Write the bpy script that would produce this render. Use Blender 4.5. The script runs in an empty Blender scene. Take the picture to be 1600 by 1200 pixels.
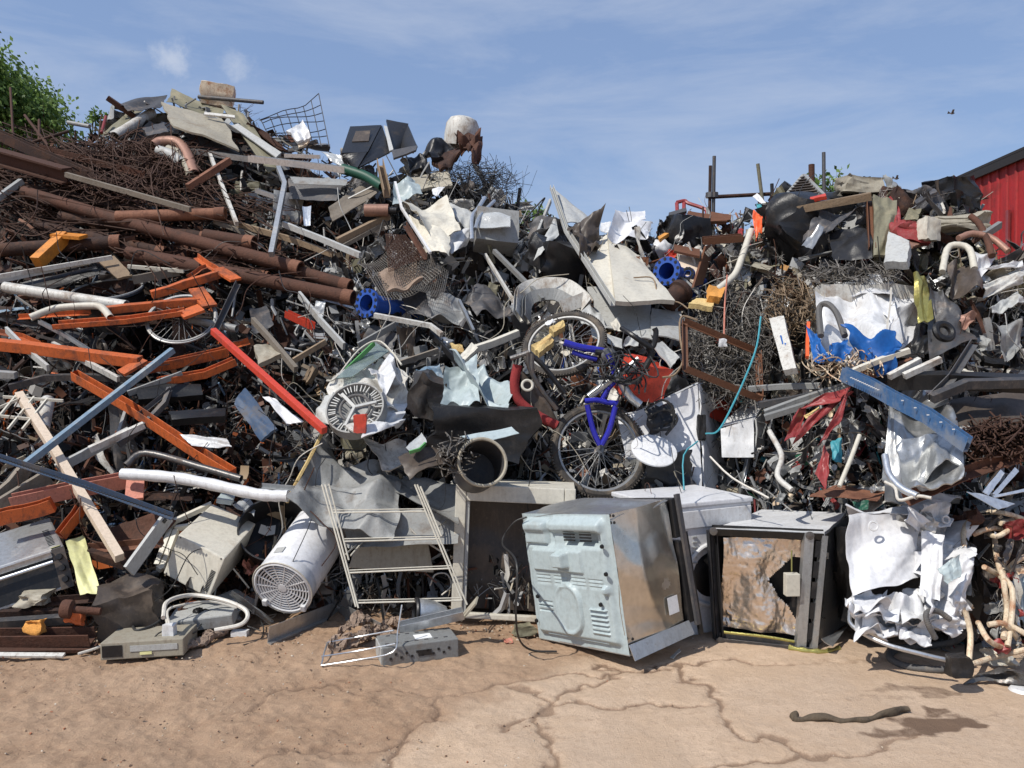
import bpy, bmesh, math, random
import numpy as np
from mathutils import Vector, Matrix, Euler, noise
R0 = math.radians
sc = bpy.context.scene
COL = sc.collection
# ---------------------------------------------------------------- camera
FPX, HC, PITCH = 1280.0, 1.5, R0(-0.7)
cam_d = bpy.data.cameras.new('camera'); cam = bpy.data.objects.new('camera', cam_d); COL.objects.link(cam)
cam.location = (0, 0, HC); cam.rotation_euler = (R0(90) + PITCH, 0, 0)
cam_d.sensor_width = 36.0; cam_d.lens = 36.0 * FPX / 1600.0; cam_d.clip_start = 0.05; cam_d.clip_end = 2000
sc.camera = cam
# ---------------------------------------------------------------- light
TOSUN = Vector((-0.50, -0.42, 0.80)).normalized()
sun_d = bpy.data.lights.new('sun', 'SUN'); sun_d.energy = 4.6; sun_d.angle = R0(0.5); sun_d.color = (1.0, 0.95, 0.87)
sun = bpy.data.objects.new('sun', sun_d); COL.objects.link(sun)
sun.rotation_euler = TOSUN.to_track_quat('Z', 'Y').to_euler(); sun.location = TOSUN * 40
world = bpy.data.worlds.new('World'); sc.world = world; world.use_nodes = True
wn = world.node_tree; wn.nodes.clear()
def N(nt, t, **kw):
    n = nt.nodes.new(t)
    for k, v in kw.items():
        if k.startswith('i_'): n.inputs[k[2:].replace('_', ' ')].default_value = v
        else: setattr(n, k, v)
    return n
wo = N(wn, 'ShaderNodeOutputWorld'); wb = N(wn, 'ShaderNodeBackground'); wb.inputs[1].default_value = 0.13
sky = N(wn, 'ShaderNodeTexSky'); sky.sky_type = 'NISHITA'; sky.sun_disc = False
sky.sun_elevation = math.asin(TOSUN.z); sky.sun_rotation = math.atan2(TOSUN.x, TOSUN.y)
sky.air_density = 1.0; sky.dust_density = 0.7; sky.ozone_density = 1.6
tc = N(wn, 'ShaderNodeTexCoord')
mp = N(wn, 'ShaderNodeMapping'); mp.inputs['Scale'].default_value = (1.0, 1.0, 4.6); mp.inputs['Rotation'].default_value = (0.25, 0.38, 0.2)
n1 = N(wn, 'ShaderNodeTexNoise', i_Scale=3.2, i_Detail=8.0, i_Roughness=0.62, i_Distortion=0.35)
rp = N(wn, 'ShaderNodeMapRange'); rp.inputs[1].default_value = 0.44; rp.inputs[2].default_value = 0.72; rp.inputs[4].default_value = 0.36
wn.links.new(tc.outputs['Generated'], mp.inputs['Vector']); wn.links.new(mp.outputs[0], n1.inputs['Vector']); wn.links.new(n1.outputs[0], rp.inputs[0])
def raydir(px, py):
    cy = -(py - 600) / FPX; c, s = math.cos(PITCH), math.sin(PITCH)
    return Vector(((px - 800) / FPX, c - cy * s, s + cy * c))
prev = rp.outputs[0]
for (px, py, rad, st) in ((268, 90, 0.030, 0.62), (368, 104, 0.026, 0.5), (290, 86, 0.02, 0.5)):
    d = raydir(px, py).normalized()
    vs = N(wn, 'ShaderNodeVectorMath', operation='DISTANCE'); nz = N(wn, 'ShaderNodeTexNoise', i_Scale=46.0, i_Detail=7.0, i_Roughness=0.65)
    wn.links.new(tc.outputs['Generated'], nz.inputs['Vector']); wn.links.new(tc.outputs['Generated'], vs.inputs[0]); vs.inputs[1].default_value = d
    ad = N(wn, 'ShaderNodeMath', operation='MULTIPLY_ADD'); ad.inputs[1].default_value = 0.045; wn.links.new(nz.outputs[0], ad.inputs[0]); wn.links.new(vs.outputs['Value'], ad.inputs[2])
    mr = N(wn, 'ShaderNodeMapRange', interpolation_type='SMOOTHSTEP'); mr.inputs[1].default_value = rad + 0.021; mr.inputs[2].default_value = rad - 0.008; mr.inputs[3].default_value = 0; mr.inputs[4].default_value = st
    wn.links.new(ad.outputs[0], mr.inputs[0])
    mx = N(wn, 'ShaderNodeMath', operation='MAXIMUM'); wn.links.new(prev, mx.inputs[0]); wn.links.new(mr.outputs[0], mx.inputs[1]); prev = mx.outputs[0]
mixc = N(wn, 'ShaderNodeMixRGB'); mixc.inputs[2].default_value = (5.0, 5.4, 6.2, 1)
veil = N(wn, 'ShaderNodeMixRGB'); veil.inputs[0].default_value = 0.55; veil.inputs[2].default_value = (2.2, 3.15, 5.35, 1); wn.links.new(sky.outputs[0], veil.inputs[1])   # thin even high cloud
wn.links.new(prev, mixc.inputs[0]); wn.links.new(veil.outputs[0], mixc.inputs[1]); wn.links.new(mixc.outputs[0], wb.inputs[0]); wn.links.new(wb.outputs[0], wo.inputs[0])
sc.view_settings.view_transform = 'Standard'; sc.view_settings.look = 'None'; sc.view_settings.gamma = 1; sc.view_settings.exposure = 0.0
sc.cycles.max_bounces = 5; sc.cycles.diffuse_bounces = 2; sc.cycles.glossy_bounces = 2; sc.cycles.transparent_max_bounces = 8; sc.cycles.use_denoising = True

# ---------------------------------------------------------------- pixel <-> place helpers
def PY(px, py, Y):
    d = raydir(px, py); return Vector((0, 0, HC)) + d * (Y / d.y)
def G(px, py, z=0.0):
    d = raydir(px, py); return Vector((0, 0, HC)) + d * ((z - HC) / d.z)
def D(px, py):
    base = 4.85
    if px > 1250: base -= min(1.0, (px - 1250) / 250) * 0.45
    t = max(-0.5, (985 - py) / 100.0)
    k = 1.0 if px < 1150 else max(0.72, 1 - (px - 1150) / 500.0)
    return base + (0.15 * t + 0.045 * t * abs(t)) * k
def cave(px, py): return max(0.0, noise.noise(Vector((px/95, py/75, 31)))*1.5 + noise.noise(Vector((px/38, py/34, 11)))*.6 + .05)*(.55 if px < 480 else .36)
def P(px, py, dd=0.0): return PY(px, py, D(px, py) + dd)
CR = dict(a=(0, 100, 4), b=(400, 100, 4), c=(800, 200, 4), d=(1200, 200, 4), e=(0, 400, 4), f=(400, 400, 4), g=(800, 400, 4), h=(1200, 400, 4),
          i=(0, 680, 3.1575), j=(380, 680, 3.1575), k=(780, 680, 3.1575), l=(1180, 680, 3.1575), m=(0, 0, 1))
def T(r, pts):
    ox, oy, s = CR[r]; return [(p[0] / s + ox, p[1] / s + oy) + tuple(p[2:]) for p in pts]
def PT(r, pts, dd=0.0): return [P(p[0], p[1], dd + (p[2] if len(p) > 2 else 0)) for p in T(r, pts)]

# ---------------------------------------------------------------- materials
MATS = {}
def M(name, col, rough=0.55, metal=0.0, dirt=0.25, dcol=(0.10, 0.07, 0.05), scale=5.0, bump=0.25, rnd=0.12, spec=0.4):
    m = bpy.data.materials.new(name); m.use_nodes = True; nt = m.node_tree; b = nt.nodes['Principled BSDF']
    b.inputs['Specular IOR Level'].default_value = spec
    t = N(nt, 'ShaderNodeTexCoord'); oi = N(nt, 'ShaderNodeObjectInfo')
    va = N(nt, 'ShaderNodeVectorMath', operation='ADD'); sm = N(nt, 'ShaderNodeMath', operation='MULTIPLY'); sm.inputs[1].default_value = 37.0
    nt.links.new(oi.outputs['Random'], sm.inputs[0]); nt.links.new(t.outputs['Object'], va.inputs[0]); nt.links.new(sm.outputs[0], va.inputs[1])
    a = N(nt, 'ShaderNodeTexNoise', i_Scale=scale, i_Detail=8.0, i_Roughness=0.66); nt.links.new(va.outputs[0], a.inputs['Vector'])
    f = N(nt, 'ShaderNodeTexNoise', i_Scale=scale * 9, i_Detail=4.0, i_Roughness=0.7); nt.links.new(va.outputs[0], f.inputs['Vector'])
    mr = N(nt, 'ShaderNodeMapRange'); c = 0.70 - 0.32 * dirt; mr.inputs[1].default_value = c - 0.05; mr.inputs[2].default_value = c + 0.09
    mr.inputs[4].default_value = min(1, 0.35 + dirt); nt.links.new(a.outputs[0], mr.inputs[0])
    hv = N(nt, 'ShaderNodeHueSaturation'); hv.inputs['Color'].default_value = (*col, 1)
    v1 = N(nt, 'ShaderNodeMapRange'); v1.inputs[3].default_value = 1 - rnd; v1.inputs[4].default_value = 1 + rnd; nt.links.new(oi.outputs['Random'], v1.inputs[0])
    v2 = N(nt, 'ShaderNodeMapRange'); v2.inputs[1].default_value = .25; v2.inputs[2].default_value = .75; v2.inputs[3].default_value = 0.82; v2.inputs[4].default_value = 1.14
    nt.links.new(f.outputs[0], v2.inputs[0]); v3 = N(nt, 'ShaderNodeMath', operation='MULTIPLY'); nt.links.new(v1.outputs[0], v3.inputs[0]); nt.links.new(v2.outputs[0], v3.inputs[1])
    nt.links.new(v3.outputs[0], hv.inputs['Value'])
    mx = N(nt, 'ShaderNodeMixRGB'); mx.inputs[2].default_value = (*dcol, 1); nt.links.new(mr.outputs[0], mx.inputs[0]); nt.links.new(hv.outputs[0], mx.inputs[1])
    sk = N(nt, 'ShaderNodeMapRange'); sk.inputs[1].default_value = .60; sk.inputs[2].default_value = .67; sk.inputs[4].default_value = min(.75, dirt*1.6); nt.links.new(f.outputs[0], sk.inputs[0])
    st = N(nt, 'ShaderNodeMapping'); st.inputs['Scale'].default_value = (3.0, 3.0, .5); nt.links.new(va.outputs[0], st.inputs[0]); sn = N(nt, 'ShaderNodeTexNoise', i_Scale=scale*2.6, i_Detail=5.0, i_Roughness=.75); nt.links.new(st.outputs[0], sn.inputs['Vector'])
    s2 = N(nt, 'ShaderNodeMapRange'); s2.inputs[1].default_value = .50; s2.inputs[2].default_value = .68; s2.inputs[4].default_value = min(.6, dirt*1.2); nt.links.new(sn.outputs[0], s2.inputs[0])
    sm2 = N(nt, 'ShaderNodeMath', operation='MAXIMUM'); nt.links.new(sk.outputs[0], sm2.inputs[0]); nt.links.new(s2.outputs[0], sm2.inputs[1])
    mx2 = N(nt, 'ShaderNodeMixRGB'); mx2.inputs[2].default_value = (*[q*.7 for q in dcol], 1); nt.links.new(sm2.outputs[0], mx2.inputs[0]); nt.links.new(mx.outputs[0], mx2.inputs[1]); mx = mx2
    nt.links.new(mx.outputs[0], b.inputs['Base Color'])
    rr = N(nt, 'ShaderNodeMapRange'); rr.inputs[3].default_value = rough; rr.inputs[4].default_value = 0.85; nt.links.new(mr.outputs[0], rr.inputs[0]); nt.links.new(rr.outputs[0], b.inputs['Roughness'])
    if metal:
        mm = N(nt, 'ShaderNodeMapRange'); mm.inputs[3].default_value = metal; mm.inputs[4].default_value = 0.1; nt.links.new(mr.outputs[0], mm.inputs[0]); nt.links.new(mm.outputs[0], b.inputs['Metallic'])
    if bump:
        bp = N(nt, 'ShaderNodeBump', i_Strength=bump, i_Distance=0.01); ad = N(nt, 'ShaderNodeMath', operation='ADD')
        nt.links.new(a.outputs[0], ad.inputs[0]); nt.links.new(f.outputs[0], ad.inputs[1]); nt.links.new(ad.outputs[0], bp.inputs['Height']); nt.links.new(bp.outputs[0], b.inputs['Normal'])
    MATS[name] = m; return m
RUST = (0.16, 0.065, 0.03)
M('rust', (0.085, 0.036, 0.022), .85, 0, .55, (0.06, 0.028, 0.018), 7, .6, .3)
M('rust_light', (0.19, 0.085, 0.05), .8, 0, .5, (0.12, 0.05, 0.03), 8, .5, .2)
M('rust_dark', (0.034, 0.018, 0.014), .85, 0, .5, (0.09, 0.04, 0.022), 7, .5, .3)
M('orange', (0.52, 0.115, 0.028), .55, 0, .48, (0.13, 0.05, 0.03), 6, .2, .15)
M('amber', (0.60, 0.22, 0.03), .5, 0, .35, (0.16, 0.07, 0.03), 6, .2, .1)
M('red', (0.52, 0.055, 0.03), .45, 0, .3, (0.12, 0.04, 0.03), 6, .2, .1)
M('pink_red', (0.52, 0.20, 0.14), .6, 0, .35, (0.16, 0.08, 0.05), 5, .2, .1)
M('maroon', (0.24, 0.035, 0.035), .4, 0, .25, (0.35, 0.2, 0.17), 6, .2, .15)
M('white', (0.63, 0.635, 0.64), .38, 0, .22, (0.30, 0.24, 0.18), 4, .12, .05)
M('white_dirty', (0.55, 0.54, 0.50), .5, 0, .42, (0.22, 0.15, 0.10), 5, .25, .1)
M('white_clean', (0.66, 0.665, 0.68), .36, 0, .15, (0.5, 0.45, 0.4), 4, .04, .03)
M('cream', (0.56, 0.53, 0.45), .5, 0, .18, (0.30, 0.22, 0.14), 4, .1, .08)
M('beige', (0.33, 0.30, 0.235), .6, 0, .3, (0.2, 0.14, 0.09), 4, .2, .15)
M('olive', (0.16, 0.15, 0.10), .6, 0, .4, (0.3, 0.26, 0.17), 5, .3, .2)
M('grey', (0.24, 0.245, 0.24), .5, 0, .3, (0.14, 0.10, 0.07), 5, .2, .25)
M('grey_light', (0.42, 0.425, 0.41), .5, 0, .25, (0.2, 0.16, 0.12), 5, .2, .15)
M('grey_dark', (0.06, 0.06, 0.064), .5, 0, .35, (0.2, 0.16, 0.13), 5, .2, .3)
M('black', (0.013, 0.013, 0.014), .38, 0, .25, (0.055, 0.045, 0.038), 6, .2, .3)
M('galv', (0.46, 0.47, 0.47), .38, .75, .25, (0.25, 0.2, 0.15), 4, .15, .15)
M('alu', (0.62, 0.64, 0.66), .35, .8, .2, (0.2, 0.17, 0.14), 5, .1, .15)
M('steel_dark', (0.15, 0.145, 0.14), .4, .7, .35, (0.10, 0.06, 0.04), 5, .2, .3)
M('bluegrey', (0.37, 0.435, 0.445), .42, 0, .12, (0.25, 0.22, 0.18), 4, .08, .05)
M('blue', (0.022, 0.08, 0.36), .4, 0, .3, (0.02, 0.03, 0.08), 7, .15, .1)
M('blue_frame', (0.03, 0.03, 0.36), .25, .2, .1, (0.03, 0.03, 0.1), 7, .05, .05)
M('blue_steel', (0.15, 0.23, 0.31), .5, 0, .42, (0.42, 0.42, 0.38), 5, .1, .1)
M('blue_plastic', (0.010, 0.095, 0.33), .5, 0, .3, (0.01, 0.08, 0.3), 6, .2, .05)
M('blue_dark', (0.035, 0.065, 0.12), .5, 0, .4, (0.12, 0.1, 0.08), 6, .1, .1)
M('green', (0.012, 0.07, 0.042), .5, 0, .2, (0.01, 0.04, 0.03), 6, .1, .1)
M('green_bright', (0.10, 0.32, 0.10), .4, 0, .1, (0.1, 0.15, 0.08), 6, .05, .1)
M('teal', (0.06, 0.30, 0.36), .5, 0, .2, (0.05, 0.1, 0.1), 6, .1, .1)
M('wood', (0.25, 0.18, 0.115), .8, 0, .4, (0.17, 0.12, 0.08), 6, .4, .2)
M('wood_grey', (0.21, 0.18, 0.145), .85, 0, .4, (0.15, 0.12, 0.09), 6, .4, .2)
M('wood_brown', (0.14, 0.058, 0.028), .6, 0, .3, (0.10, 0.045, 0.025), 6, .3, .15)
M('wood_pale', (0.66, 0.54, 0.42), .7, 0, .15, (0.45, 0.33, 0.22), 6, .2, .1)
M('copper', (0.30, 0.165, 0.12), .5, .2, .35, (0.2, 0.12, 0.08), 6, .2, .15)
M('yellow_foam', (0.60, 0.45, 0.20), .9, 0, .4, (0.35, 0.2, 0.07), 9, .6, .15)
M('yellow_pale', (0.72, 0.70, 0.34), .5, 0, .2, (0.8, 0.78, 0.6), 4, .1, .1)
M('gold_foil', (0.42, 0.38, 0.12), .28, .7, .25, (0.15, 0.12, 0.05), 5, .3, .1)
M('foil', (0.70, 0.60, 0.51), .27, .85, .06, (0.5, 0.36, 0.25), 9, .15, .02)
M('steel_clean', (0.62, 0.585, 0.53), .24, 1.0, .05, (0.3, 0.25, 0.2), 3, .03, .02)
M('brown_plastic', (0.065, 0.052, 0.043), .45, 0, .3, (0.2, 0.15, 0.11), 4, .1, .15)
M('tyre', (0.045, 0.04, 0.036), .85, 0, .5, (0.15, 0.12, 0.09), 9, .3, .1)
M('rim', (0.30, 0.30, 0.295), .45, .5, .3, (0.25, 0.22, 0.18), 8, .1, .1)
M('hose', (0.085, 0.083, 0.082), .6, 0, .4, (0.2, 0.17, 0.14), 9, .3, .15)
M('cable', (0.03, 0.03, 0.03), .5, 0, .2, (0.1, 0.08, 0.07), 6, 0, .3)
M('cable_light', (0.55, 0.52, 0.46), .5, 0, .2, (0.3, 0.24, 0.18), 6, 0, .15)
M('wirerust', (0.06, 0.03, 0.02), .8, .1, .3, (0.06, 0.03, 0.02), 8, 0, .3)
M('wiregrey', (0.20, 0.185, 0.165), .6, .2, .3, (0.1, 0.06, 0.04), 8, 0, .3)
M('rust_cream', (0.66, 0.55, 0.40), .55, 0, .48, (0.34, 0.13, 0.05), 9, .2, .08)
M('wool', (0.34, 0.25, 0.19), 1, 0, .4, (0.2, 0.14, 0.10), 12, 1, .1)
M('fabric_red', (0.30, 0.035, 0.035), .9, 0, .4, (0.2, 0.03, 0.03), 12, .4, .1)
M('fabric_brown', (0.10, 0.07, 0.055), .95, 0, .4, (0.2, 0.15, 0.11), 10, .6, .2)
M('shed_red', (0.36, 0.018, 0.018), .6, 0, .42, (0.14, 0.02, 0.018), 2, .05, .02)
M('shed_black', (0.02, 0.017, 0.015), .6, 0, .2, (0.05, 0.03, 0.02), 3, .05, .05)
M('foam_orange', (0.65, 0.30, 0.07), .9, 0, .3, (0.4, 0.2, 0.06), 9, .5, .1)
M('orange_plastic', (0.80, 0.13, 0.04), .4, 0, .1, (0.3, 0.1, 0.05), 6, .1, .05)
M('bark', (0.10, 0.075, 0.05), .9, 0, .4, (0.05, 0.04, 0.03), 9, .6, .1)
M('gap_shade', (0.014, 0.010, 0.008), .9, 0, .5, (0.05, 0.035, 0.025), 4, .8, 0)  # near-black colour painting the deep shade between the scraps
M('label_white', (0.78, 0.78, 0.76), .5, 0, 0, (.5, .5, .5), 4, 0, 0)
m = M('glassy', (0.45, 0.55, 0.52), .08, 0, .1, (0.4, 0.4, 0.35), 5, .03, 0); m.node_tree.nodes['Principled BSDF'].inputs['Transmission Weight'].default_value = .75
m = M('film', (0.62, 0.64, 0.64), .2, 0, .1, (0.4, 0.36, 0.3), 5, .3, 0); m.node_tree.nodes['Principled BSDF'].inputs['Transmission Weight'].default_value = .35
def attr_mat(name, rough=.7, trans=0.0):
    m = bpy.data.materials.new(name); m.use_nodes = True; nt = m.node_tree; b = nt.nodes['Principled BSDF']; b.inputs['Roughness'].default_value = rough
    b.inputs['Specular IOR Level'].default_value = .3
    at = N(nt, 'ShaderNodeAttribute'); at.attribute_name = 'col'; nt.links.new(at.outputs['Color'], b.inputs['Base Color'])
    if trans:
        tr = N(nt, 'ShaderNodeBsdfTranslucent'); mx = N(nt, 'ShaderNodeMixShader'); mx.inputs[0].default_value = trans
        nt.links.new(at.outputs['Color'], tr.inputs['Color']); nt.links.new(b.outputs[0], mx.inputs[1]); nt.links.new(tr.outputs[0], mx.inputs[2]); nt.links.new(mx.outputs[0], nt.nodes['Material Output'].inputs[0])
    MATS[name] = m; return m
attr_mat('shards', .6); attr_mat('leaf', .55, .35); attr_mat('stones', .9)

# ---------------------------------------------------------------- geometry (each returns V list, F list)
class B:
    def __init__(s): s.V = []; s.F = []
    def add(s, VF):
        o = len(s.V); s.V += [Vector(v) for v in VF[0]]; s.F += [tuple(i + o for i in f) for f in VF[1]]; return s
def smoothpts(pts, k=6):
    pts = [Vector(p) for p in pts]
    if len(pts) < 3: return pts
    q = [pts[0] * 2 - pts[1]] + pts + [pts[-1] * 2 - pts[-2]]; out = []
    for i in range(1, len(q) - 2):
        p0, p1, p2, p3 = q[i - 1:i + 3]
        for j in range(k):
            t = j / k; out.append(0.5 * ((2 * p1) + (p2 - p0) * t + (2 * p0 - 5 * p1 + 4 * p2 - p3) * t * t + (3 * p1 - p0 - 3 * p2 + p3) * t ** 3))
    return out + [pts[-1]]
def frames(pts):
    n = len(pts); tg = []
    for i in range(n):
        a = pts[max(0, i - 1)]; b = pts[min(n - 1, i + 1)]; d = (b - a); tg.append(d.normalized() if d.length > 1e-9 else Vector((1, 0, 0)))
    u = tg[0].orthogonal().normalized(); out = []
    for t in tg:
        u = u - t * u.dot(t); u = u.normalized() if u.length > 1e-6 else t.orthogonal().normalized()
        out.append((t, u, t.cross(u)))
    return out
def tube(pts, r, n=8, hollow=False, sm=0, closed=False, rib=0):
    if sm: pts = smoothpts(pts, sm)
    pts = [Vector(p) for p in pts]; V = []; F = []; fr = frames(pts); m = len(pts)
    def ring(rad, rev=False):
        o = len(V)
        for i, (p, (t, u, w)) in enumerate(zip(pts, fr)):
            rr = rad(i) if callable(rad) else rad
            if rib: rr *= 1 + rib * (i % 2)
            for k in range(n):
                a = 2 * math.pi * k / n; V.append(p + (u * math.cos(a) + w * math.sin(a)) * rr)
        for i in range(m - 1 + (1 if closed else 0)):
            for k in range(n):
                a = o + i * n + k; b = o + i * n + (k + 1) % n; i2 = (i + 1) % m; c = o + i2 * n + (k + 1) % n; d = o + i2 * n + k
                F.append((a, b, c, d) if not rev else (d, c, b, a))
        return o
    o = ring(r)
    if hollow:
        rr = (lambda i: (r(i) if callable(r) else r) * .86); o2 = ring(rr, True)
        for k in range(n):
            k2 = (k + 1) % n; e = (m - 1) * n
            F.append((o + k2, o + k, o2 + k, o2 + k2)); F.append((o + e + k, o + e + k2, o2 + e + k2, o2 + e + k))
    elif not closed:
        F.append(tuple(o + k for k in range(n))[::-1]); F.append(tuple(o + (m - 1) * n + k for k in range(n)))
    return V, F
PROF = {
 'box': lambda w, h: [(-w/2, -h/2), (w/2, -h/2), (w/2, h/2), (-w/2, h/2)],
 'L': lambda w, h: [(-w/2, -h/2), (w/2, -h/2), (w/2, -h/2 + .12*h), (-w/2 + .12*w, -h/2 + .12*h), (-w/2 + .12*w, h/2), (-w/2, h/2)],
 'C': lambda w, h: [(-w/2, -h/2), (w/2, -h/2), (w/2, h/2), (w/2 - .1*w, h/2), (w/2 - .1*w, -h/2 + .12*h), (-w/2 + .1*w, -h/2 + .12*h), (-w/2 + .1*w, h/2), (-w/2, h/2)],
 'I': lambda w, h: [(-w/2, -h/2), (w/2, -h/2), (w/2, -h/2 + .12*h), (.06*w, -h/2 + .12*h), (.06*w, h/2 - .12*h), (w/2, h/2 - .12*h), (w/2, h/2), (-w/2, h/2), (-w/2, h/2 - .12*h), (-.06*w, h/2 - .12*h), (-.06*w, -h/2 + .12*h), (-w/2, -h/2 + .12*h)]}
def bar(pts, w, h, prof='box', roll=0.0, up=None, seg=1, wob=0.0, rng=random):
    pts = [Vector(p) for p in pts]
    if seg > 1 and len(pts) == 2:
        a, b = pts; pts = [a.lerp(b, i / seg) for i in range(seg + 1)]
    if wob:
        L = (pts[-1] - pts[0]).length
        pts = [p + Vector((rng.uniform(-1, 1), rng.uniform(-1, 1), rng.uniform(-1, 1))) * wob for p in pts]
    pr = PROF[prof](w, h); n = len(pr); V = []; F = []
    for i, p in enumerate(pts):
        a = pts[max(0, i - 1)]; b = pts[min(len(pts) - 1, i + 1)]; t = (b - a).normalized()
        U = Vector(up) if up is not None else Vector((0, -0.35, 1)); u = U - t * U.dot(t)
        if u.length < 1e-3: u = t.orthogonal()
        u.normalize(); s = t.cross(u)
        c, sn = math.cos(roll), math.sin(roll); s2 = s * c + u * sn; u2 = u * c - s * sn
        V += [p + s2 * x + u2 * y for x, y in pr]
    for i in range(len(pts) - 1):
        for k in range(n): F.append((i*n + k, i*n + (k+1) % n, (i+1)*n + (k+1) % n, (i+1)*n + k))
    F.append(tuple(range(n))[::-1]); F.append(tuple((len(pts)-1)*n + k for k in range(n)))
    return V, F
class Folds:                                   # creased, piecewise-flat relief like buckled metal
    def __init__(s, rng, k=10, amp=.05, span=1.0, vec=False):
        s.f = []; s.o = Vector((rng.uniform(0, 99), rng.uniform(0, 99), 0))
        for i in range(k):
            n = Vector((rng.gauss(0, 1), rng.gauss(0, 1), rng.gauss(0, 1) if vec else 0)).normalized(); fr = rng.uniform(1.1, 2.2) if i < k*.45 else rng.uniform(2.2, 5.0)
            a = amp * rng.uniform(.5, 1.3) * 2.3 / math.sqrt(k) / fr**.85
            d = Vector((rng.gauss(0, 1), rng.gauss(0, 1), rng.gauss(0, 1))).normalized() if vec else None
            s.f.append((n*fr, rng.uniform(0, 2), a, d))
    def w(s, p): return p + noise.noise_vector(p*2.2 + s.o)*.16
    def h(s, p): p = s.w(p); return sum(a * (abs((n.dot(p) + c) % 2 - 1) - .5) for n, c, a, d in s.f)
    def v(s, p):
        q = Vector((0, 0, 0)); p = s.w(p)
        for n, c, a, d in s.f: q += d * (a * (abs((n.dot(p) + c) % 2 - 1) - .5))
        return q
def sheet(c, n=14, amp=.03, th=.004, seed=0, edge=.0, folds=9, bend=0.0, nz=0.0):
    """quad sheet through four world points (order round the outline)"""
    rng = random.Random(seed); c = [Vector(p) for p in c]
    L = ((c[1]-c[0]).length + (c[2]-c[3]).length) / 2; W = ((c[3]-c[0]).length + (c[2]-c[1]).length) / 2
    n = int(n*1.35) if n > 8 else n; nu = max(2, min(54, int(n * min(2, L / max(W, .01)) if L > W else n))); nv = max(2, min(54, int(n * min(2, W / max(L, .01)) if W > L else n)))
    nrm = (c[2]-c[0]).cross(c[3]-c[1]); nrm = nrm.normalized() if nrm.length > 0 else Vector((0, -1, 0))
    small = min(1.0, min(L, W) / .42); fo = Folds(rng, folds, amp*small); V = []; F = []; bend *= small; nz *= small; eg = edge * min(L, W) * 1.2
    off = Vector((rng.uniform(0, 99), rng.uniform(0, 99), 0)); eu = (c[1]-c[0]).normalized(); ev = (c[3]-c[0]).normalized()
    for j in range(nv + 1):
        for i in range(nu + 1):
            u, v = i / nu, j / nv
            p = c[0]*(1-u)*(1-v) + c[1]*u*(1-v) + c[2]*u*v + c[3]*(1-u)*v
            h = fo.h(Vector((u - .5, v - .5, 0))) + bend * (0.25 - (u-.5)**2) * 4 if amp or bend else 0
            if nz: h += nz * noise.noise(Vector((u*L*5, v*W*5, 0)) + off)
            if edge:
                e = max(abs(u - .5), abs(v - .5)) * 2; k = eg * e ** 4
                p = p + eu * (k * noise.noise(Vector((v*4, u*2, 5)) + off)) + ev * (k * noise.noise(Vector((u*4, v*2, 9)) + off))
            V.append(p + nrm * h)
    # thickness along local normal
    W1 = nu + 1
    for j in range(nv):
        for i in range(nu):
            a = j*W1 + i; F.append((a, a+1, a+1+W1, a+W1))
    m = len(V); V2 = [v - nrm * th for v in V]; F2 = [tuple(x + m for x in f[::-1]) for f in F]
    R = []
    for i in range(nu): R.append((i+1, i, i+m, i+1+m)); q = nv*W1 + i; R.append((q, q+1, q+1+m, q+m))
    for j in range(nv): q = j*W1; R.append((q, q+W1, q+W1+m, q+m)); q = j*W1 + nu; R.append((q+W1, q, q+m, q+W1+m))
    return V + V2, F + F2 + R
def box(dims, ctr=(0, 0, 0), rot=None):
    w, d, h = dims[0]/2, dims[1]/2, dims[2]/2; c = Vector(ctr)
    V = [Vector((x*w, y*d, z*h)) for z in (-1, 1) for y in (-1, 1) for x in (-1, 1)]
    if rot is not None: V = [rot @ v for v in V]
    return [v + c for v in V], [(0, 2, 3, 1), (4, 5, 7, 6), (0, 1, 5, 4), (2, 6, 7, 3), (0, 4, 6, 2), (1, 3, 7, 5)]
def gridbox(dims, n=8):
    V = []; F = []; idx = {}
    def vid(p):
        k = tuple(round(x, 4) for x in p)
        if k not in idx: idx[k] = len(V); V.append(Vector(p))
        return idx[k]
    for ax in range(3):
        for s in (-1, 1):
            for i in range(n):
                for j in range(n):
                    q = []
                    for (a, b) in ((i, j), (i+1, j), (i+1, j+1), (i, j+1)):
                        p = [0, 0, 0]; p[ax] = s*.5; p[(ax+1) % 3] = a/n - .5; p[(ax+2) % 3] = b/n - .5; q.append(vid(p))
                    F.append(tuple(q) if s > 0 else tuple(q[::-1]))
    return V, F
def crushbox(dims, n=10, amp=.25, seed=0, folds=14, nz=.03):
    rng = random.Random(seed); V, F = gridbox(dims, n); fo = Folds(rng, folds, amp, 1.0, True); off = Vector((rng.uniform(0, 99),)*3)
    out = []
    for v in V:
        q = v + fo.v(v); q += noise.noise_vector(v*7 + off) * nz
        out.append(Vector((q.x*dims[0], q.y*dims[1], q.z*dims[2])))
    return out, F
def lathe(prof, n=24, close=False):
    V = []; F = []; m = len(prof)
    for r, z in prof:
        for k in range(n): a = 2*math.pi*k/n; V.append(Vector((r*math.cos(a), r*math.sin(a), z)))
    for i in range(m-1):
        for k in range(n): F.append((i*n+k, i*n+(k+1) % n, (i+1)*n+(k+1) % n, (i+1)*n+k))
    if close: F.append(tuple(range(n))[::-1]); F.append(tuple((m-1)*n+k for k in range(n)))
    return V, F
def torus(R, r, n=36, m=8, sy=1.0): return tube([Vector((R*math.cos(2*math.pi*i/n), R*sy*math.sin(2*math.pi*i/n), 0)) for i in range(n)], r, m, closed=True)
def xf(VF, mat): return [mat @ Vector(v) for v in VF[0]], VF[1]
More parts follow.
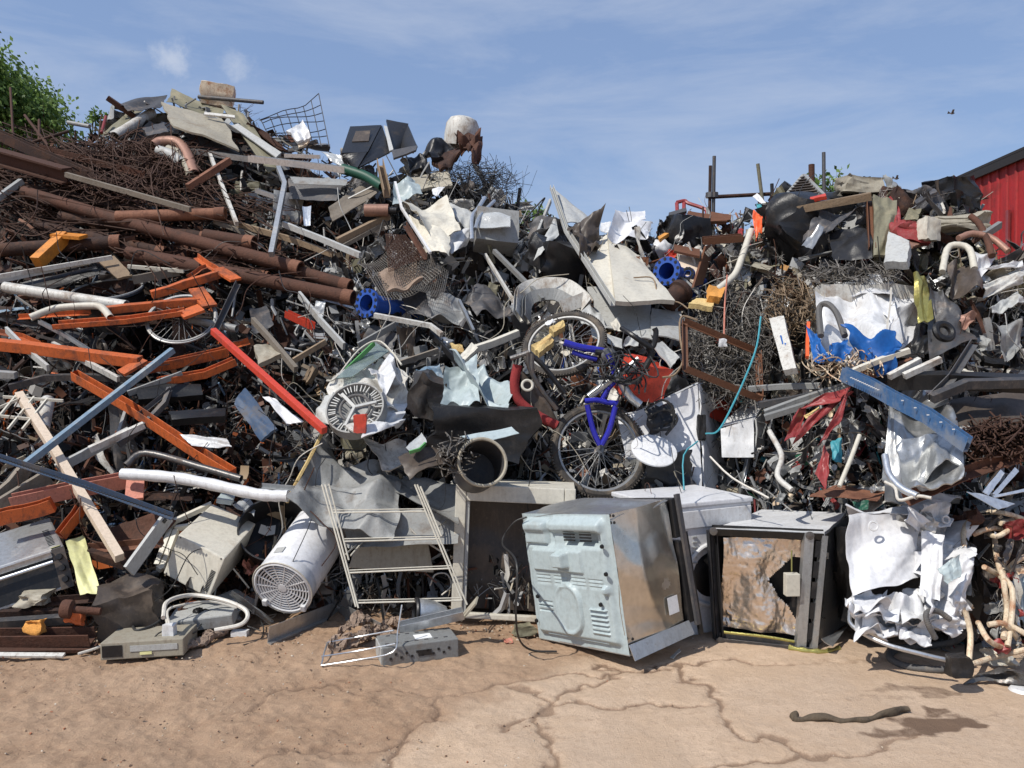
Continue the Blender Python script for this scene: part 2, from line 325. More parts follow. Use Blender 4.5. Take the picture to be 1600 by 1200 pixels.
def orient(z, x=None):
    z = Vector(z).normalized(); x = Vector(x) if x is not None else z.orthogonal(); x = (x - z*x.dot(z)).normalized(); y = z.cross(x)
    return Matrix((x, y, z)).transposed()
def MX(loc, rot=None, s=1.0):
    r = rot.to_4x4() if rot is not None else Matrix.Identity(4)
    return Matrix.Translation(Vector(loc)) @ r @ (Matrix.Scale(s, 4) if not hasattr(s, '__len__') else Matrix.Diagonal((*s, 1)))

# ---------------------------------------------------------------- linking
ALL = []; LM = []
def mesh(name, VF, mat, smooth=False, bev=0.0, c=None, cols=None):
    V, F = VF; me = bpy.data.meshes.new(name)
    V = [v - c for v in V] if c is not None else V
    me.from_pydata([tuple(v) for v in V], [], F); me.materials.append(MATS[mat])
    if cols is not None:
        a = me.color_attributes.new('col', 'FLOAT_COLOR', 'POINT'); a.data.foreach_set('color', np.asarray(cols, dtype=np.float32).ravel())
    if bev:
        bm = bmesh.new(); bm.from_mesh(me); bmesh.ops.bevel(bm, geom=[e for e in bm.edges if len(e.link_faces) == 2 and e.calc_face_angle(0) > .6], offset=bev, segments=2, profile=.6, affect='EDGES'); bm.to_mesh(me); bm.free()
    if smooth or len(F) > 150:
        for p in me.polygons: p.use_smooth = True
        try: me.set_sharp_from_angle(angle=R0(34))
        except Exception: pass
    return me
def center(V):
    a = np.array([tuple(v) for v in V]); return Vector(((a.min(0)+a.max(0))/2).tolist())
def tagit(o, cat, label, group=None, kind=None):
    if cat: o['category'] = cat
    if label: o['label'] = label
    if group: o['group'] = group
    if kind: o['kind'] = kind
    return o
def thing(name, cat, label, VF, mat, smooth=False, bev=0.0, group=None, kind=None, lm=None, cols=None):
    c = center(VF[0]); o = bpy.data.objects.new(name, mesh(name, VF, mat, smooth, bev, c, cols)); o.location = c; COL.objects.link(o)
    tagit(o, cat, label, group, kind); ALL.append(o)
    if lm: LM.append((lm, c.copy()))
    return o
def empty(name, cat, label, loc, group=None, lm=None):
    o = bpy.data.objects.new(name, None); o.location = loc; o.empty_display_size = .1; COL.objects.link(o); tagit(o, cat, label, group); ALL.append(o)
    if lm: LM.append((lm, Vector(loc)))
    return o
def part(parent, name, VF, mat, smooth=False, bev=0.0, label=None):
    """VF in world space; parent chain has identity rotation"""
    base = Vector(parent.location); q = parent.parent
    while q: base = base + Vector(q.location); q = q.parent
    c = center(VF[0]); o = bpy.data.objects.new(name, mesh(name, VF, mat, smooth, bev, c)); o.location = c - base; o.parent = parent; COL.objects.link(o)
    if label: o['label'] = label
    return o
def project(w):
    y, z = w.y, w.z - HC; c, s = math.cos(PITCH), math.sin(PITCH); d = y*c + z*s; u = -y*s + z*c
    return 800 + FPX*w.x/d, 600 - FPX*u/d
SEED = [1]
def sd(): SEED[0] += 1; return SEED[0]
# pixel-space quick builders
def pbar(name, cat, label, r, pts, w, h, prof='box', mat='grey', dd=0.0, roll=0.0, wob=0.0, seg=1, lm=None, group=None, bev=0):
    return thing(name, cat, label, bar(PT(r, pts, dd), w, h, prof, roll, seg=seg, wob=wob, rng=random.Random(sd())), mat, lm=lm, group=group, bev=bev)
def ppipe(name, cat, label, r, pts, rad, mat, dd=0.0, hollow=True, sm=5, n=12, lm=None, group=None, rib=0):
    return thing(name, cat, label, tube(PT(r, pts, dd), rad, n, hollow, sm if len(pts) > 2 else 0, rib=rib), mat, smooth=True, lm=lm, group=group)
def psheet(name, cat, label, r, pts, mat, dd=0.0, amp=.12, n=16, th=.004, edge=.05, folds=9, bend=0, lm=None, group=None, smooth=True, nz=0.01):
    return thing(name, cat, label, sheet(PT(r, pts, dd), n, amp*.62, th, sd(), edge, folds, bend, nz), mat, lm=lm, group=group, smooth=smooth)
def pcrush(name, cat, label, px, py, dims, eul, mat, dd=0.0, amp=.25, n=12, lm=None, smooth=False, folds=14, nz=.03):
    return thing(name, cat, label, xf(crushbox(dims, n, amp, sd(), folds, nz), MX(P(px, py, dd), Euler(eul).to_matrix())), mat, lm=lm, smooth=smooth)
# ================================================================ SETTING
CRK = [[(350,1115),(420,1072),(480,1068),(560,1075),(660,1092),(720,1085),(800,1073),(870,1060),(950,1046),(1060,1035),(1130,1037),(1240,1037)],
 [(1060,1035),(1065,1052),(1095,1075),(1130,1100),(1165,1140),(1200,1160),(1240,1178),(1300,1176),(1370,1160),(1420,1152)],
 [(1240,1178),(1200,1190),(1100,1203)], [(692,1090),(660,1130),(620,1165),(585,1203)], [(770,1140),(860,1110),(950,1108),(1020,1102),(1112,1097)],
 [(860,1110),(862,1150),(872,1203)], [(820,1082),(840,1095),(860,1110)], [(940,1048),(905,1080),(862,1110)], [(400,1182),(500,1166),(590,1160),(650,1152)],
 [(20,1185),(90,1120),(170,1070)], [(110,1203),(250,1152),(350,1115)], [(250,1203),(330,1165),(420,1140)], [(1240,1037),(1400,1030),(1560,1075)]]
def seg_dist(x, y, a, b):
    dx, dy = b[0]-a[0], b[1]-a[1]; t = np.clip(((x-a[0])*dx + (y-a[1])*dy) / (dx*dx + dy*dy + 1e-9), 0, 1)
    return np.hypot(x-a[0]-t*dx, y-a[1]-t*dy)
def build_ground():
    xs = np.concatenate([[-300, -80, -30, -14, -8], np.arange(-4.2, 4.4, .011), [4.8, 6, 9, 14, 30, 80, 300]])
    ys = np.concatenate([[-200, -30, -6, 0, 1.3, 2.0], np.arange(2.7, 5.3, .011), [5.6, 6.5, 8, 10, 14, 20, 30, 60, 120, 300, 600]])
    X, Y = np.meshgrid(xs, ys); rng = np.random.default_rng(4)
    def vn(x, y, s, seed):                       # value noise
        r = np.random.default_rng(seed); g = r.random((256, 256)); u, v = x*s + 1000.3, y*s + 1000.7; i, j = np.floor(u).astype(int), np.floor(v).astype(int); a, b = u-i, v-j
        a = a*a*(3-2*a); b = b*b*(3-2*b); q = lambda p, o: g[p % 256, o % 256]
        return (q(i, j)*(1-a) + q(i+1, j)*a)*(1-b) + (q(i, j+1)*(1-a) + q(i+1, j+1)*a)*b
    near = ((np.abs(X) < 4.6) & (Y > 2.5) & (Y < 5.4)).astype(float)
    jx = X + (vn(X, Y, 6, 1)-.5)*.16 + (vn(X, Y, 22, 2)-.5)*.06; jy = Y + (vn(X, Y, 6, 3)-.5)*.16 + (vn(X, Y, 22, 5)-.5)*.06
    crk = np.zeros_like(X); conc = np.zeros_like(X)
    for k, pl in enumerate(CRK):
        w = .014 if k < 9 else .03; st = 1.0 if k < 9 else .4
        p = [G(*q) for q in pl]
        d = np.full(X.shape, 9.)
        for a, b in zip(p[:-1], p[1:]): d = np.minimum(d, seg_dist(jx, jy, (a.x, a.y), (b.x, b.y)))
        br_ = .35 + .9*vn(X, Y, 9, 21); crk = np.maximum(crk, st*(.72*np.exp(-(d/(w*br_))**2) + .36*np.exp(-(d/(.07*br_))**2)))
    # slab area is right of a wandering line
    a, b = G(560, 1203), G(860, 1060); side = (jx-a.x)*(b.y-a.y) - (jy-a.y)*(b.x-a.x)
    conc = 1/(1+np.exp(-np.clip(side*7, -30, 30))) * 1/(1+np.exp(-np.clip((4.62 - jy)*9, -30, 30)))
    st = np.zeros_like(X)                        # oil stains
    for (px, py, rx, ry, s) in ((1455, 1134, .20, .12, .95), (1505, 1142, .14, .07, .8), (1395, 1144, .12, .06, .7), (1440, 1112, .10, .05, .7), (1430, 1085, .3, .05, .55), (1360, 1100, .3, .05, .35), (1560, 1120, .25, .06, .3)):
        g = G(px, py); st = np.maximum(st, s*np.clip(1.6 - 1.6*(((jx-g.x)/rx)**2 + ((jy-g.y)/ry)**2), 0, 1))
    Z = -0.014*crk*near - .0 + near*((vn(X, Y, 1.1, 7)-.5)*.03 + (vn(X, Y, 5, 8)-.5)*.020*(1.35-conc) + (vn(X, Y, 17, 9)-.5)*.012*(1.3-conc) + (vn(X, Y, 52, 10)-.5)*.007*(1.35-conc))
    Z += near*conc*.012
    V = np.stack([X, Y, Z], -1).reshape(-1, 3); ny, nx = X.shape
    i = np.arange(ny-1)[:, None]*nx + np.arange(nx-1)[None, :]; F = np.stack([i, i+1, i+1+nx, i+nx], -1).reshape(-1, 4)
    me = bpy.data.meshes.new('ground'); me.from_pydata(V.tolist(), [], F.tolist())
    c = np.stack([crk, conc, st, np.ones_like(X)], -1).reshape(-1, 4).astype(np.float32)
    at = me.color_attributes.new('marks', 'FLOAT_COLOR', 'POINT'); at.data.foreach_set('color', c.ravel())
    for p in me.polygons: p.use_smooth = True
    m = bpy.data.materials.new('ground'); m.use_nodes = True; nt = m.node_tree; b = nt.nodes['Principled BSDF']; b.inputs['Roughness'].default_value = .92; b.inputs['Specular IOR Level'].default_value = .25
    L = nt.links.new; a = N(nt, 'ShaderNodeAttribute'); a.attribute_name = 'marks'; sp = N(nt, 'ShaderNodeSeparateColor'); L(a.outputs['Color'], sp.inputs[0])
    t = N(nt, 'ShaderNodeTexCoord')
    def nz(s, d, r=.6): n = N(nt, 'ShaderNodeTexNoise', i_Scale=s, i_Detail=d, i_Roughness=r); L(t.outputs['Object'], n.inputs['Vector']); return n.outputs[0]
    def mr(x, lo, hi, a0=0., a1=1.): n = N(nt, 'ShaderNodeMapRange'); n.inputs[1].default_value = lo; n.inputs[2].default_value = hi; n.inputs[3].default_value = a0; n.inputs[4].default_value = a1; L(x, n.inputs[0]); return n.outputs[0]
    def mix(f, c1, c2, bt='MIX'):
        n = N(nt, 'ShaderNodeMixRGB', blend_type=bt)
        for s, v in ((0, f), (1, c1), (2, c2)):
            if isinstance(v, (tuple, float, int)): n.inputs[s].default_value = v if s == 0 else (*v, 1)
            else: L(v, n.inputs[s])
        return n.outputs[0]
    big, mid, fine, grit = nz(.9, 6), nz(4.5, 8, .7), nz(30, 8, .75), nz(160, 3, .7)
    dirt = mix(mr(mid, .38, .66), (.37, .245, .158), (.285, .18, .112)); dirt = mix(mr(fine, .5, .72), dirt, (.42, .29, .185))
    con = mix(mr(mid, .36, .66), (.60, .445, .315), (.46, .33, .225)); con = mix(mr(big, .45, .65, 0, .5), con, (.44, .35, .27)); con = mix(mr(fine, .52, .68, 0, .55), con, (.31, .205, .135))
    ms = N(nt, 'ShaderNodeMath', operation='MULTIPLY'); L(sp.outputs[1], ms.inputs[0]); L(mr(mid, .3, .55, .55, 1.), ms.inputs[1])
    cr = N(nt, 'ShaderNodeMath', operation='MULTIPLY_ADD'); L(fine, cr.inputs[0]); cr.inputs[1].default_value = .9; L(sp.outputs[0], cr.inputs[2])
    patch = mr(mid, .50, .56, 0, .55); con = mix(patch, con, (.53, .385, .265))
    c = mix(mr(ms.outputs[0], .25, .55), dirt, con); c = mix(mr(cr.outputs[0], .68, 1.02, 0, .62), c, (.25, .16, .105)); c = mix(mr(cr.outputs[0], 1.04, 1.22, 0, .6), c, (.17, .11, .072)); c = mix(mr(big, .42, .62, 0, .35), c, (.50, .36, .25)); c = mix(mr(grit, .6, .72, 0, .5), c, (.55, .44, .34)); c = mix(mr(grit, .42, .3, 0, .45), c, (.14, .09, .06))
    sm_ = N(nt, 'ShaderNodeMath', operation='MULTIPLY_ADD'); L(fine, sm_.inputs[0]); sm_.inputs[1].default_value = .8; L(sp.outputs[2], sm_.inputs[2]); c = mix(mr(sm_.outputs[0], .66, 1.15, 0, .9), c, (.13, .08, .052))
    L(c, b.inputs['Base Color'])
    bp = N(nt, 'ShaderNodeBump', i_Strength=.8, i_Distance=.015); ad = N(nt, 'ShaderNodeMath', operation='MULTIPLY_ADD'); ad.inputs[1].default_value = .35; L(grit, ad.inputs[0]); L(fine, ad.inputs[2]); L(ad.outputs[0], bp.inputs['Height']); L(bp.outputs[0], b.inputs['Normal'])
    me.materials.append(m); o = bpy.data.objects.new('ground', me); COL.objects.link(o); o['kind'] = 'structure'; return o
build_ground()
SKY = [(-700,300),(-200,225),(0,215),(40,208),(125,205),(165,195),(190,172),(262,150),(330,150),(370,160),(410,190),(450,205),(520,238),(560,250),(650,258),(700,262),(740,265),(790,300),(840,335),(880,350),(940,360),(1020,360),(1060,340),(1110,335),(1160,325),(1200,315),(1250,305),(1320,292),(1400,297),(1440,298),(1500,298),(1510,335),(1530,355),(1560,405),(1600,410),(2300,470)]
def skyl(px): return float(np.interp(px, [s[0] for s in SKY], [s[1] for s in SKY]))
def basel(px): return float(np.interp(px, [-300, 0, 200, 400, 700, 800, 1000, 1250, 1330, 1450, 1600, 2000], [1020, 1012, 1005, 965, 950, 948, 940, 940, 960, 1010, 1030, 1040]))
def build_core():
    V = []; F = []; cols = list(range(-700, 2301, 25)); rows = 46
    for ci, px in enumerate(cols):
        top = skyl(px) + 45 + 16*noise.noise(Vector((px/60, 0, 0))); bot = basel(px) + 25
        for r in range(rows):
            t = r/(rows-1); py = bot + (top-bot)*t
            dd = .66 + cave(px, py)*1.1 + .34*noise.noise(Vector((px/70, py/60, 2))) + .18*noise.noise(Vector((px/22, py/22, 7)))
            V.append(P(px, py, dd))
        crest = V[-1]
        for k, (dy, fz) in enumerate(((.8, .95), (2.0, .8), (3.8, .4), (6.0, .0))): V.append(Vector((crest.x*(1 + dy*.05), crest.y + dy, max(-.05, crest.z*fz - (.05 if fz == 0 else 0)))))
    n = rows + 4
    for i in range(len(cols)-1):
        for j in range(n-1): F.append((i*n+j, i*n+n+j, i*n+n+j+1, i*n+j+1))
    o = thing('scrap_heap_core', None, None, (V, F), 'gap_shade', smooth=False); o['kind'] = 'structure'; o.name = 'scrap_mound'; ALL.remove(o); return o
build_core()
# red shed
def build_shed():
    s = empty('red_shed', 'shed', 'red sheet metal shed with a black roof edge behind the right end of the heap', (10.4, 10, 0), lm='red shed')
    x0, x1, y0, y1, h = 7.62, 13.0, 6.0, 13.9, 4.78; V = []; F = []
    k = 0; y = y0; zz = []
    while y < y1:                       # shallow ribs
        for dy, dx in ((0, 0), (.17, 0), (.185, -.022), (.215, -.022), (.23, 0)): zz.append((x0+dx, min(y+dy, y1)))
        y += .23
    pts = zz + [(x1, y1), (x1, y0)]; n = len(pts)
    for x, y in pts: V += [Vector((x, y, -.05)), Vector((x, y, h))]
    for i in range(n): j = (i+1) % n; F.append((2*i, 2*i+1, 2*j+1, 2*j))
    part(s, 'wall', (V, F), 'shed_red')
    rb = B().add(box((x1-x0+.16, y1-y0+.04, .04), ((x0+x1)/2, (y0+y1)/2, h+.05))); part(s, 'roof', (rb.V, rb.F), 'shed_black')
    part(s, 'roof_edge', box((.04, y1-y0+.04, .12), (x0-.07, (y0+y1)/2, h-.04)), 'shed_black')
    for i in range(9): part(s, 'cover_strip', box((.035, .07, .9 + .5*((i*7) % 3)), (x0-.045, y1-.5-i*.86, 3.9 - .3*((i*5) % 3))), 'maroon')
build_shed()
# trees
def build_tree(name, cat, label, base, ctr, rad, nleaf, seed, leaf=.06, sparse=0.0, cols=((.07,.13,.03),(.13,.22,.05),(.22,.33,.10)), nb=26):
    rng = random.Random(seed); t = empty(name, cat, label, base, lm=None)
    base = Vector(base); ctr = Vector(ctr); br = B(); tips = []
    br.add(tube([base, base.lerp(ctr, .35)+Vector((.12, .05, 0)), base.lerp(ctr, .7)-Vector((.08, 0, 0)), ctr], lambda i: .13*(1-.7*i/18)*min(1, rad[0]/1.6), 8, sm=6))
    for i in range(nb):
        d = Vector((rng.gauss(0, 1), rng.gauss(0, 1), rng.gauss(.1, .9))).normalized(); q = ctr + Vector((d.x*rad[0], d.y*rad[1], d.z*rad[2]))*rng.uniform(.55, 1.0)
        a = base.lerp(ctr, rng.uniform(.55, 1.0)); md = a.lerp(q, .5) + Vector((rng.uniform(-.1, .1), rng.uniform(-.1, .1), rng.uniform(0, .15)))
        br.add(tube([a, md, q], lambda i: .035*(1-i/12)*min(1, rad[0]/1.5), 5, sm=5)); tips += [(q, 1.), (md.lerp(q, .5), .9), (md, .7)]
        for j in range(3):
            q2 = q + Vector((rng.gauss(0, 1), rng.gauss(0, 1), rng.gauss(0, 1)))*rad[0]*.16; br.add(tube([md.lerp(q, rng.uniform(.4, 1)), q2], .008, 3)); tips.append((q2, .8))
    part(t, 'trunk', (br.V, br.F), 'bark')
    V = []; F = []; C = []
    for i in range(nleaf):
        p, k = rng.choice(tips); r = rad[0]*.20*k
        p = p + Vector((rng.gauss(0, r), rng.gauss(0, r), rng.gauss(0, r*.8)))
        n = Vector((rng.gauss(0, 1), rng.gauss(0, 1), rng.gauss(.5, 1))).normalized(); m = orient(n); s = leaf*rng.uniform(.5, 1.1)
        o = len(V); c = rng.choice(cols); w = rng.uniform(.8, 1.2)
        for x, y, z in ((0, -1, 0), (.55, -.1, .12), (0, 1, 0), (-.55, -.1, .12)): V.append(p + m @ Vector((x*s, y*s, z*s))); C.append((c[0]*w, c[1]*w, c[2]*w, 1))
        F.append((o, o+1, o+2, o+3))
    c = center(V); me = mesh('crown', (V, F), 'leaf', c=c, cols=C); o = bpy.data.objects.new('crown', me); o.location = c - base; o.parent = t; COL.objects.link(o); return t
tc0 = PY(2, 180, 13.5)
build_tree('leafy_tree', 'tree', 'large green leafy tree rising behind the left end of the heap', (tc0.x-.4, 13.6, 0), tc0, (.96, 1.0, .96), 15000, 5, .055)
tc1 = PY(1298, 288, 11.5)
build_tree('sapling', 'tree', 'thin sparse sapling behind the tall scaffold pole on the right', (tc1.x, 11.6, 0), tc1, (.32, .3, .36), 260, 8, .05, nb=9)
tc2 = PY(815, 345, 11.0)
build_tree('shrub', 'shrub', 'small green shrub top showing between the wire tangle and the leaning panel', (tc2.x, 11.1, 0), tc2, (.3, .3, .32), 700, 9, .045, nb=9)
tc3 = PY(156, 196, 12.5)
build_tree('young_tree', 'tree', 'young green tree top beside the red rod behind the rebar', (tc3.x, 12.6, 0), tc3, (.22, .22, .25), 400, 11, .045, nb=8)
# bird
def build_bird(px, py, label):
    c = PY(px, py, 60); V, F = lathe([(.001, -.22), (.05, -.16), (.085, -.02), (.07, .1), (.045, .16), (.04, .2), (.001, .26)], 10)
    m = MX(c, Euler((0, R0(80), R0(25))).to_matrix()); b = B().add(xf((V, F), m))
    o = thing('flying_bird', 'bird', label, (b.V, b.F), 'grey_dark', smooth=True)
    for s in (-1, 1):
        w = [c, c + Vector((-.02, .1*s, .08)), c + Vector((.0, .3*s, .22 + .04*s)), c + Vector((-.1, .5*s, .12))]
        part(o, 'wing', sheet([w[0]+Vector((.09, 0, 0)), w[3], w[2]+Vector((-.14, 0, 0)), w[0]-Vector((.1, 0, 0))], 4, 0, .01), 'grey_dark')
build_bird(1488, 177, 'small dark bird flying alone in the open sky, upper right')
build_bird(1401, 279, 'tiny dark bird flying low just above the right heap crest')
# ================================================================ FEATURES, LEFT SIDE
F0 = -0.12
# rusty pipes (name, label, region, pts, radius, dd)
for lab, r, pts, rad, dd, mt, lm in (
 ('upper rusty pipe lying level, its open end facing right below the rebar tangle', 'a', [(730,955),(1410,935)], .062, -.3, 'rust_light', 'upper level rusty pipe'),
 ('short rusty pipe stub poking out just below the upper level pipe', 'a', [(1280,1070),(1590,1120)], .066, -.2, 'rust', None),
 ('longest rusty pipe, running down from the left edge to an open end near the centre', 'm', [(38,300),(250,362),(470,420)], .066, -.22, 'rust', 'longest rusty pipe'),
 ('rusty pipe whose end lies directly right of the longest pipe', 'm', [(300,375),(548,448)], .062, -.12, 'rust', None),
 ('lowest rusty pipe of the bundle, ending beside the blue flanged pipe', 'm', [(200,395),(552,466)], .066, -.2, 'rust', 'lowest rusty pipe'),
 ('dark rusty pipe entering from the left edge behind the amber bracket', 'm', [(-20,392),(190,378)], .07, -.15, 'rust_dark', None),
 ('rusty pipe sloping under the grey timber at upper left', 'm', [(95,338),(330,372)], .06, -.05, 'rust_dark', None),
 ('thin rusty pipe crossing behind the barrel toward the pipe bundle', 'm', [(180,388),(420,432)], .045, -.05, 'rust', None),
 ('rusty pipe lying deep below the longest pipe', 'm', [(60,352),(260,395)], .055, .02, 'rust_dark', None)):
    rad *= .86; o = ppipe('rusty_pipe', 'pipe', lab, r, pts, rad, mt, dd, lm=lm, group='rusty pipes in the bundle', n=18)
    a, b = PT(r, pts[-2:], dd); part(o, 'end_collar', tube([b - (b-a).normalized()*.09, b - (b-a).normalized()*.002], rad*1.13, 18, True), 'rust_light', True)
# rusted beams upper left
for lab, r, pts, w, h, prof, mt, dd in (
 ('wide rusty I beam slanting in from the upper left edge', 'a', [(-80,560),(420,700)], .12, .15, 'I', 'rust', -.42),
 ('rusty channel beam curving under the wide I beam', 'a', [(-60,420),(250,560),(700,760)], .06, .10, 'C', 'rust_dark', -.35),
 ('long rusty flat beam below the rebar tangle at upper left', 'a', [(240,520),(900,690)], .03, .06, 'L', 'rust', -.36),
 ('dark rusty angle iron under the upper level pipe', 'a', [(0,740),(900,905)], .05, .06, 'L', 'rust_dark', -.1),
 ('rusty strip lying across the middle of the pipe bundle', 'a', [(250,830),(1000,1010)], .02, .05, 'box', 'rust', -.28),
 ('brown square steel tube pointing up beside the bent copper pipes', 'a', [(1175,770),(1435,602)], .05, .06, 'box', 'rust_light', -.4),
 ('weathered grey timber plank lying over the rusty pipe bundle', 'a', [(410,690),(1190,910)], .03, .045, 'box', 'wood_grey', -.48),
 ('short grey tube leaning at the upper left edge', 'a', [(-30,850),(135,732)], .05, .05, 'box', 'grey', -.3),
 ('long brown timber batten running right from the pipe ends', 'b', [(-160,990),(200,1090),(480,1190)], .03, .05, 'box', 'wood', -.15),
 ('thin wooden slat right of the upper level pipe', 'a', [(1340,985),(1600,1080)], .03, .035, 'box', 'wood_grey', -.15),
 ('bleached white batten standing right of the bent copper pipes', 'a', [(1310,560),(1480,1000)], .03, .045, 'box', 'white_dirty', -.3),
 ('rusty bar crossing between the longest pipe and the barrel', 'e', [(700,60),(1420,20)], .03, .05, 'L', 'rust', -.1),
 ):
    nm = {'I': 'steel_beam', 'C': 'channel_beam', 'L': 'angle_iron', 'box': 'timber_batten' if 'wood' in mt or 'white' in mt else 'steel_bar'}[prof]
    pbar(nm, 'timber' if 'timber' in nm else 'steel bar', lab, r, pts, w, h, prof, mt, dd)
for i, (lab, r, pts, rad) in enumerate((
 ('tall thin rusty rod standing upright in front of the tree', 'a', [(65,150),(85,500)], .012),
 ('slanting rusty rod beside the tall rod at the left', 'a', [(155,320),(300,510)], .014),
 ('short upright rusty rod between the tree and the rebar', 'a', [(245,350),(245,480)], .014),
 ('bright red rod sticking up at the crest left of the panels', 'a', [(635,430),(662,328)], .016),
 ('dark branch like rod lying on the crest left of the red rod', 'a', [(200,490),(430,420)], .016),
 ('grey knobbly rod end lying on the crest under the tree', 'a', [(425,365),(560,390)], .022))):
    ppipe('rod', 'rod', lab, r, pts, rad, ('rust', 'rust', 'rust', 'maroon', 'rust_dark', 'grey')[i], -.25, False)
# top left summit
psheet('bent_plate', 'metal plate', 'dark narrow plate jutting left at the top left crest', 'a', [(735,245),(800,300,-.1),(1000,265),(1045,190,.2)], 'grey_dark', -.2, .04)
psheet('bent_plate', 'metal plate', 'olive sloping plate under the narrow dark plate on the crest', 'a', [(640,440),(800,300,.2),(900,290,.2),(720,445)], 'olive', -.1, .05)
ppipe('gutter_pipe', 'pipe', 'fat white gutter pipe slanting under the olive plate', 'a', [(720,455),(950,305,.2)], .055, 'white_dirty', -.2)
ppipe('gutter_pipe', 'pipe', 'thin white pipe parallel below the fat white gutter pipe', 'a', [(690,440),(900,330,.2)], .025, 'white_dirty', -.1)
psheet('curved_sheet', 'panel', 'dull green curved panel forming the summit of the left heap', 'a', [(1035,240),(1070,150,.2),(1400,290,.3),(1330,345,0)], 'olive', -.15, .04, bend=.05)
psheet('large_sheet', 'panel', 'large beige flat panel tilted on the summit of the left heap', 'a', [(1010,250,.1),(1390,350,.2),(1490,540),(1080,390,-.25)], 'beige', -.35, .05, th=.02, lm='large beige summit panel')
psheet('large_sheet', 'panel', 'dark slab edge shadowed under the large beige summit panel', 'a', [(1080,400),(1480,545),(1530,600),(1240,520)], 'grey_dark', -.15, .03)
o = thing('rusty_cabinet', 'cabinet', 'rust blotched white cabinet piece on top of the left summit', xf(crushbox((.34, .26, .24), 8, .14, 71, 8, .01), MX(P(340, 150, .15), Euler((.2, .1, .3)).to_matrix())), 'rust_cream')
ppipe('long_pole', 'pole', 'black pole jutting right from the summit against the sky', 'a', [(1240,205,.1),(1645,240,.1)], .022, 'grey_dark', -.1)
psheet('white_strip', 'strip', 'white strip on the summit just above the large beige panel', 'a', [(1280,310),(1470,330),(1470,345),(1280,325)], 'white_dirty', -.35, .01, th=.02)
psheet('grey_casing', 'casing', 'bluish grey casing left of the large beige summit panel', 'a', [(900,430),(1030,395,.1),(1060,450),(930,480)], 'grey_dark', -.35, .03, th=.05)
psheet('grey_slab', 'panel', 'long grey slab leaning on the summit right of the beige panel', 'm', [(345,165),(380,178),(440,262),(420,272)], 'olive', -.2, .04, th=.015)
psheet('grey_slab', 'panel', 'pale fluted panel strip descending beside the long grey slab', 'm', [(362,198),(372,195),(440,240),(432,248)], 'grey_light', -.3, .02, th=.015)
for i, (lab, pts, rad, mt) in enumerate((('bent copper coloured pipe curving over at the top of the rebar', [(960,510),(1010,488),(1100,490),(1160,550),(1215,690)], .055, 'copper'),
 ('grey elbow pipe tucked under the bent copper pipe', [(990,540),(1080,570),(1140,620)], .05, 'grey_light'), ('second grey pipe bend inside the copper pipe curve', [(1050,530),(1120,560),(1170,640),(1190,700)], .04, 'beige'))):
    ppipe('bent_pipe', 'pipe', lab, 'a', pts, rad, mt, -.35, True, 6)
# rebar tangle: many rods welded by rust into one bundle
def tangle(name, cat, label, px, py, rx, ry, n, r, mat, dd=-.1, seed=0, L=(1.2, 1.), curl=.3, lm=None, ang=None, depth=.25, sides=4, kind=None):
    rng = random.Random(seed); b = B()
    for i in range(n):
        a = rng.uniform(0, 6.28); k = math.sqrt(rng.random()); x, y = px + rx*k*math.cos(a), py + ry*k*math.sin(a)
        th = rng.gauss(ang, .35) if ang is not None else rng.uniform(0, 6.28); l = rx*rng.uniform(.4, 1.0)*L[0]/2
        p = []; cc = rng.gauss(0, curl)
        for t in (-1, -.4, .3, 1):
            q = (x + math.cos(th)*l*t + math.sin(th)*cc*l*(t*t-.4), y - math.sin(th)*l*t*L[1] + math.cos(th)*cc*l*(t*t-.4)); p.append(P(q[0], q[1], dd + rng.uniform(-depth, depth)))
        b.add(tube(p, r*rng.uniform(.7, 1.2), sides, sm=4))
    return thing(name, cat, label, (b.V, b.F), mat, lm=lm, kind=kind)
tangle('rebar_tangle', 'rebar', 'dense tangle of thin rusty rebar and rods on the upper left', 215, 262, 108, 44, 330, .0052, 'wirerust', -.22, 3, (1.2, .6), .75, lm='rebar tangle')
tangle('rebar_tangle', 'rebar', 'straggling rusty rods fanned over the upper left beams', 60, 260, 110, 55, 90, .0065, 'wirerust', -.1, 4, (1.6, .6), .25, ang=-.45)
tangle('rebar_tangle', 'rebar', 'thin bundle of rusty rods slanting right above the pipe ends', 300, 318, 120, 26, 60, .0055, 'wirerust', -.12, 5, (1.6, .5), .2, ang=-.38)
tangle('rebar_tangle', 'rebar', 'dark rusty rods lying among the beams above the barrel', 120, 345, 130, 32, 50, .006, 'wirerust', -.05, 6, (1.5, .5), .2, ang=-.3)
tangle('rebar_tangle', 'rebar', 'scattered rusty rods between barrel and pipe ends', 330, 400, 130, 30, 35, .0055, 'wirerust', -.1, 7, (1.4, .6), .2, ang=-.3)
# amber bracket
a = empty('amber_bracket', 'bracket', 'amber yellow steel post with a bolted plate on top, far left', P(90, 390, -.3), lm='amber bracket')
part(a, 'post', bar(PT('e', [(230,40),(360,-80),(400,-125)], -.3), .09, .1, 'box'), 'amber', bev=.004)
part(a, 'top_plate', bar(PT('e', [(340,-133),(522,-118)], -.34), .12, .03, 'box'), 'amber')
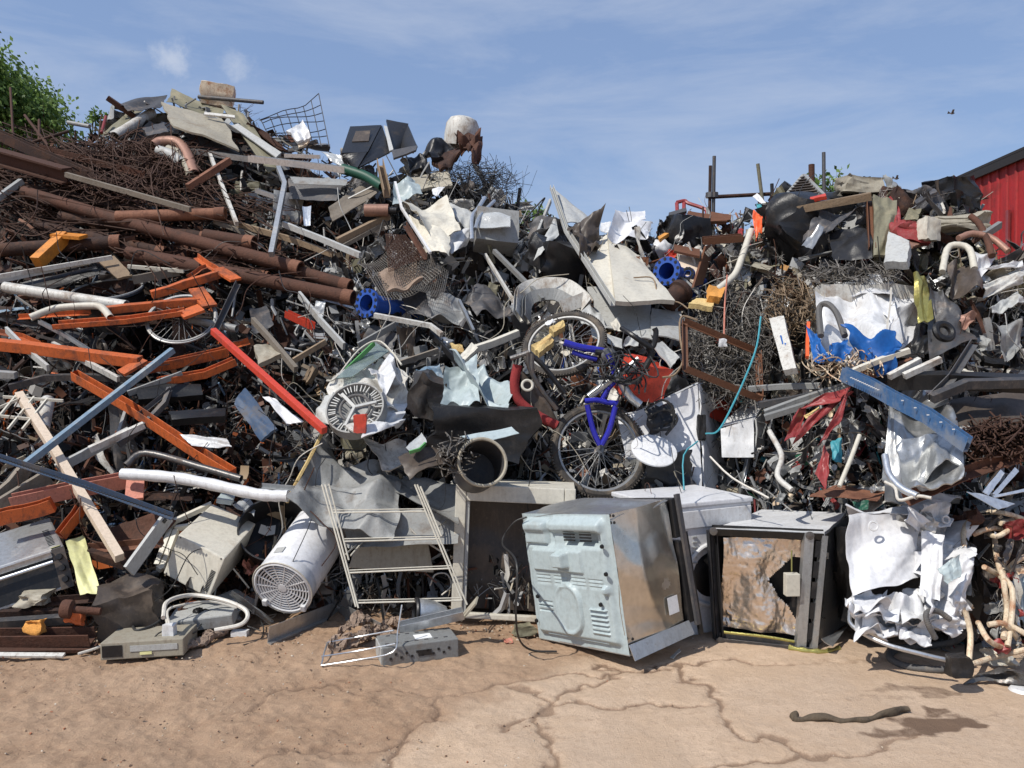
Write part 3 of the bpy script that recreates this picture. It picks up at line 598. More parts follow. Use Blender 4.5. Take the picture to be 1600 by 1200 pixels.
# white window rails, timber, poles
for lab, r, pts, w, h, prof, mt, dd, nm, cat in (
 ('long white window rail left of the barrel, upper of the pair', 'e', [(-20,130),(700,8)], .03, .035, 'box', 'white_dirty', -.35, 'window_rail', 'rail'),
 ('grey white window rail under its twin left of the barrel', 'e', [(-20,160),(560,40)], .03, .03, 'C', 'grey_light', -.3, 'window_rail', 'rail'),
 ('pale rail lying behind the barrel rim', 'e', [(800,65),(1150,95)], .02, .03, 'box', 'cream', -.2, 'window_rail', 'rail'),
 ('pale rusted flat rail right of the barrel', 'e', [(830,150),(1120,95)], .03, .07, 'box', 'wood_grey', -.15, 'flat_rail', 'rail'),
 ('black flat bar standing over the left bicycle wheel', 'e', [(1335,490),(1490,165)], .03, .045, 'L', 'grey_dark', -.4, 'flat_bar', 'steel bar'),
 ('long steel blue box bar leaning up to the right at lower left', 'm', [(38,727),(270,547)], .036, .04, 'box', 'blue_steel', -.55, 'box_bar', 'steel bar'),
 ('pale broken plank slanting down from the left edge', 'e', [(40,460),(170,590),(300,700)], .02, .05, 'box', 'grey_light', -.35, 'plank', 'plank'),
 ('whitish strip pointing at the steel blue bar', 'e', [(330,550),(740,770)], .025, .04, 'box', 'white_dirty', -.35, 'metal_strip', 'strip'),
 ('bright chrome strip left of the orange beams', 'e', [(245,410),(400,490),(572,600)], .02, .03, 'C', 'alu', -.4, 'metal_strip', 'strip'),
 ('dirty white bar with a cut end below the steel blue bar', 'e', [(560,1210),(900,1055)], .035, .04, 'box', 'white_dirty', -.4, 'box_bar', 'steel bar'),
 ('bent dark tube running under the chrome strip', 'e', [(60,820),(290,760),(560,755),(830,770)], .04, .045, 'box', 'grey_dark', -.25, 'bent_bar', 'steel bar'),
 ('grey bar rising right above the black drawers', 'e', [(800,860),(1140,735)], .02, .04, 'box', 'grey', -.3, 'flat_bar', 'steel bar'),
 ('grey tube stub poking in at the left edge', 'e', [(-30,735),(100,745)], .04, .045, 'box', 'grey', -.35, 'box_bar', 'steel bar'),
 ('long cream timber leaning from the trellis down to the toaster oven', 'm', [(30,617),(80,695),(187,872)], .05, .055, 'box', 'wood_pale', -.4, 'timber_post', 'timber'),
 ('black flat bracket bar inside the dark drawers', 'e', [(860,1000),(1070,830)], .015, .03, 'L', 'grey_dark', -.35, 'flat_bar', 'steel bar'),
 ('thin upright grey bar behind the steel blue bar', 'e', [(790,960),(740,1120)], .02, .035, 'box', 'grey', -.3, 'flat_bar', 'steel bar'),
 ('black tube rising past the broken strip at bottom of the orange beams', 'e', [(740,1180),(900,1060),(1030,920),(1060,830)], .03, .04, 'box', 'grey_dark', -.32, 'bent_bar', 'steel bar'),
 ('weathered grey board leaning at the far left edge', 'i', [(-30,330),(60,250),(130,160)], .03, .10, 'box', 'wood_grey', -.25, 'board', 'plank'),
 ('grey weathered board lying right under the perforated bar', 'i', [(-20,360),(240,200)], .03, .09, 'box', 'wood_grey', -.3, 'board', 'plank'),
 ('light grey bar continuing up to the cut end bar', 'i', [(280,165),(640,-20)], .03, .06, 'box', 'grey_light', -.3, 'box_bar', 'steel bar'),
 ('brown rusty bar jutting right behind the cream box frame', 'i', [(430,560),(800,528)], .05, .045, 'L', 'rust_light', -.25, 'angle_iron', 'steel bar'),
 ('dark rusty bar under the brown rusty bar', 'i', [(440,580),(620,640)], .04, .05, 'box', 'rust_dark', -.25, 'steel_bar', 'steel bar'),
 ('thin black bar above the brown channel at the heap foot', 'i', [(-20,845),(520,797)], .04, .04, 'L', 'rust_dark', -.3, 'angle_iron', 'steel bar'),
 ('dirty steel bar second from the bottom left edge', 'i', [(-20,880),(530,868)], .03, .04, 'box', 'rust_dark', -.32, 'steel_bar', 'steel bar'),
 ('bluish dark tube above the brown channel', 'i', [(-20,930),(360,905)], .04, .05, 'box', 'grey_dark', -.36, 'steel_bar', 'steel bar')):
    pbar(nm, cat, lab, r, pts, w, h, prof, mt, dd)
ppipe('peeling_pole', 'pole', 'white pole with peeling paint passing in front of the barrel', 'e', [(30,195),(420,255),(790,312)], .045, 'white_dirty', -.35)
ppipe('curved_tube', 'tube', 'curved cream tube bent over like a hook by the orange beams', 'e', [(190,385),(320,335),(430,318),(600,312),(650,335),(690,385)], .028, 'cream', -.45)
ppipe('steel_tube', 'tube', 'rough grey tube end right of the left bicycle wheel', 'e', [(1190,400),(1480,455)], .03, 'grey', -.3)
psheet('slatted_sheet', 'panel', 'brown slatted wooden panel between the window rails and barrel', 'e', [(600,25),(720,10),(830,130),(740,150)], 'wood', -.2, .01, th=.02)
psheet('car_sheet', 'panel', 'black glossy panel under the white window rails', 'e', [(130,170),(600,60),(620,110),(250,230)], 'black', -.2, .05)
# barrel
b = empty('oil_barrel', 'barrel', 'open black barrel lying among the pipes on the left', P(168, 468, .1), lm='black barrel')
mx_ = MX(P(168, 452, -.1), orient((-.02, -.42, .95)))
VF = lathe([(.27, .0), (.285, -.02), (.27, -.04), (.27, -.28), (.283, -.30), (.27, -.32), (.27, -.6)], 40); part(b, 'shell', xf(VF, mx_), 'black', True)
part(b, 'rim', xf(torus(.272, .011, 40, 6), mx_), 'grey', True); part(b, 'inside', xf(lathe([(.262, -.003), (.262, -.55), (.001, -.56)], 32), mx_), 'rust_dark', True)
# orange racking beams
def orange(label, r, pts, w, h, prof='C', mt='orange', dd=-.4, plate=None, roll=0, holes=0, lm=None):
    e = empty('racking_beam', 'beam', label, center(PT(r, pts, dd)), group='orange racking beams in the left heap', lm=lm)
    part(e, 'beam', bar(PT(r, pts, dd), w*.8, h*.78, prof, roll, seg=4, wob=.006, rng=random.Random(sd())), mt, bev=.003)
    pa, pb = PT(r, [pts[0], pts[-1]], dd - .6*w); hb = B()
    for k in range(7): hb.add(box((.014, .02, .014), pa.lerp(pb, .08 + .14*k)))
    if holes: part(e, 'bolt_holes', (hb.V, hb.F), 'black')
    if plate:
        a, c = PT(r, plate, dd-.02); part(e, 'end_plate', bar([a, c], w*1.3, .02, 'box'), mt)
    return e
orange('long orange beam with a bolted end in front of the bicycle wheel, upper of the pair', 'e', [(640,345),(1250,282)], .09, .075, 'box', plate=[(1225,205),(1310,315)], lm='upper orange beam')
orange('orange channel beam with open side up, just below the upper one', 'e', [(350,428),(800,398),(1145,352)], .16, .05, 'C', 'orange', -.45, plate=[(1130,372),(1260,325)], roll=0)
orange('orange beam rising right behind the bicycle wheel', 'e', [(945,245),(1370,112)], .08, .08, 'box', plate=[(1360,80),(1475,150)])
orange('short orange strip above the rising beam', 'e', [(1170,130),(1290,65)], .03, .04, 'L', 'orange')
orange('orange bar crossing down at the upper end of the rising beam', 'e', [(1220,0),(1375,105)], .05, .06, 'L', 'orange')
orange('long orange beam from the left edge ending in a square plate', 'e', [(-30,548),(880,665)], .09, .10, 'box', plate=[(755,735),(900,650)], lm='left edge orange beam')
orange('long orange beam sliding down to the right behind the steel blue bar', 'm', [(115,586),(200,636),(295,697),(365,742)], .07, .09, 'C', dd=-.35, lm='long diagonal orange beam')
orange('dull orange beam in shade below the bicycle wheel, higher one', 'e', [(900,700),(1100,665),(1420,600)], .09, .09, 'C', 'orange', -.2)
orange('dull orange beam in shade below the bicycle wheel, lower one', 'e', [(980,790),(1280,735),(1470,660)], .09, .07, 'C', 'orange', -.25)
orange('orange strip tucked behind the curved cream tube', 'e', [(110,385),(560,350)], .05, .05, 'L', 'orange', -.2)
orange('orange sliver at the far left above the long beam', 'e', [(-10,470),(130,500),(240,555)], .04, .05, 'L', 'orange', -.25)
orange('faded pink red box beam at lower left with a dark open end', 'i', [(60,335),(360,270),(670,212)], .08, .12, 'C', 'pink_red', -.35, plate=[(672,190),(662,318)], lm='pink red beam')
orange('orange beam cut off under the pink red beam', 'i', [(-20,415),(265,340)], .07, .11, 'C', 'orange', -.45)
orange('short orange beam standing behind the toaster oven', 'i', [(300,500),(400,362)], .05, .09, 'C', 'orange', -.35)
orange('dark orange bracket right of the bicycle wheel', 'e', [(1380,590),(1560,530)], .05, .06, 'L', 'orange', -.15)
pbar('red_beam', 'beam', 'long bright red steel beam slanting down to the crumpled grey sheet', 'm', [(333,517,0),(507,673,0)], .04, .046, 'box', 'red', -.75, lm='bright red beam', bev=.003)
# left bicycle wheel
def wheel(parent, ctr, nrm, Rw, tyre=True, xax=None, knobs=True):
    m = MX(ctr, orient(nrm, xax)); rt = Rw - .026
    if tyre:
        ty = part(parent, 'wheel', xf(torus(rt, .026, 72, 10), m), 'tyre', True)
        if knobs:
            b = B()
            for i in range(96):
                a = 2*math.pi*i/96; q = Vector((math.cos(a), math.sin(a), 0))
                for s in (-1, 1):
                    b.add(xf(box((.012, .011, .012)), m @ MX(q*(rt+.024) + Vector((0, 0, s*.012)), Euler((0, 0, a)).to_matrix())))
            part(ty, 'tread', (b.V, b.F), 'tyre')
        own = ty
    else: own = part(parent, 'wheel', xf(torus(rt+.012, .009, 60, 6), m), 'rim', True)
    rr = rt - .028 if tyre else rt
    part(own, 'rim', xf(lathe([(rr+.008, -.013), (rr-.006, -.012), (rr-.011, 0), (rr-.006, .012), (rr+.008, .013)], 60), m), 'rim', True)
    b = B()
    for i in range(32):
        a = 2*math.pi*i/32; a2 = a + (.5 if i % 2 else -.5); z = .03 if i % 4 < 2 else -.03
        b.add(xf(tube([Vector((.022*math.cos(a2), .022*math.sin(a2), z)), Vector(((rr-.006)*math.cos(a), (rr-.006)*math.sin(a), 0))], .0017, 3), m))
    part(own, 'spokes', (b.V, b.F), 'rim')
    part(own, 'hub', xf(lathe([(.001, -.05), (.008, -.05), (.009, -.035), (.028, -.032), (.028, -.028), (.016, -.024), (.016, .024), (.028, .028), (.028, .032), (.009, .035), (.008, .05), (.001, .05)], 16), m), 'steel_dark', True)
w = empty('loose_bicycle_wheel', 'bicycle wheel', 'tyreless bicycle wheel with bent spokes among the orange beams', P(284, 500, -.35), lm='tyreless bicycle wheel')
wheel(w, P(284, 498, -.35), (.1, -.75, .65), .27, False)
# trellis, drawers, misc left
b = B()
for (x0, y0, x1, y1) in ((20,880,395,905),(-10,1010,105,870),(50,1085,215,880),(140,1085,300,890),(-10,950,180,870),(0,1000,200,1020)):
    b.add(bar(PT('e', [(x0,y0),(x1,y1)], -.42), .012, .018))
thing('trellis', 'trellis', 'broken cream trellis lattice at the left edge', (b.V, b.F), 'cream', lm='cream trellis')
ppipe('peeling_pole', 'pole', 'white and black peeling post stub behind the trellis', 'e', [(300,900),(265,1080)], .045, 'white_dirty', -.3)
for lab, pts in (('black empty drawer box right of the steel blue bar', [(860,830),(1260,835,.1),(1270,900,.1),(870,930)]), ('black drawer front lower of the two', [(1060,1010),(1415,990,.1),(1410,1040),(1080,1060)])):
    psheet('drawer', 'drawer', lab, 'e', pts, 'black', -.25, .02, th=.05)
psheet('plastic_tray', 'tray', 'blueish translucent tray above the white wrapped pipe', 'f', [(-60,830),(140,1090,-.1),(40,1170),(-130,930)], 'blue_dark', -.35, .06, th=.02)
psheet('torn_bag', 'plastic bag', 'crumpled bluish white bag hanging over the red beam', 'f', [(40,880),(130,900),(300,1050),(190,1040)], 'white_clean', -.5, .15)
psheet('torn_bag', 'plastic bag', 'white plastic sheet lying above the long orange beam end', 'e', [(1120,1110),(1420,1150),(1450,1200),(1200,1190)], 'white', -.4, .12)
# lower left
o = pbar('perforated_bar', 'steel bar', 'long dark blue perforated slotted bar crossing the lower left', 'm', [(-10,712),(130,756),(269,807)], .025, .038, 'L', 'blue_dark', -.62, lm='perforated bar')
b = B(); A_, B_ = P(-10, 712, -.66), P(269, 807, -.66)
for i in range(60): q = A_.lerp(B_, i/60); b.add(box((.016, .006, .007), q))
part(o, 'slots', (b.V, b.F), 'black')
w = ppipe('wrapped_pipe', 'pipe', 'long pipe wrapped in white plastic lying above the cream box', 'i', [(600,190),(900,215),(1263,290),(1420,300)], .033, 'white', -.5, False, lm='white wrapped pipe', rib=.12)
part(w, 'tail_bar', bar(PT('j', [(90,250),(305,268)], -.5), .02, .03, 'L'), 'galv')
ppipe('chrome_rail', 'rail', 'bent dark chrome rail over the white wrapped pipe', 'i', [(620,150),(722,88),(1000,160),(1190,215)], .022, 'steel_dark', -.5)
psheet('yellow_sheet', 'metal sheet', 'pale yellow folded sheet standing right of the toaster oven', 'i', [(325,522),(412,495,.1),(500,780),(395,787)], 'yellow_pale', -.35, .10, folds=4, lm='pale yellow sheet')
psheet('rusty_plate', 'metal plate', 'flat rusty brown plate behind the holed grey bar', 'i', [(530,465),(760,385),(870,420),(600,660)], 'rust', -.1, .04)
o = pbar('holed_bar', 'steel bar', 'light grey flat bar with a slot hole leaning left of the cream box', 'i', [(635,670),(830,400)], .02, .09, 'box', 'grey_light', -.42, lm='holed grey bar')
part(o, 'hole', bar(PT('i', [(806,430),(818,414)], -.44), .01, .022), 'black')
b = B()
for q in ([(775,640),(855,430)], [(850,430),(1045,340)], [(800,660),(870,470)], [(865,460),(930,450)], [(780,650),(800,665)]): b.add(bar(PT('i', q, -.05), .03, .03, 'box'))
thing('metal_rack', 'rack', 'cream open frame leaning behind the cream box', (b.V, b.F), 'cream')
o = thing('plastic_bin', 'bin', 'dirty dark brown plastic bin lying below the holed grey bar', xf(crushbox((.30, .26, .25), 14, .34, 31, 9, .02), MX(G(205, 950, .17), Euler((.15, -.12, .3)).to_matrix())), 'brown_plastic', lm='brown plastic bin')
o = thing('round_tub', 'tub', 'dark navy round tub behind the white water heater', xf(lathe([(.001, 0), (.19, 0), (.215, .25), (.22, .26), (.21, .26), (.2, .05), (.001, .04)], 32), MX(P(430, 855, .12), orient((.2, -.75, .6)))), 'black', True)
# foot of the heap
pbar('channel_beam', 'steel bar', 'rusty brown channel lying on the ground at bottom left', 'i', [(-20,1000),(455,993)], .08, .07, 'C', 'rust', -.42, lm='rusty ground channel')
o = thing('white_strip', 'strip', 'thin white strip on the ground along the bottom left edge', bar([G(-20, 1023, .012), G(100, 1024, .012)], .03, .012), 'white_dirty')
o = thing('steel_bar', 'steel bar', 'flat rusty bar on the ground between channel and white strip', bar([G(-20, 1015, .02), G(150, 1012, .02)], .06, .02), 'rust')
b = thing('round_bolt', 'bolt', 'big round rusty bolt head above the ground channel', xf(lathe([(.001, 0), (.045, 0), (.05, .01), (.05, .05), (.03, .06), (.02, .06), (.02, .2)], 20, True), MX(P(97, 951, -.5), orient((.9, .1, -.1)))), 'rust', True)
for i, (x, y, lab) in enumerate(((55, 978, 'orange rusty block at the foot of the heap, leftmost'), (118, 965, 'orange rusty handle at the foot of the heap, right one'))):
    thing('rusty_clamp', 'clamp', lab, xf(crushbox((.08, .06, .06), 8, .5, 40+i), MX(P(x, y, -.45))), ('foam_orange', 'orange')[i])
thing('rubble_lump', 'lump', 'round dusty lump left of the pale yellow sheet', xf(crushbox((.15, .1, .07), 10, .5, 44), MX(P(52, 935, -.35))), 'beige')
# ================================================================ CENTRE LEFT TOP
for lab, r, pts, w, h, prof, mt, dd, nm, cat in (
 ('long aluminium rail lying level under the summit, uppermost', 'b', [(-40,590),(300,630),(560,662)], .07, .06, 'C', 'alu', -.4, 'aluminium_rail', 'rail'),
 ('short aluminium rail resting above the long one', 'b', [(180,572),(400,580)], .04, .035, 'box', 'alu', -.45, 'aluminium_rail', 'rail'),
 ('grey steel rail behind the long aluminium rail', 'm', [(300,236),(410,252)], .05, .05, 'C', 'galv', -.3, 'aluminium_rail', 'rail'),
 ('upright grey frame bar with a bent top in the centre left', 'b', [(95,1190),(180,750),(140,650)], .04, .05, 'box', 'galv', -.5, 'frame_bar', 'steel bar'),
 ('pale green bar slanting down under the brown panel', 'b', [(170,1000),(400,1090),(650,1195)], .03, .05, 'box', 'grey_light', -.35, 'metal_strip', 'strip'),
 ('rust yellow timber post standing right of the green tube', 'b', [(775,615),(820,810)], .06, .09, 'C', 'wood', -.5, 'timber_post', 'timber'),
 ('brown timber rising right under the cardboard tube', 'b', [(510,1110),(830,950)], .05, .06, 'box', 'wood', -.35, 'timber_batten', 'timber'),
 ('second thin timber below the rising brown timber', 'b', [(540,1140),(820,990)], .02, .035, 'box', 'wood_grey', -.3, 'timber_batten', 'timber'),
 ('silver strip end left of the dark open box', 'b', [(0,790),(120,830)], .03, .04, 'C', 'alu', -.4, 'metal_strip', 'strip'),
 ('white strut leaning across the crumpled white sheets', 'b', [(870,740),(910,900),(1090,1180)], .02, .022, 'box', 'white', -.7, 'strut', 'strut'),
 ('rusty brown bar leaning on the wire crate', 'b', [(930,1000),(1060,1210)], .03, .045, 'L', 'rust', -.6, 'steel_bar', 'steel bar'),
 ('dark bar falling from the white sheets toward the gap', 'm', [(772,392),(848,468)], .03, .035, 'box', 'grey', -.4, 'steel_bar', 'steel bar'),
 ('long dark bar under the white sheets right side', 'm', [(758,398),(808,480)], .02, .03, 'box', 'white_dirty', -.35, 'steel_bar', 'steel bar'),
 ('silver strut leaning left beside the big cream panel', 'c', [(130,740),(240,455)], .02, .045, 'box', 'grey_light', -.3, 'strut', 'strut'),
 ('green streaked grey strip left of the washing drum', 'f', [(270,240),(400,400),(550,565)], .02, .06, 'box', 'grey_light', -.3, 'metal_strip', 'strip'),
 ('wooden batten pointing right above the bright red beam', 'f', [(235,655),(435,535)], .02, .04, 'box', 'wood', -.35, 'timber_batten', 'timber'),
 ('dark long bar from the left down to the wooden batten', 'f', [(-20,400),(90,520),(250,710)], .03, .05, 'box', 'wood_grey', -.35, 'steel_bar', 'steel bar'),
 ('rusty pale rod under the blue flanged pipe, hooked at its end', 'f', [(740,370),(1090,435),(1160,490)], .03, .035, 'box', 'white_dirty', -.4, 'steel_bar', 'steel bar'),
 ('grey strip behind the rusty pale rod', 'f', [(640,560),(870,430)], .02, .05, 'box', 'grey', -.15, 'metal_strip', 'strip'),
 ('brown strip between the drum and the silver sheet', 'f', [(900,670),(1140,590)], .02, .04, 'box', 'wood_grey', -.25, 'metal_strip', 'strip'),
 ('black strip left of the silver crumpled sheet', 'f', [(1090,480),(1280,690)], .02, .05, 'box', 'black', -.25, 'metal_strip', 'strip'),
 ('small shiny strut standing in the centre gap', 'f', [(1270,280),(1360,470)], .02, .03, 'box', 'galv', -.35, 'strut', 'strut'),
 ('red steel bar end left of the centre gap', 'f', [(190,360),(360,440)], .04, .06, 'C', 'red', -.05, 'steel_bar', 'steel bar'),
 ('dirty yellow threaded bar above the silver sheet', 'f', [(1340,590),(1480,545),(1640,480)], .04, .05, 'box', 'cream', -.4, 'threaded_bar', 'steel bar')):
    pbar(nm, cat, lab, r, pts, w, h, prof, mt, dd)
ppipe('green_tube', 'tube', 'dark green plastic tube end right of the aluminium rails', 'b', [(540,655),(680,700),(790,765)], .05, 'green', -.35)
tb = ppipe('cardboard_tube', 'tube', 'pinkish cardboard tube with a black core, centre left', 'b', [(680,915),(830,915)], .055, 'copper', -.5, lm='pink cardboard tube')
part(tb, 'core', tube(PT('b', [(800,915),(880,918)], -.5), .032, 14, True), 'black', True)
psheet('brown_sheet', 'panel', 'dusty brown flat panel leaning above the pink cardboard tube', 'b', [(450,905),(690,740,.2),(760,820,.1),(480,985)], 'wood_grey', -.3, .04, th=.01)
psheet('open_tray', 'tray', 'long dark open steel tray under the aluminium rails', 'b', [(200,715),(560,735),(500,870),(210,840)], 'grey_dark', -.2, .05)
psheet('open_tray', 'tray', 'grey top lip of the dark open tray', 'b', [(210,705),(575,725),(560,760),(240,750)], 'grey', -.4, .03)
psheet('curved_trim', 'trim', 'white crescent shaped trim left of the brown panel', 'b', [(290,890),(345,885),(340,1010),(300,1010)], 'alu', -.35, .08, bend=.05)
psheet('plastic_piece', 'plastic', 'white torn plastic housing on the crest by the mesh', 'b', [(190,435),(295,352),(345,470),(260,500)], 'white', -.35, .18, th=.03)
psheet('plastic_piece', 'plastic', 'brown stained lower lip of the torn white housing', 'b', [(240,460),(340,480),(330,500),(270,530)], 'rust_cream', -.3, .1, th=.02)
psheet('clear_film', 'plastic sheet', 'wrinkled clear film left of the black bins on the crest', 'b', [(410,545),(530,570),(550,640),(470,610)], 'film', -.3, .15)
# two dark bins on the crest
def open_box(name, cat, label, faces, mt, dd, extra=None, lm=None):
    e = empty(name, cat, label, P(*faces[0][1][0][:2], dd) if False else center(PT(faces[0][0], faces[0][1], dd)), lm=lm)
    for r, pts, mat, nm in faces: part(e, nm, sheet(PT(r, pts, dd), 6, .01, .02, sd(), 0, 4), mat or mt)
    return e
e = open_box('black_bin', 'bin', 'dark bin with a label recess on the crest, left one', [
 ('b', [(590,402,.1),(785,392,.1),(700,560,-.15),(535,570,-.15)], None, 'front_panel'), ('b', [(785,392,.1),(835,560,.05),(640,655,-.2),(700,560,-.15)], None, 'side_panel'), ('b', [(535,570,-.15),(700,560,-.15),(640,655,-.2),(590,640,0)], None, 'bottom_panel')], 'black', -.25, lm='left dark bin')
part(e, 'label_frame', sheet(PT('b', [(625,425),(715,420),(705,485),(600,490)], -.34), 3, 0, .01), 'brown_plastic')
e = open_box('black_bin', 'bin', 'dark round cornered bin gaping open on the crest, right one', [
 ('b', [(812,357,.2),(950,382,.25),(905,545,.3),(855,555,.1)], None, 'inner_panel'), ('b', [(950,382,.25),(1012,520,0),(985,560,0),(900,545,.3)], None, 'side_panel'),
 ('b', [(850,552,-.1),(1010,520,-.1),(1000,550,-.15),(860,600,-.15)], 'grey_dark', 'lower_lip'), ('b', [(800,395,.1),(820,400,.1),(860,545,-.1),(835,555,-.1)], 'grey_light', 'rim')], 'black', -.25, lm='right dark bin')
psheet('brown_sheet', 'panel', 'beige dusty slab right of the timber post near the crest', 'b', [(970,735),(1200,670,.1),(1225,780),(1010,800)], 'beige', -.2, .05, th=.03)
# rusted drum on the crest
e = empty('rusted_drum', 'drum', 'white rounded drum torn open with rusty flaps at the crest', P(722, 225, 0), lm='rusted white drum')
part(e, 'dome', xf(lathe([(.001, .20), (.08, .195), (.14, .17), (.175, .11), (.18, 0), (.175, -.12)], 28), MX(P(721, 212, 0), orient((.15, -.1, 1)))), 'white_dirty', True)
for q in ([(1250,470),(1410,430,.1),(1400,500),(1280,540)], [(1330,500),(1415,470,.1),(1410,590),(1350,620)], [(1240,450),(1330,440),(1350,560),(1290,530)]): part(e, 'torn_flap', sheet(PT('b', q, -.2), 14, .25, .012, sd(), .06, 8), 'rust')
for q, mt in (([(1030,570),(1200,500,.1),(1270,560),(1100,640)], 'black'), ([(940,600),(1060,590),(1090,680),(970,690)], 'black'), ([(1100,620),(1270,540),(1280,620),(1150,680)], 'rust_dark')): psheet('burnt_scrap', 'scrap', {0: 'burnt black lump left of the rusted white drum', 1: 'black soft lump right of the right dark bin', 2: 'dark rusty flap directly under the rusted white drum'}[[940, 1030, 1100].index(q[0][0]) if False else (1 if q[0][0] == 940 else 2 if q[0][0] == 1100 else 0)], 'b', q, mt, -.15, .3, th=.04)
tangle('wire_tangle', 'wire', 'wispy tangle of thin black wire hanging off the crest', 742, 285, 62, 26, 260, .0026, 'cable', -.1, 21, (1.0, .8), .7, lm='wire tangle on the crest', sides=3)
tangle('wire_tangle', 'wire', 'loose hair thin wires trailing into the sky right of the drum', 775, 292, 45, 22, 26, .002, 'cable', -.05, 22, (1.8, .8), .9, sides=3)
def net(name, cat, label, r, q, nu, nv, rad, mat, dd=0, amp=.04, seed=0, lm=None, skip=0.0, bend=0):
    rng = random.Random(seed); c = PT(r, q, dd); off = Vector((rng.uniform(0, 50), 3, 1)); nrm = (c[2]-c[0]).cross(c[3]-c[1]).normalized(); b = B()
    def S(u, v): p = c[0]*(1-u)*(1-v) + c[1]*u*(1-v) + c[2]*u*v + c[3]*(1-u)*v; return p + nrm*(amp*noise.noise(p*3+off) + bend*(.25-(u-.5)**2)*4)
    for i in range(nu+1):
        if rng.random() < skip: continue
        b.add(tube([S(i/nu, t/8) for t in range(9)], rad, 3))
    for j in range(nv+1):
        if rng.random() < skip: continue
        b.add(tube([S(t/8, j/nv) for t in range(9)], rad, 3))
    return thing(name, cat, label, (b.V, b.F), mat, lm=lm)
net('reinforcing_mesh', 'steel mesh', 'sheet of square steel mesh sticking up against the sky', 'b', [(20,350,.2),(395,205,.3),(455,500),(100,470)], 7, 6, .006, 'grey_dark', -.1, .08, 3, lm='square steel mesh')
net('wire_crate', 'wire crate', 'crushed grid wire crate in the centre left of the heap', 'm', [(560,408),(625,372),(690,430),(600,470)], 22, 22, .0028, 'wiregrey', -.5, .1, 4, lm='crushed wire crate', bend=.06)
net('wire_crate', 'wire crate', 'rusty front face of grid mesh below the white sheets', 'b', [(810,1060),(930,1035),(1050,1230),(830,1300)], 20, 20, .0028, 'wirerust', -.6, .08, 5)
net('wire_crate', 'wire crate', 'loose sagging mesh right of the matted rope mat', 'm', [(660,405),(700,420),(690,465),(640,450)], 16, 14, .0026, 'wiregrey', -.5, .1, 6)
psheet('rope_mat', 'mat', 'matted brown coir mat rolled by the blue flanged pipe', 'f', [(760,130),(1000,50,.1),(1050,170),(820,250)], 'wool', -.4, .12, nz=.08, th=.03, lm='brown coir mat')
# crumpled white sheets
psheet('crumpled_sheet', 'metal sheet', 'bluish white buckled sheet, top of the white sheet cluster', 'b', [(865,715),(990,730,.1),(1040,800),(850,880)], 'bluegrey', -.45, .25, n=20, lm='white sheet cluster')
psheet('crumpled_sheet', 'metal sheet', 'large bowed white sheet with a torn rim, middle of the cluster', 'b', [(910,855,-.1),(1190,835,.1),(1285,1045,0),(1050,1010,-.2)], 'cream', -.65, .14, n=24, bend=.08)
psheet('crumpled_sheet', 'metal sheet', 'white folded sheet hanging lowest in the cluster', 'b', [(960,960,0),(1210,1050,-.05),(1210,1200,-.1),(1070,1190,0)], 'cream', -.6, .12, n=20, bend=-.05)
psheet('crumpled_sheet', 'metal sheet', 'narrow white flap turned right at the edge of the cluster', 'b', [(1215,1045),(1335,1020,.2),(1320,1130,.2),(1215,1195)], 'white', -.55, .10)
psheet('crumpled_sheet', 'metal sheet', 'grey dusty sheet behind the bowed white sheet', 'b', [(1210,870),(1350,930),(1330,1030),(1260,1000)], 'grey_light', -.35, .1)
psheet('crumpled_sheet', 'metal sheet', 'small torn white scrap above the cluster', 'b', [(1100,785),(1180,768),(1130,830),(1105,815)], 'white', -.45, .1)
# electricity meter / lamp housing
e = empty('lamp_housing', 'lamp housing', 'grey lamp housing with clear ribbed cover right of white sheets', P(775, 362, -.4), lm='grey lamp housing')
part(e, 'body', xf(crushbox((.36, .25, .32), 10, .06, 5, 6, .0), MX(P(775, 362, -.35), Euler((-.35, .1, .15)).to_matrix())), 'grey', bev=0)
part(e, 'clear_cover', sheet(PT('b', [(1400,930),(1590,950),(1590,1030),(1390,1020)], -.62), 8, .06, .01, 9), 'film')
part(e, 'mounting_arm', tube(PT('b', [(1350,1100),(1350,960),(1390,900),(1430,835)], -.65), .018, 8, sm=5), 'alu', True)
part(e, 'mounting_arm', tube(PT('b', [(1370,1030),(1400,950),(1490,855)], -.65), .016, 8, sm=5), 'alu', True)
# blue flanged pipes
def flanged(label, c0, c1, r, R, dd, lm=None, fl2=True):
    a, b_ = P(*c0), P(*c1); ax = (b_-a).normalized(); e = empty('flanged_pipe', 'flanged pipe', label, a, group='blue flanged pipes', lm=lm); m = MX(a, orient(ax)); L = (b_-a).length
    part(e, 'barrel', xf(lathe([(r*.84, -.01), (r*.84, L), (r, L), (r, -.01)], 36), m), 'blue', True)
    def fl(z): return xf(lathe([(r*.84, z), (R, z), (R, z+.03), (r*.98, z+.03)], 40), m)
    f = part(e, 'flange', fl(-.02), 'blue', True); bb = B()
    for i in range(12): q = 2*math.pi*i/12; bb.add(xf(lathe([(.001, 0), (.014, 0), (.014, .004)], 10), m @ MX((math.cos(q)*(R+r)/2*1.02, math.sin(q)*(R+r)/2*1.02, -.0235))))
    part(f, 'bolt_holes', (bb.V, bb.F), 'black')
    if fl2: part(e, 'flange', fl(L-.03), 'blue', True)
flanged('large blue flanged pipe facing left in the centre right of the heap', (1043, 424, -.35), (1078, 440, .1), .082, .12, 0, 'large blue flanged pipe')
flanged('small blue flange showing right behind the large blue flanged pipe', (1076, 428, -.25), (1100, 440, .1), .03, .055, 0, None, False)
flanged('blue flanged pipe in shade at the right ends of the rusty pipes', (575, 474, -.35), (640, 488, .15), .08, .115, 0, 'shaded blue flanged pipe')
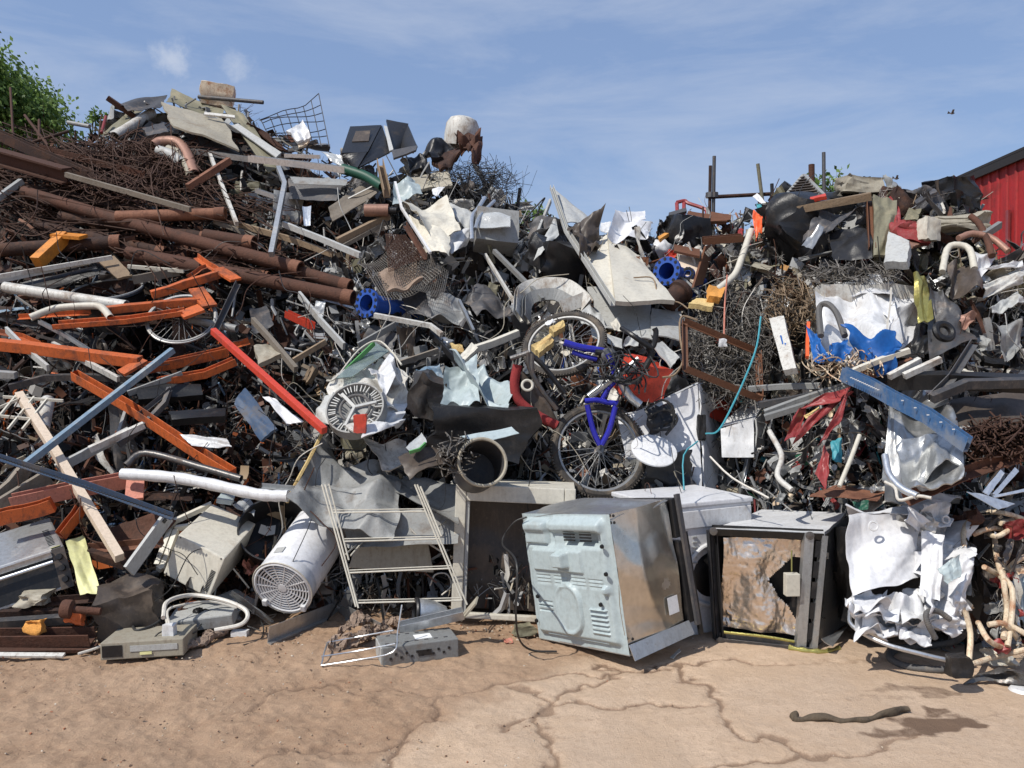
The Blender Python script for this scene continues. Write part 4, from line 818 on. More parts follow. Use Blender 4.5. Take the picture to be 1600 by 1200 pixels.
thing('rusty_flange', 'pipe flange', 'round brown rusty flange under the large blue flanged pipe', xf(lathe([(.001, 0), (.09, 0), (.1, .015), (.1, .05), (.08, .06), (.08, .2)], 28, True), MX(P(1068, 452, -.4), orient((-.5, -.3, -.4)))), 'rust_dark', True)
# ================================================================ CENTRE
psheet('leaning_sheet', 'panel', 'large cream panel leaning on its corner in the centre of the heap', 'c', [(590,672,.25),(790,830,.25),(1010,1108,-.1),(640,1108,-.2)], 'cream', -.5, .02, th=.035, n=12, lm='large cream leaning panel', folds=4, edge=0)
psheet('leaning_sheet', 'panel', 'cream panel lower left half meeting the long trim bar', 'c', [(470,830,.1),(595,675,.25),(650,1100,-.18),(600,1060,-.15)], 'cream', -.46, .02, th=.03, n=8, folds=3, edge=0)
pbar('trim_strip', 'trim', 'long grey trim bar running down the left side of the cream panel', 'm', [(862,292,.3),(885,360,.15),(958,474,-.2)], .035, .045, 'C', 'grey_light', -.6, lm='long trim bar')
psheet('triangular_sheet', 'panel', 'pointed grey panel rising to the sky beside the trim bar', 'c', [(250,375,.3),(470,565,.2),(480,605),(340,600)], 'grey_light', -.4, .04, th=.008)
psheet('crumpled_bag', 'bag', 'dark grey crumpled rubber bag right of the trim bar', 'c', [(350,600),(550,585,.1),(545,750,.1),(430,800)], 'brown_plastic', -.62, .4, n=20, lm='crumpled dark bag', th=.03)
psheet('torn_sheet', 'metal sheet', 'tall grey pointed shard left of the trim bar', 'c', [(270,545),(290,650),(190,790,-.1),(135,830)], 'grey_light', -.45, .1)
pcrush('black_casing', 'casing', 'black glossy crumpled casing under the grey shards', 870, 405, (.42, .3, .28), (.3, .2, .5), 'black', -.25, .3)
pcrush('black_casing', 'casing', 'dark machine part behind the grey shards near the sky', 862, 365, (.3, .25, .22), (.1, .2, .9), 'grey_dark', -.1, .3)
psheet('white_plate', 'metal sheet', 'bright white crumpled plate on the skyline behind the cream panel', 'c', [(635,545,.1),(885,570,.2),(850,690,0),(595,690,-.15)], 'white_clean', -.35, .22, n=22, lm='white skyline plate')
psheet('white_plate', 'metal sheet', 'white upper flap of the skyline plate against the sky', 'c', [(640,530,.1),(832,518,.2),(830,575,.1),(640,600,0)], 'white_clean', -.2, .10, n=12)
psheet('white_plate', 'metal sheet', 'small white scrap left of the skyline plate', 'c', [(555,590),(620,590),(600,660),(550,650)], 'white', -.3, .1, n=10)
psheet('rear_sheet', 'panel', 'wide shaded grey panel lying below the cream panel', 'c', [(470,1000,.1),(880,1060,.1),(870,1330,-.1),(560,1250,0)], 'grey_light', -.28, .03, th=.01, n=10)
psheet('rear_sheet', 'panel', 'light grey panel square lit by sun right of the shaded panel', 'c', [(870,1135,.1),(1065,1150,.1),(1045,1330,-.1),(865,1300,-.1)], 'grey_light', -.34, .03, th=.01, n=10)
# moulded car dashboard
for lab, pts, rad, mt in (('white moulded bumper arch above the upper bicycle wheel', [(40,1180),(60,1040),(150,990),(330,990),(430,1060),(470,1110)], .06, 'white_dirty'), ('inner grey bumper arch under the white one', [(90,1200),(110,1070),(260,1040),(370,1090)], .045, 'grey'), ('white broken bumper end right of the arches', [(310,1120),(400,1090),(470,1060)], .05, 'white_dirty')):
    thing('car_bumper', 'bumper', lab, bar(smoothpts(PT('c', pts, -.4), 6), .03, rad*2.1, 'C', .5), mt, lm='white bumper arch' if rad == .06 else None)
psheet('crumpled_sheet', 'metal sheet', 'grey crumpled casing in the dark gap left of the bumper', 'f', [(1060,240),(1280,300,.1),(1400,400),(1100,410)], 'grey', -.25, .2, n=18)
psheet('crumpled_sheet', 'metal sheet', 'grey curled sheet hanging below the lamp housing', 'f', [(1290,260,.1),(1440,180,.1),(1600,330),(1380,390)], 'grey_dark', -.2, .25, n=18)
psheet('crumpled_sheet', 'metal sheet', 'dark sheet under the coir mat', 'f', [(900,190),(1060,200),(1100,400),(940,350)], 'grey_dark', -.2, .15)
psheet('crumpled_sheet', 'metal sheet', 'pale beige folded piece behind the left of upper bicycle wheel', 'g', [(400,380),(510,320,.1),(600,460),(500,440)], 'grey_light', -.4, .2)
psheet('crumpled_sheet', 'metal sheet', 'bright white triangular scrap right of the upper wheel', 'g', [(610,420),(660,385),(690,470),(640,470)], 'cream', -.5, .1)
psheet('flat_sheet', 'panel', 'grey sheet metal strip right of the upper bicycle wheel', 'g', [(490,450),(690,520),(690,580),(500,510)], 'grey_light', -.45, .05)
psheet('flat_sheet', 'panel', 'pointed grey shard behind the handlebar', 'g', [(820,420,.1),(790,560),(690,560),(720,510)], 'grey_light', -.4, .08)
psheet('flat_sheet', 'panel', 'flat grey plate sliding right under the handlebar', 'g', [(870,560),(940,540,.1),(1045,640),(990,700)], 'grey_light', -.5, .04, th=.01)
# yellow foam
for lab, q, mt in (('pale yellow foam block inside the upper bicycle wheel', [(120,590),(240,520),(260,560),(170,640)], 'yellow_foam'), ('upper yellow foam wedge with red edge by the wheel', [(230,480),(320,430),(330,470),(260,510)], 'yellow_foam')):
    psheet('foam_piece', 'foam', lab, 'g', q, mt, -.55, .12, th=.05)
psheet('foam_piece', 'foam', 'orange foam wedge on the brink left of the wire bale, upper', 'g', [(1215,222),(1320,235,.1),(1290,300),(1215,290)], 'foam_orange', -.5, .04, th=.06)
psheet('foam_piece', 'foam', 'yellow foam wedge lying lower than the orange wedge', 'g', [(1095,330),(1150,290,.1),(1260,310,.1),(1250,345)], 'yellow_foam', -.5, .04, th=.04)
psheet('foam_piece', 'foam', 'yellow rag of foam above the silver crumpled sheet', 'f', [(1210,550),(1290,560),(1300,620),(1230,590)], 'yellow_foam', -.4, .2, th=.02)
psheet('foam_piece', 'foam', 'cream foam strip left of the yellow threaded bar', 'f', [(1260,660),(1350,560),(1390,590),(1300,680)], 'cream', -.45, .1, th=.03)
psheet('broken_plastic', 'plastic', 'white crumpled plastic shell inside upper wheel', 'g', [(200,400),(250,370),(280,410),(220,440)], 'white', -.55, .2)
# ---- bicycle
bk = empty('bicycle', 'bicycle', 'blue forked mountain bicycle standing tangled in the middle of the heap', PY(937, 704, 5.4), lm='blue bicycle')
lw = PY(936, 704, 5.42); uw = PY(881, 537, 5.9)
wheel(bk, lw, (.12, -.93, .36), .325); wheel(bk, uw, (-.25, -.70, .62), .31)
def Q(r, pts, Y): return [PY(x, y, Y + (z[0] if z else 0)) for x, y, *z in T(r, pts)]
for s in ([(548,1180),(505,1080),(470,930)], [(560,1180),(610,1080),(650,925)]): part(bk, 'fork_leg', tube(Q('g', s, 5.33), lambda i: .018, 10, sm=4), 'blue_frame', True)
part(bk, 'fork_crown', tube(Q('g', [(455,905),(530,900),(600,915),(665,920)], 5.33), .017, 10, sm=4), 'blue_frame', True)
part(bk, 'down_tube', tube(Q('g', [(670,760),(730,870),(800,930)], 5.35), .03, 12, sm=4), 'alu', True)
part(bk, 'head_tube', tube(Q('g', [(480,880),(600,790),(690,720),(770,690)], 5.45), .026, 12, sm=4), 'galv', True)
part(bk, 'main_frame', tube(Q('g', [(560,905),(600,830),(640,775),(630,690),(600,612)], 5.45), .019, 10, sm=4), 'blue_frame', True)
part(bk, 'main_frame', tube(Q('g', [(640,775),(720,700),(790,640)], 5.48), .017, 10, sm=3), 'galv', True)
part(bk, 'handlebar', tube(Q('g', [(685,450,.1),(760,500),(850,560),(885,560),(900,480),(890,450)], 5.4), .018, 10, sm=4), 'black', True)
part(bk, 'stem', tube(Q('g', [(850,570),(870,620),(830,700)], 5.45), .022, 10, sm=3), 'black', True)
part(bk, 'swing_arm', tube(Q('g', [(325,540),(430,570),(560,592),(600,610)], 5.6), lambda i: .024, 10, sm=4), 'blue_frame', True)
part(bk, 'swing_arm', tube(Q('g', [(375,600),(450,625),(530,645)], 5.62), .018, 10, sm=4), 'blue_frame', True)
part(bk, 'crank', tube(Q('g', [(520,600),(640,620),(660,700)], 5.55), .02, 8, sm=3), 'black', True)
part(bk, 'gear_block', xf(lathe([(.001, -.03), (.05, -.02), (.06, 0), (.05, .02), (.001, .03)], 20), MX(PY(952, 556, 5.55), orient((.3, -.8, .3)))), 'steel_dark', True)
part(bk, 'seat_tube', tube(Q('g', [(110,610),(200,690),(330,860)], 5.6), .018, 8, sm=3), 'black', True)
part(bk, 'brake_cable', tube(Q('g', [(700,470,.05),(690,560),(720,620),(600,650),(570,790),(480,870)], 5.38), .004, 5, sm=5), 'cable', True)
# red seat
e = empty('padded_chair', 'chair', 'red padded seat frame standing left of the bicycle', P(835, 620, -.55), lm='red padded seat')
part(e, 'cushion', tube(Q('g', [(35,680),(15,800),(40,900),(150,990),(280,1060)], 5.45), .033, 12, sm=5), 'fabric_red', True)
part(e, 'backing', sheet(Q('g', [(60,720),(200,860),(290,1040),(60,900)], 5.55), 8, .05, .02, 3), 'brown_plastic')
for s in ([(100,600),(110,700),(180,830),(280,960)], [(125,610),(130,740),(200,860)], [(-10,640),(110,600)]): part(e, 'frame_tube', tube(Q('g', s, 5.4), .016, 8, sm=4), 'steel_dark', True)
thing('red_container', 'container', 'dented red plastic jerry can behind the bicycle frame', xf(crushbox((.30, .22, .26), 10, .14, 91, 8, .01), MX(PY(1005, 592, 5.85), Euler((.3, .2, .3)).to_matrix())), 'red', lm='red jerry can')
o = thing('roll_tape', 'tape roll', 'small round beige tape roll by the red seat', xf(torus(.034, .009, 24, 8, 1), MX(PY(824, 602, 5.3), orient((.1, -1, .3)))), 'cream', True)
tangle('cable_bundle', 'cable', 'black cables and levers tangled at the bicycle crank', 975, 578, 40, 28, 34, .006, 'cable', -.85, 61, (1.3, 1), .9, sides=5)
# ---- white crushed washing machine behind the lower wheel
e = empty('white_washing_machine', 'washing machine', 'dirty white washing machine crushed open behind the lower bicycle wheel', PY(1050, 690, 6.0), lm='crushed washing machine')
part(e, 'front_panel', sheet([PY(966, 656, 5.66), PY(1090, 601, 5.60), PY(1097, 767, 5.44), PY(988, 766, 5.50)], 28, .035, .012, 12, .01, 8), 'white_clean')
part(e, 'side_panel', sheet([PY(1091, 601, 5.61), PY(1123, 642, 6.0), PY(1138, 770, 5.85), PY(1098, 769, 5.44)], 20, .03, .012, 13, .02, 6), 'white')
part(e, 'top_panel', sheet([PY(966, 655, 5.63), PY(1000, 632, 6.05), PY(1120, 612, 6.05), PY(1091, 600, 5.63)], 10, .03, .01, 14), 'white')
part(e, 'torn_opening_shade', sheet([PY(1008, 642, 5.53), PY(1052, 627, 5.54), PY(1052, 664, 5.48), PY(1014, 680, 5.46)], 16, .12, .01, 15, .12), 'black')  # black sheet over the front, painting the dark inside of a tear
part(e, 'lower_opening_shade', sheet([PY(1004, 716, 5.38), PY(1080, 700, 5.38), PY(1084, 760, 5.36), PY(1012, 764, 5.36)], 18, .06, .01, 16, .14), 'black')  # black sheet painting the shaded void under the torn front
part(e, 'plate', xf(lathe([(.001, .012), (.1, .012), (.15, 0), (.15, -.01), (.001, -.01)], 32), MX(PY(1022, 703, 5.30), orient((.1, -.6, .8)))), 'white', True)
for q in ([(1008,640),(1035,625),(1052,640),(1048,668),(1020,672)], [(1012,650),(1040,640),(1058,655),(1040,680)]): part(e, 'wiring', tube([PY(x, y, 5.42) for x, y in q], .009, 6, sm=6), 'cable', True)
part(e, 'broken_handle', xf(crushbox((.05, .04, .16), 5, .3, 6), MX(PY(1096, 668, 5.5))), 'black')
e = empty('white_dryer', 'dryer', 'white dryer casing with angular top right of crushed washing machine', PY(1165, 680, 5.9), lm='white dryer casing')
part(e, 'front_panel', sheet([PY(1126, 670, 5.55), PY(1178, 655, 5.5), PY(1178, 715, 5.45), PY(1128, 715, 5.5)], 10, .03, .01, 2), 'white')
part(e, 'top_panel', sheet([PY(1126, 668, 5.56), PY(1165, 628, 6.0), PY(1200, 625, 6.0), PY(1180, 655, 5.5)], 10, .03, .01, 3), 'white')
part(e, 'side_panel', sheet([PY(1179, 655, 5.5), PY(1205, 625, 6.0), PY(1210, 690, 5.9), PY(1179, 715, 5.46)], 10, .03, .01, 4), 'grey_light')
# ---- washing drum casing left
e = empty('drum_housing', 'washing machine', 'crumpled white appliance casing showing a ribbed round drum', P(580, 625, -.5), lm='white drum casing')
part(e, 'casing', sheet([P(515, 598, -.5), P(612, 552, -.3), P(645, 625, -.5), P(548, 690, -.75)], 30, .16, .01, 21, .1, 12), 'white_dirty')
part(e, 'casing_flap', sheet([P(575, 580, -.65), P(612, 553, -.4), P(628, 600, -.6), P(600, 620, -.75)], 14, .15, .01, 22), 'white')
part(e, 'casing_flap', sheet([P(590, 620, -.75), P(642, 625, -.55), P(620, 672, -.6), P(560, 690, -.85)], 14, .2, .01, 24), 'white')
part(e, 'casing_flap', sheet([P(503, 625, -.4), P(520, 612, -.6), P(520, 665, -.7), P(498, 660, -.5)], 10, .1, .01, 23), 'grey_light')
m_ = MX(P(556, 640, -.78), orient((-.1, -.8, .55)))
part(e, 'drum', xf(lathe([(.001, -.06), (.08, -.06), (.16, -.03), (.175, .03), (.185, .03), (.19, -.05)], 36), m_), 'grey', True)
bb = B()
rg = random.Random(4)
for i in range(44):
    a = 2*math.pi*i/44 + rg.uniform(-.04, .04)
    if rg.random() < .12: continue
    bb.add(xf(box((.05, .006, .02)), m_ @ MX((math.cos(a)*.15, math.sin(a)*.15, .01), Euler((0, 0, a)).to_matrix())))
part(e, 'ribs', (bb.V, bb.F), 'grey_light'); part(e, 'seal_ring', xf(torus(.095, .010, 32, 8), m_ @ MX((0, 0, .02))), 'hose', True)
bb = B()
for i in range(3): a = 2.1*i + .4; bb.add(xf(bar([(0, 0, .03), (math.cos(a)*.14, math.sin(a)*.14, .03)], .02, .012), m_))
part(e, 'spider', (bb.V, bb.F), 'grey_light'); part(e, 'red_motor', xf(crushbox((.07, .05, .11), 6, .15, 8), MX(P(563, 662, -.9))), 'red')
e = empty('glass_shelf', 'shelf', 'green edged glass shelf in a wire frame above the drum casing', P(575, 568, -.5), lm='green glass shelf')
part(e, 'glass', sheet(PT('f', [(500,770,-.1),(740,540,.1),(830,600,.1),(600,760,-.1)], -.5), 2, 0, .008), 'glassy')
part(e, 'green_edge', bar(PT('f', [(500,775),(740,545)], -.53), .01, .035), 'green_bright')
part(e, 'wire_frame', tube(PT('f', [(440,780),(500,760),(640,590),(760,530),(850,600),(910,680)], -.56), .007, 6, sm=5), 'cream', True)
# crumpled silver sheet on dark machine
psheet('silver_sheet', 'metal sheet', 'shiny bluish crumpled sheet draped over a black machine, centre', 'f', [(1180,720,-.1),(1370,620,.1),(1620,800,.1),(1560,970,-.1)], 'bluegrey', -.62, .26, n=28, lm='bluish crumpled sheet')
psheet('silver_sheet', 'metal sheet', 'left lobe of shiny bluish crumpled sheet hanging down', 'f', [(1180,700,-.1),(1380,640),(1400,930,-.1),(1160,930)], 'bluegrey', -.64, .2, n=20)
pcrush('black_machine', 'machine', 'black open machine under the bluish crumpled sheet', 748, 668, (.62, .4, .3), (.1, .08, .1), 'black', -.45, .2, n=14)
psheet('flat_sheet', 'panel', 'pale green grey panel lip under the black machine', 'f', [(1270,1130),(1600,1070),(1640,1110),(1400,1170)], 'bluegrey', -.75, .06)
psheet('crumpled_sheet', 'metal sheet', 'white rag like scrap sheet left of the black machine', 'f', [(1000,690),(1150,700),(1180,780),(1040,760)], 'blue_steel', -.5, .3)
pcrush('rusty_motor', 'motor', 'dark crushed motor with wires between drum casing and black machine', 665, 615, (.22, .2, .26), (.2, .3, .2), 'steel_dark', -.5, .35, n=10)
e = empty('drum_ring', 'drum', 'open round metal drum on its side full of wires, lower centre', P(752, 722, -.6), lm='wire filled round drum')
m_ = MX(P(754, 722, -.85), orient((.2, -.85, .3)))
part(e, 'shell', xf(lathe([(.135, 0), (.135, .0), (.13, -.3), (.001, -.31)], 32), m_), 'grey_dark', True); part(e, 'rim', xf(torus(.138, .010, 40, 8), m_), 'beige', True)
tangle('wire_tangle', 'wire', 'coloured wires and rods spilling left of the round drum', 712, 712, 28, 28, 45, .004, 'wiregrey', -.85, 77, (1.2, 1), .5, sides=4)
psheet('bath_tray', 'tray', 'ribbed grey plastic tray left of the wire filled drum', 'j', [(760,110),(960,60,.1),(1000,140),(820,220)], 'brown_plastic', -.6, .05, bend=-.03)
psheet('plastic_piece', 'plastic', 'clear dish with bright green edge above the ribbed tray', 'j', [(800,60),(880,-10,.1),(905,30),(830,90)], 'film', -.7, .06, bend=.03)
pbar('green_trim', 'trim', 'bright green trim curl on the clear dish', 'j', [(820,85),(870,70),(900,40)], .01, .02, 'box', 'green_bright', -.74)
psheet('crumpled_sheet', 'metal sheet', 'white crumpled foil heap behind the top of the big grey sheet', 'j', [(590,40),(800,40,.1),(860,130),(700,150)], 'white_dirty', -.45, .25)
# ---- big crumpled grey sheet
o = psheet('big_grey_sheet', 'metal sheet', 'very large crumpled grey sheet with a yellow torn edge, lower centre left', 'j', [(405,-40,.05),(790,330-80,.25),(740,470,-.1),(215,340,-.15)], 'grey', -.38, .36, n=34, folds=8, th=.004, lm='big crumpled grey sheet')
part(o, 'torn_edge', tube(PT('j', [(395,-20),(330,110),(270,220),(215,330)], -.42), .012, 5, sm=6), 'yellow_foam')
psheet('big_grey_sheet', 'metal sheet', 'right grey wing of sheet folded toward the cabinet', 'j', [(720,260,.1),(800,200,.2),(1070,260,.1),(1060,460,-.1)], 'grey', -.35, .12, n=20, folds=6)
psheet('big_grey_sheet', 'metal sheet', 'lower grey flap of sheet behind the clothes airer', 'j', [(480,380),(1070,370),(1060,540),(520,560)], 'grey', -.28, .10, n=16, folds=6)
# grey curved panel left side etc
psheet('dark_sheet', 'panel', 'dark curved panel leaning left of the green streaked strip', 'f', [(-40,330),(70,310,.1),(110,430),(-20,480)], 'grey_dark', -.2, .06, bend=.04)
psheet('stone_slab', 'slab', 'dusty tan slab with a chain on it, left of the wooden batten', 'f', [(-10,590),(110,580,.1),(160,640),(20,700)], 'beige', -.3, .06, th=.04)
# ================================================================ CENTRE RIGHT
for lab, pts, rad, mt in (
 ('tall dark scaffold pole, right of the close pair', [(1116,244),(1114,345)], .018, 'steel_dark'), ('shorter scaffold pole, left of the close pair', [(1110,259),(1108,345)], .017, 'rust_dark'),
 ('olive leaning pole rising from the right heap crest', [(1184,256),(1199,335)], .018, 'olive'), ('short black post between olive pole and louvre', [(1206,287),(1209,330)], .018, 'black'),
 ('tallest thin pole standing at the right crest', [(1287,238),(1288,305)], .018, 'steel_dark'), ('short rusty pole left of the tallest thin pole', [(1268,257),(1269,300)], .03, 'rust')):
    a, b_ = [PY(x, y, 8.3) for x, y in pts]; b_ = Vector((b_.x, b_.y, b_.z - .25)); o = thing('scaffold_pole', 'pole', lab, tube([a, b_], rad, 10, True), mt, True, group='poles standing on the right crest')
    if 'close pair' in lab: part(o, 'coupler', tube([PY(pts[0][0]-.5, 301, 8.3), PY(pts[0][0]-.5, 309, 8.3)], .045, 8), 'steel_dark')
thing('scaffold_pole', 'pole', 'level scaffold pole joining the close pair to the right', tube([PY(1109, 308, 8.28), PY(1205, 303, 8.35)], .02, 10), 'rust_dark', True, lm='level scaffold pole')
b = B()
for q in ([(1030,470),(1035,580),(1030,610)], [(1075,470),(1073,600)], [(1030,465),(1080,455),(1100,470),(1190,500),(1230,525)], [(1215,520),(1235,600)], [(910,655),(1030,565)], [(1130,630),(1230,590)]): b.add(tube(PT('c', q, -.1), .018, 7, sm=3))
thing('bent_chair', 'chair', 'maroon bent tube chair frame on the skyline left of the poles', (b.V, b.F), 'maroon', True, lm='maroon chair frame')
for lab, q, mt in (('brown ribbed board left of the scaffold poles', [(1095,540),(1350,560,.1),(1340,600),(1095,600)], 'wood_brown'), ('brown board pointing right under the ribbed board', [(1240,540),(1370,560),(1360,590),(1240,600)], 'wood_brown'), ('black ribbed strip left of the maroon chair frame', [(978,545),(1085,515),(1090,535),(985,565)], 'grey_dark'), ('orange brown board end behind the skyline plate', [(915,700),(990,655,.1),(1000,665),(925,715)], 'foam_orange')):
    psheet('board', 'board', lab, 'c', q, mt, -.2, .02, th=.03, edge=0)
pcrush('black_machine', 'machine', 'black machine ball under the maroon chair frame', 1072, 365, (.34, .3, .28), (.1, .1, .4), 'black', -.15, .3)
pbar('orange_channel', 'steel bar', 'orange brown channel lying level above the open wooden cabinet', 'c', [(1195,705),(1440,685)], .08, .06, 'C', 'wood_brown', -.5)
e = empty('wooden_cabinet', 'cabinet', 'broken wooden cabinet with pale inside behind the large blue pipe', P(1100, 410, -.2), lm='broken wooden cabinet')
part(e, 'back_board', sheet(PT('c', [(1030,790),(1200,800,.1),(1150,990,0),(1040,900)], -.2), 4, 0, .02), 'wood_pale')
part(e, 'side_board', sheet(PT('c', [(1200,740,.1),(1260,720,.3),(1180,980,.2),(1120,1000)], -.35), 4, 0, .02), 'wood_brown')
part(e, 'top_board', sheet(PT('c', [(1010,740),(1170,770,.1),(1170,815),(1010,780)], -.35), 4, 0, .02), 'wood_brown')
ppipe('curved_pole', 'pole', 'pale curved timber pole rising at the left edge of the right bales', 'c', [(1495,640),(1440,800),(1390,920),(1280,1015)], .028, 'cream', -.5, False, 5)
psheet('rag', 'rag', 'orange plastic rag hanging near the top of the right bales', 'c', [(1515,520),(1570,560),(1560,660),(1510,680)], 'orange_plastic', -.5, .25)
psheet('rag', 'rag', 'small red rag left of the orange one', 'c', [(1410,640),(1440,630),(1445,700),(1415,690)], 'fabric_red', -.4, .2)
psheet('white_plate', 'metal sheet', 'white torn corner piece beside the olive pole', 'c', [(1505,430),(1535,410),(1590,470),(1560,475)], 'white', -.3, .1)
psheet('rag', 'rag', 'teal rag below the torn white corner piece', 'c', [(1530,480),(1580,475),(1580,500),(1530,505)], 'teal', -.25, .2)
# louvre
e = empty('louvre_grille', 'louvre', 'triangular grey louvred panel peaking on the right skyline', P(1255, 300, -.1), lm='triangular louvre')
q = PT('d', [(95,450),(225,300),(345,425)], -.15); b = B()
for i in range(9):
    t = i/9; b.add(bar([q[0].lerp(q[1], t), q[2].lerp(q[1], t)], .05, .008, 'box', .6))
part(e, 'slats', (b.V, b.F), 'brown_plastic'); b = B()
for s in ((q[0], q[1]), (q[1], q[2])): b.add(bar(s, .03, .04))
part(e, 'frame', (b.V, b.F), 'grey')
# wire mesh bale + wood frame
tangle('wire_bale', 'wire bale', 'bale of densely tangled grey wire behind the brown wooden frame', 1140, 540, 62, 92, 900, .0028, 'wiregrey', -.3, 31, (.8, 1.0), .8, lm='grey wire bale', sides=3, depth=.22)
e = empty('picture_frame', 'picture frame', 'empty brown wooden picture like frame leaning on the wire bale', P(1125, 565, -.7), lm='brown wooden frame')
fr = Q('g', [(1080,410,.25),(1540,600,.35),(1550,890,.05),(1085,700,-.05)], 5.42)
for i in range(4): part(e, 'rail', bar([fr[i], fr[(i+1) % 4]], .04, .045, 'L'), 'wood_brown')
ppipe('string', 'string', 'pink string hanging from the foam wedges', 'g', [(1345,120),(1330,300),(1325,520)], .006, 'pink_red', -.7, False, 3, n=5)
thing('hanging_tag', 'tag', 'small white tag at the end of the pink string', xf(crushbox((.05, .03, .05), 5, .3, 3), MX(P(1129, 536, -.72))), 'white')
ppipe('string', 'string', 'light blue string dangling over the brown wooden frame', 'g', [(1555,380),(1530,560),(1470,730),(1380,930),(1290,1090),(1210,1110)], .006, 'teal', -.85, False, 5, n=5)
ppipe('dry_vine', 'vine', 'brown dry vine looping around the left side of the wooden frame', 'g', [(1160,400),(1060,380),(1050,500),(1070,640),(1020,740),(940,760)], .008, 'wood', -.72, False, 5, n=5)
ppipe('dry_vine', 'vine', 'thin branch arching above the wooden frame', 'g', [(760,135),(880,140),(920,260),(1040,290),(1100,330)], .006, 'wood', -.62, False, 5, n=5)
ppipe('wire_strand', 'wire', 'white wire hanging from the dryer down to the cooker', 'k', [(1040,105),(1150,210),(1330,310)], .006, 'cable_light', -.75, False, 3, n=5)
ppipe('wire_strand', 'wire', 'turquoise strand falling behind the steel oven', 'k', [(980,30),(910,100),(912,270)], .005, 'teal', -.85, False, 3, n=5)
# ================================================================ RIGHT BALES
pcrush('dark_bale', 'scrap bale', 'large dark crushed bale with its shaded hollow painted black, top right', 1300, 375, (.9, .55, .56), (0, 0, .08), 'black', .3, .5, n=16, lm='large dark bale')  # solid block coloured black in place of a shaded cavity
psheet('hollow_shade', 'metal sheet', 'black sheet painting the shade inside the dark bale hollow', 'd', [(380,640),(650,610),(650,830),(400,830)], 'black', -.35, .15)  # black sheet stands in for the shade of the hollow
psheet('curved_sheet', 'panel', 'glossy dark curved sheet left in the dark bale hollow', 'd', [(210,740),(330,520,.1),(620,500,.1),(400,640)], 'grey_dark', -.45, .2, n=18, smooth=True)
psheet('curved_sheet', 'panel', 'silver shard edge at the left of the dark bale hollow', 'd', [(215,740),(320,600),(350,620),(280,760)], 'galv', -.5, .1)
pbar('timber_batten', 'timber', 'rotten brown timber lying along the top of the dark bale', 'd', [(60,530),(350,480),(640,430)], .06, .06, 'box', 'wood', -.45, wob=.01)
pbar('timber_batten', 'timber', 'upright brown post at the right of the dark bale hollow', 'd', [(635,450),(650,760)], .05, .05, 'C', 'wood_brown', -.4)
psheet('crumpled_sheet', 'metal sheet', 'green grey mouldy board right of the dark bale', 'd', [(650,440),(800,470,.1),(790,760),(660,800)], 'olive', -.4, .2, n=18, th=.02)
psheet('rag', 'rag', 'red cloth strip hanging right of the mouldy board', 'd', [(730,430),(790,400,.1),(830,640),(800,690)], 'maroon', -.35, .2)
psheet('crumpled_sheet', 'metal sheet', 'bright red scrap lying on top of the dark bale', 'd', [(255,455),(365,430,.1),(370,445),(260,470)], 'red', -.45, .05, th=.03)
pcrush('rubble_lump', 'lump', 'round dusty mass on the skyline above the dark bale', 1343, 292, (.3, .25, .14), (0, .1, 0), 'beige', -.1, .3)
psheet('grey_block', 'block', 'leaning light grey square block in the middle right', 'd', [(765,690,.1),(900,750,0),(880,880,-.1),(735,890)], 'grey_light', -.55, .04, th=.06, lm='leaning grey block')
psheet('grey_block', 'block', 'brown top face of the leaning grey block', 'd', [(765,690),(850,690,.2),(950,740,.2),(900,752)], 'copper', -.5, .03, th=.02)
pcrush('brown_lump', 'lump', 'maroon and white striped lump above the leaning grey block', 1422, 366, (.22, .2, .16), (0, .2, 0), 'maroon', -.35, .3)
pcrush('plastic_block', 'plastic', 'pale beige plastic lump under the red shed corner', 1490, 352, (.36, .25, .13), (0, -.1, 0), 'beige', -.2, .7)
pcrush('plastic_block', 'plastic', 'small yellowed cube left of the pale plastic lump', 1450, 360, (.12, .12, .15), (0, .1, .3), 'cream', -.45, .15)
psheet('fridge_sheet', 'panel', 'white plastic panel curling at the right edge below the shed', 'd', [(1250,760),(1425,810,.1),(1330,940),(1280,850)], 'white', -.45, .15, lm='curling white panel')
for lab, q, mt in (('wavy cream hose fold below the red shed, left', [(1090,900),(1120,760),(1180,730),(1260,760),(1290,880)], 'cream'), ('pink brown cloth roll under the shed wall', [(1190,690),(1280,660),(1400,690),(1500,770)], 'copper'), ('brown curved bar leaning on the red shed wall', [(1265,550),(1320,600),(1370,700),(1400,800)], 'rust')):
    ppipe('bent_hose', 'hose', lab, 'd', q, .022, mt, -.5, False, 5, rib=.08)
pbar('metal_strip', 'strip', 'grey strip jutting up right in front of the shed wall', 'd', [(1350,670),(1450,605)], .03, .05, 'box', 'grey', -.5)
pcrush('dark_bale', 'scrap bale', 'dark small bale on the crest touching the red shed', 1495, 330, (.26, .26, .22), (0, 0, .2), 'black', .05, .7)
psheet('flat_sheet', 'panel', 'dark slab slanting on the crest left of the shed', 'd', [(915,470),(1040,390,.1),(1060,410),(930,490)], 'grey_dark', -.4, .03, th=.02)
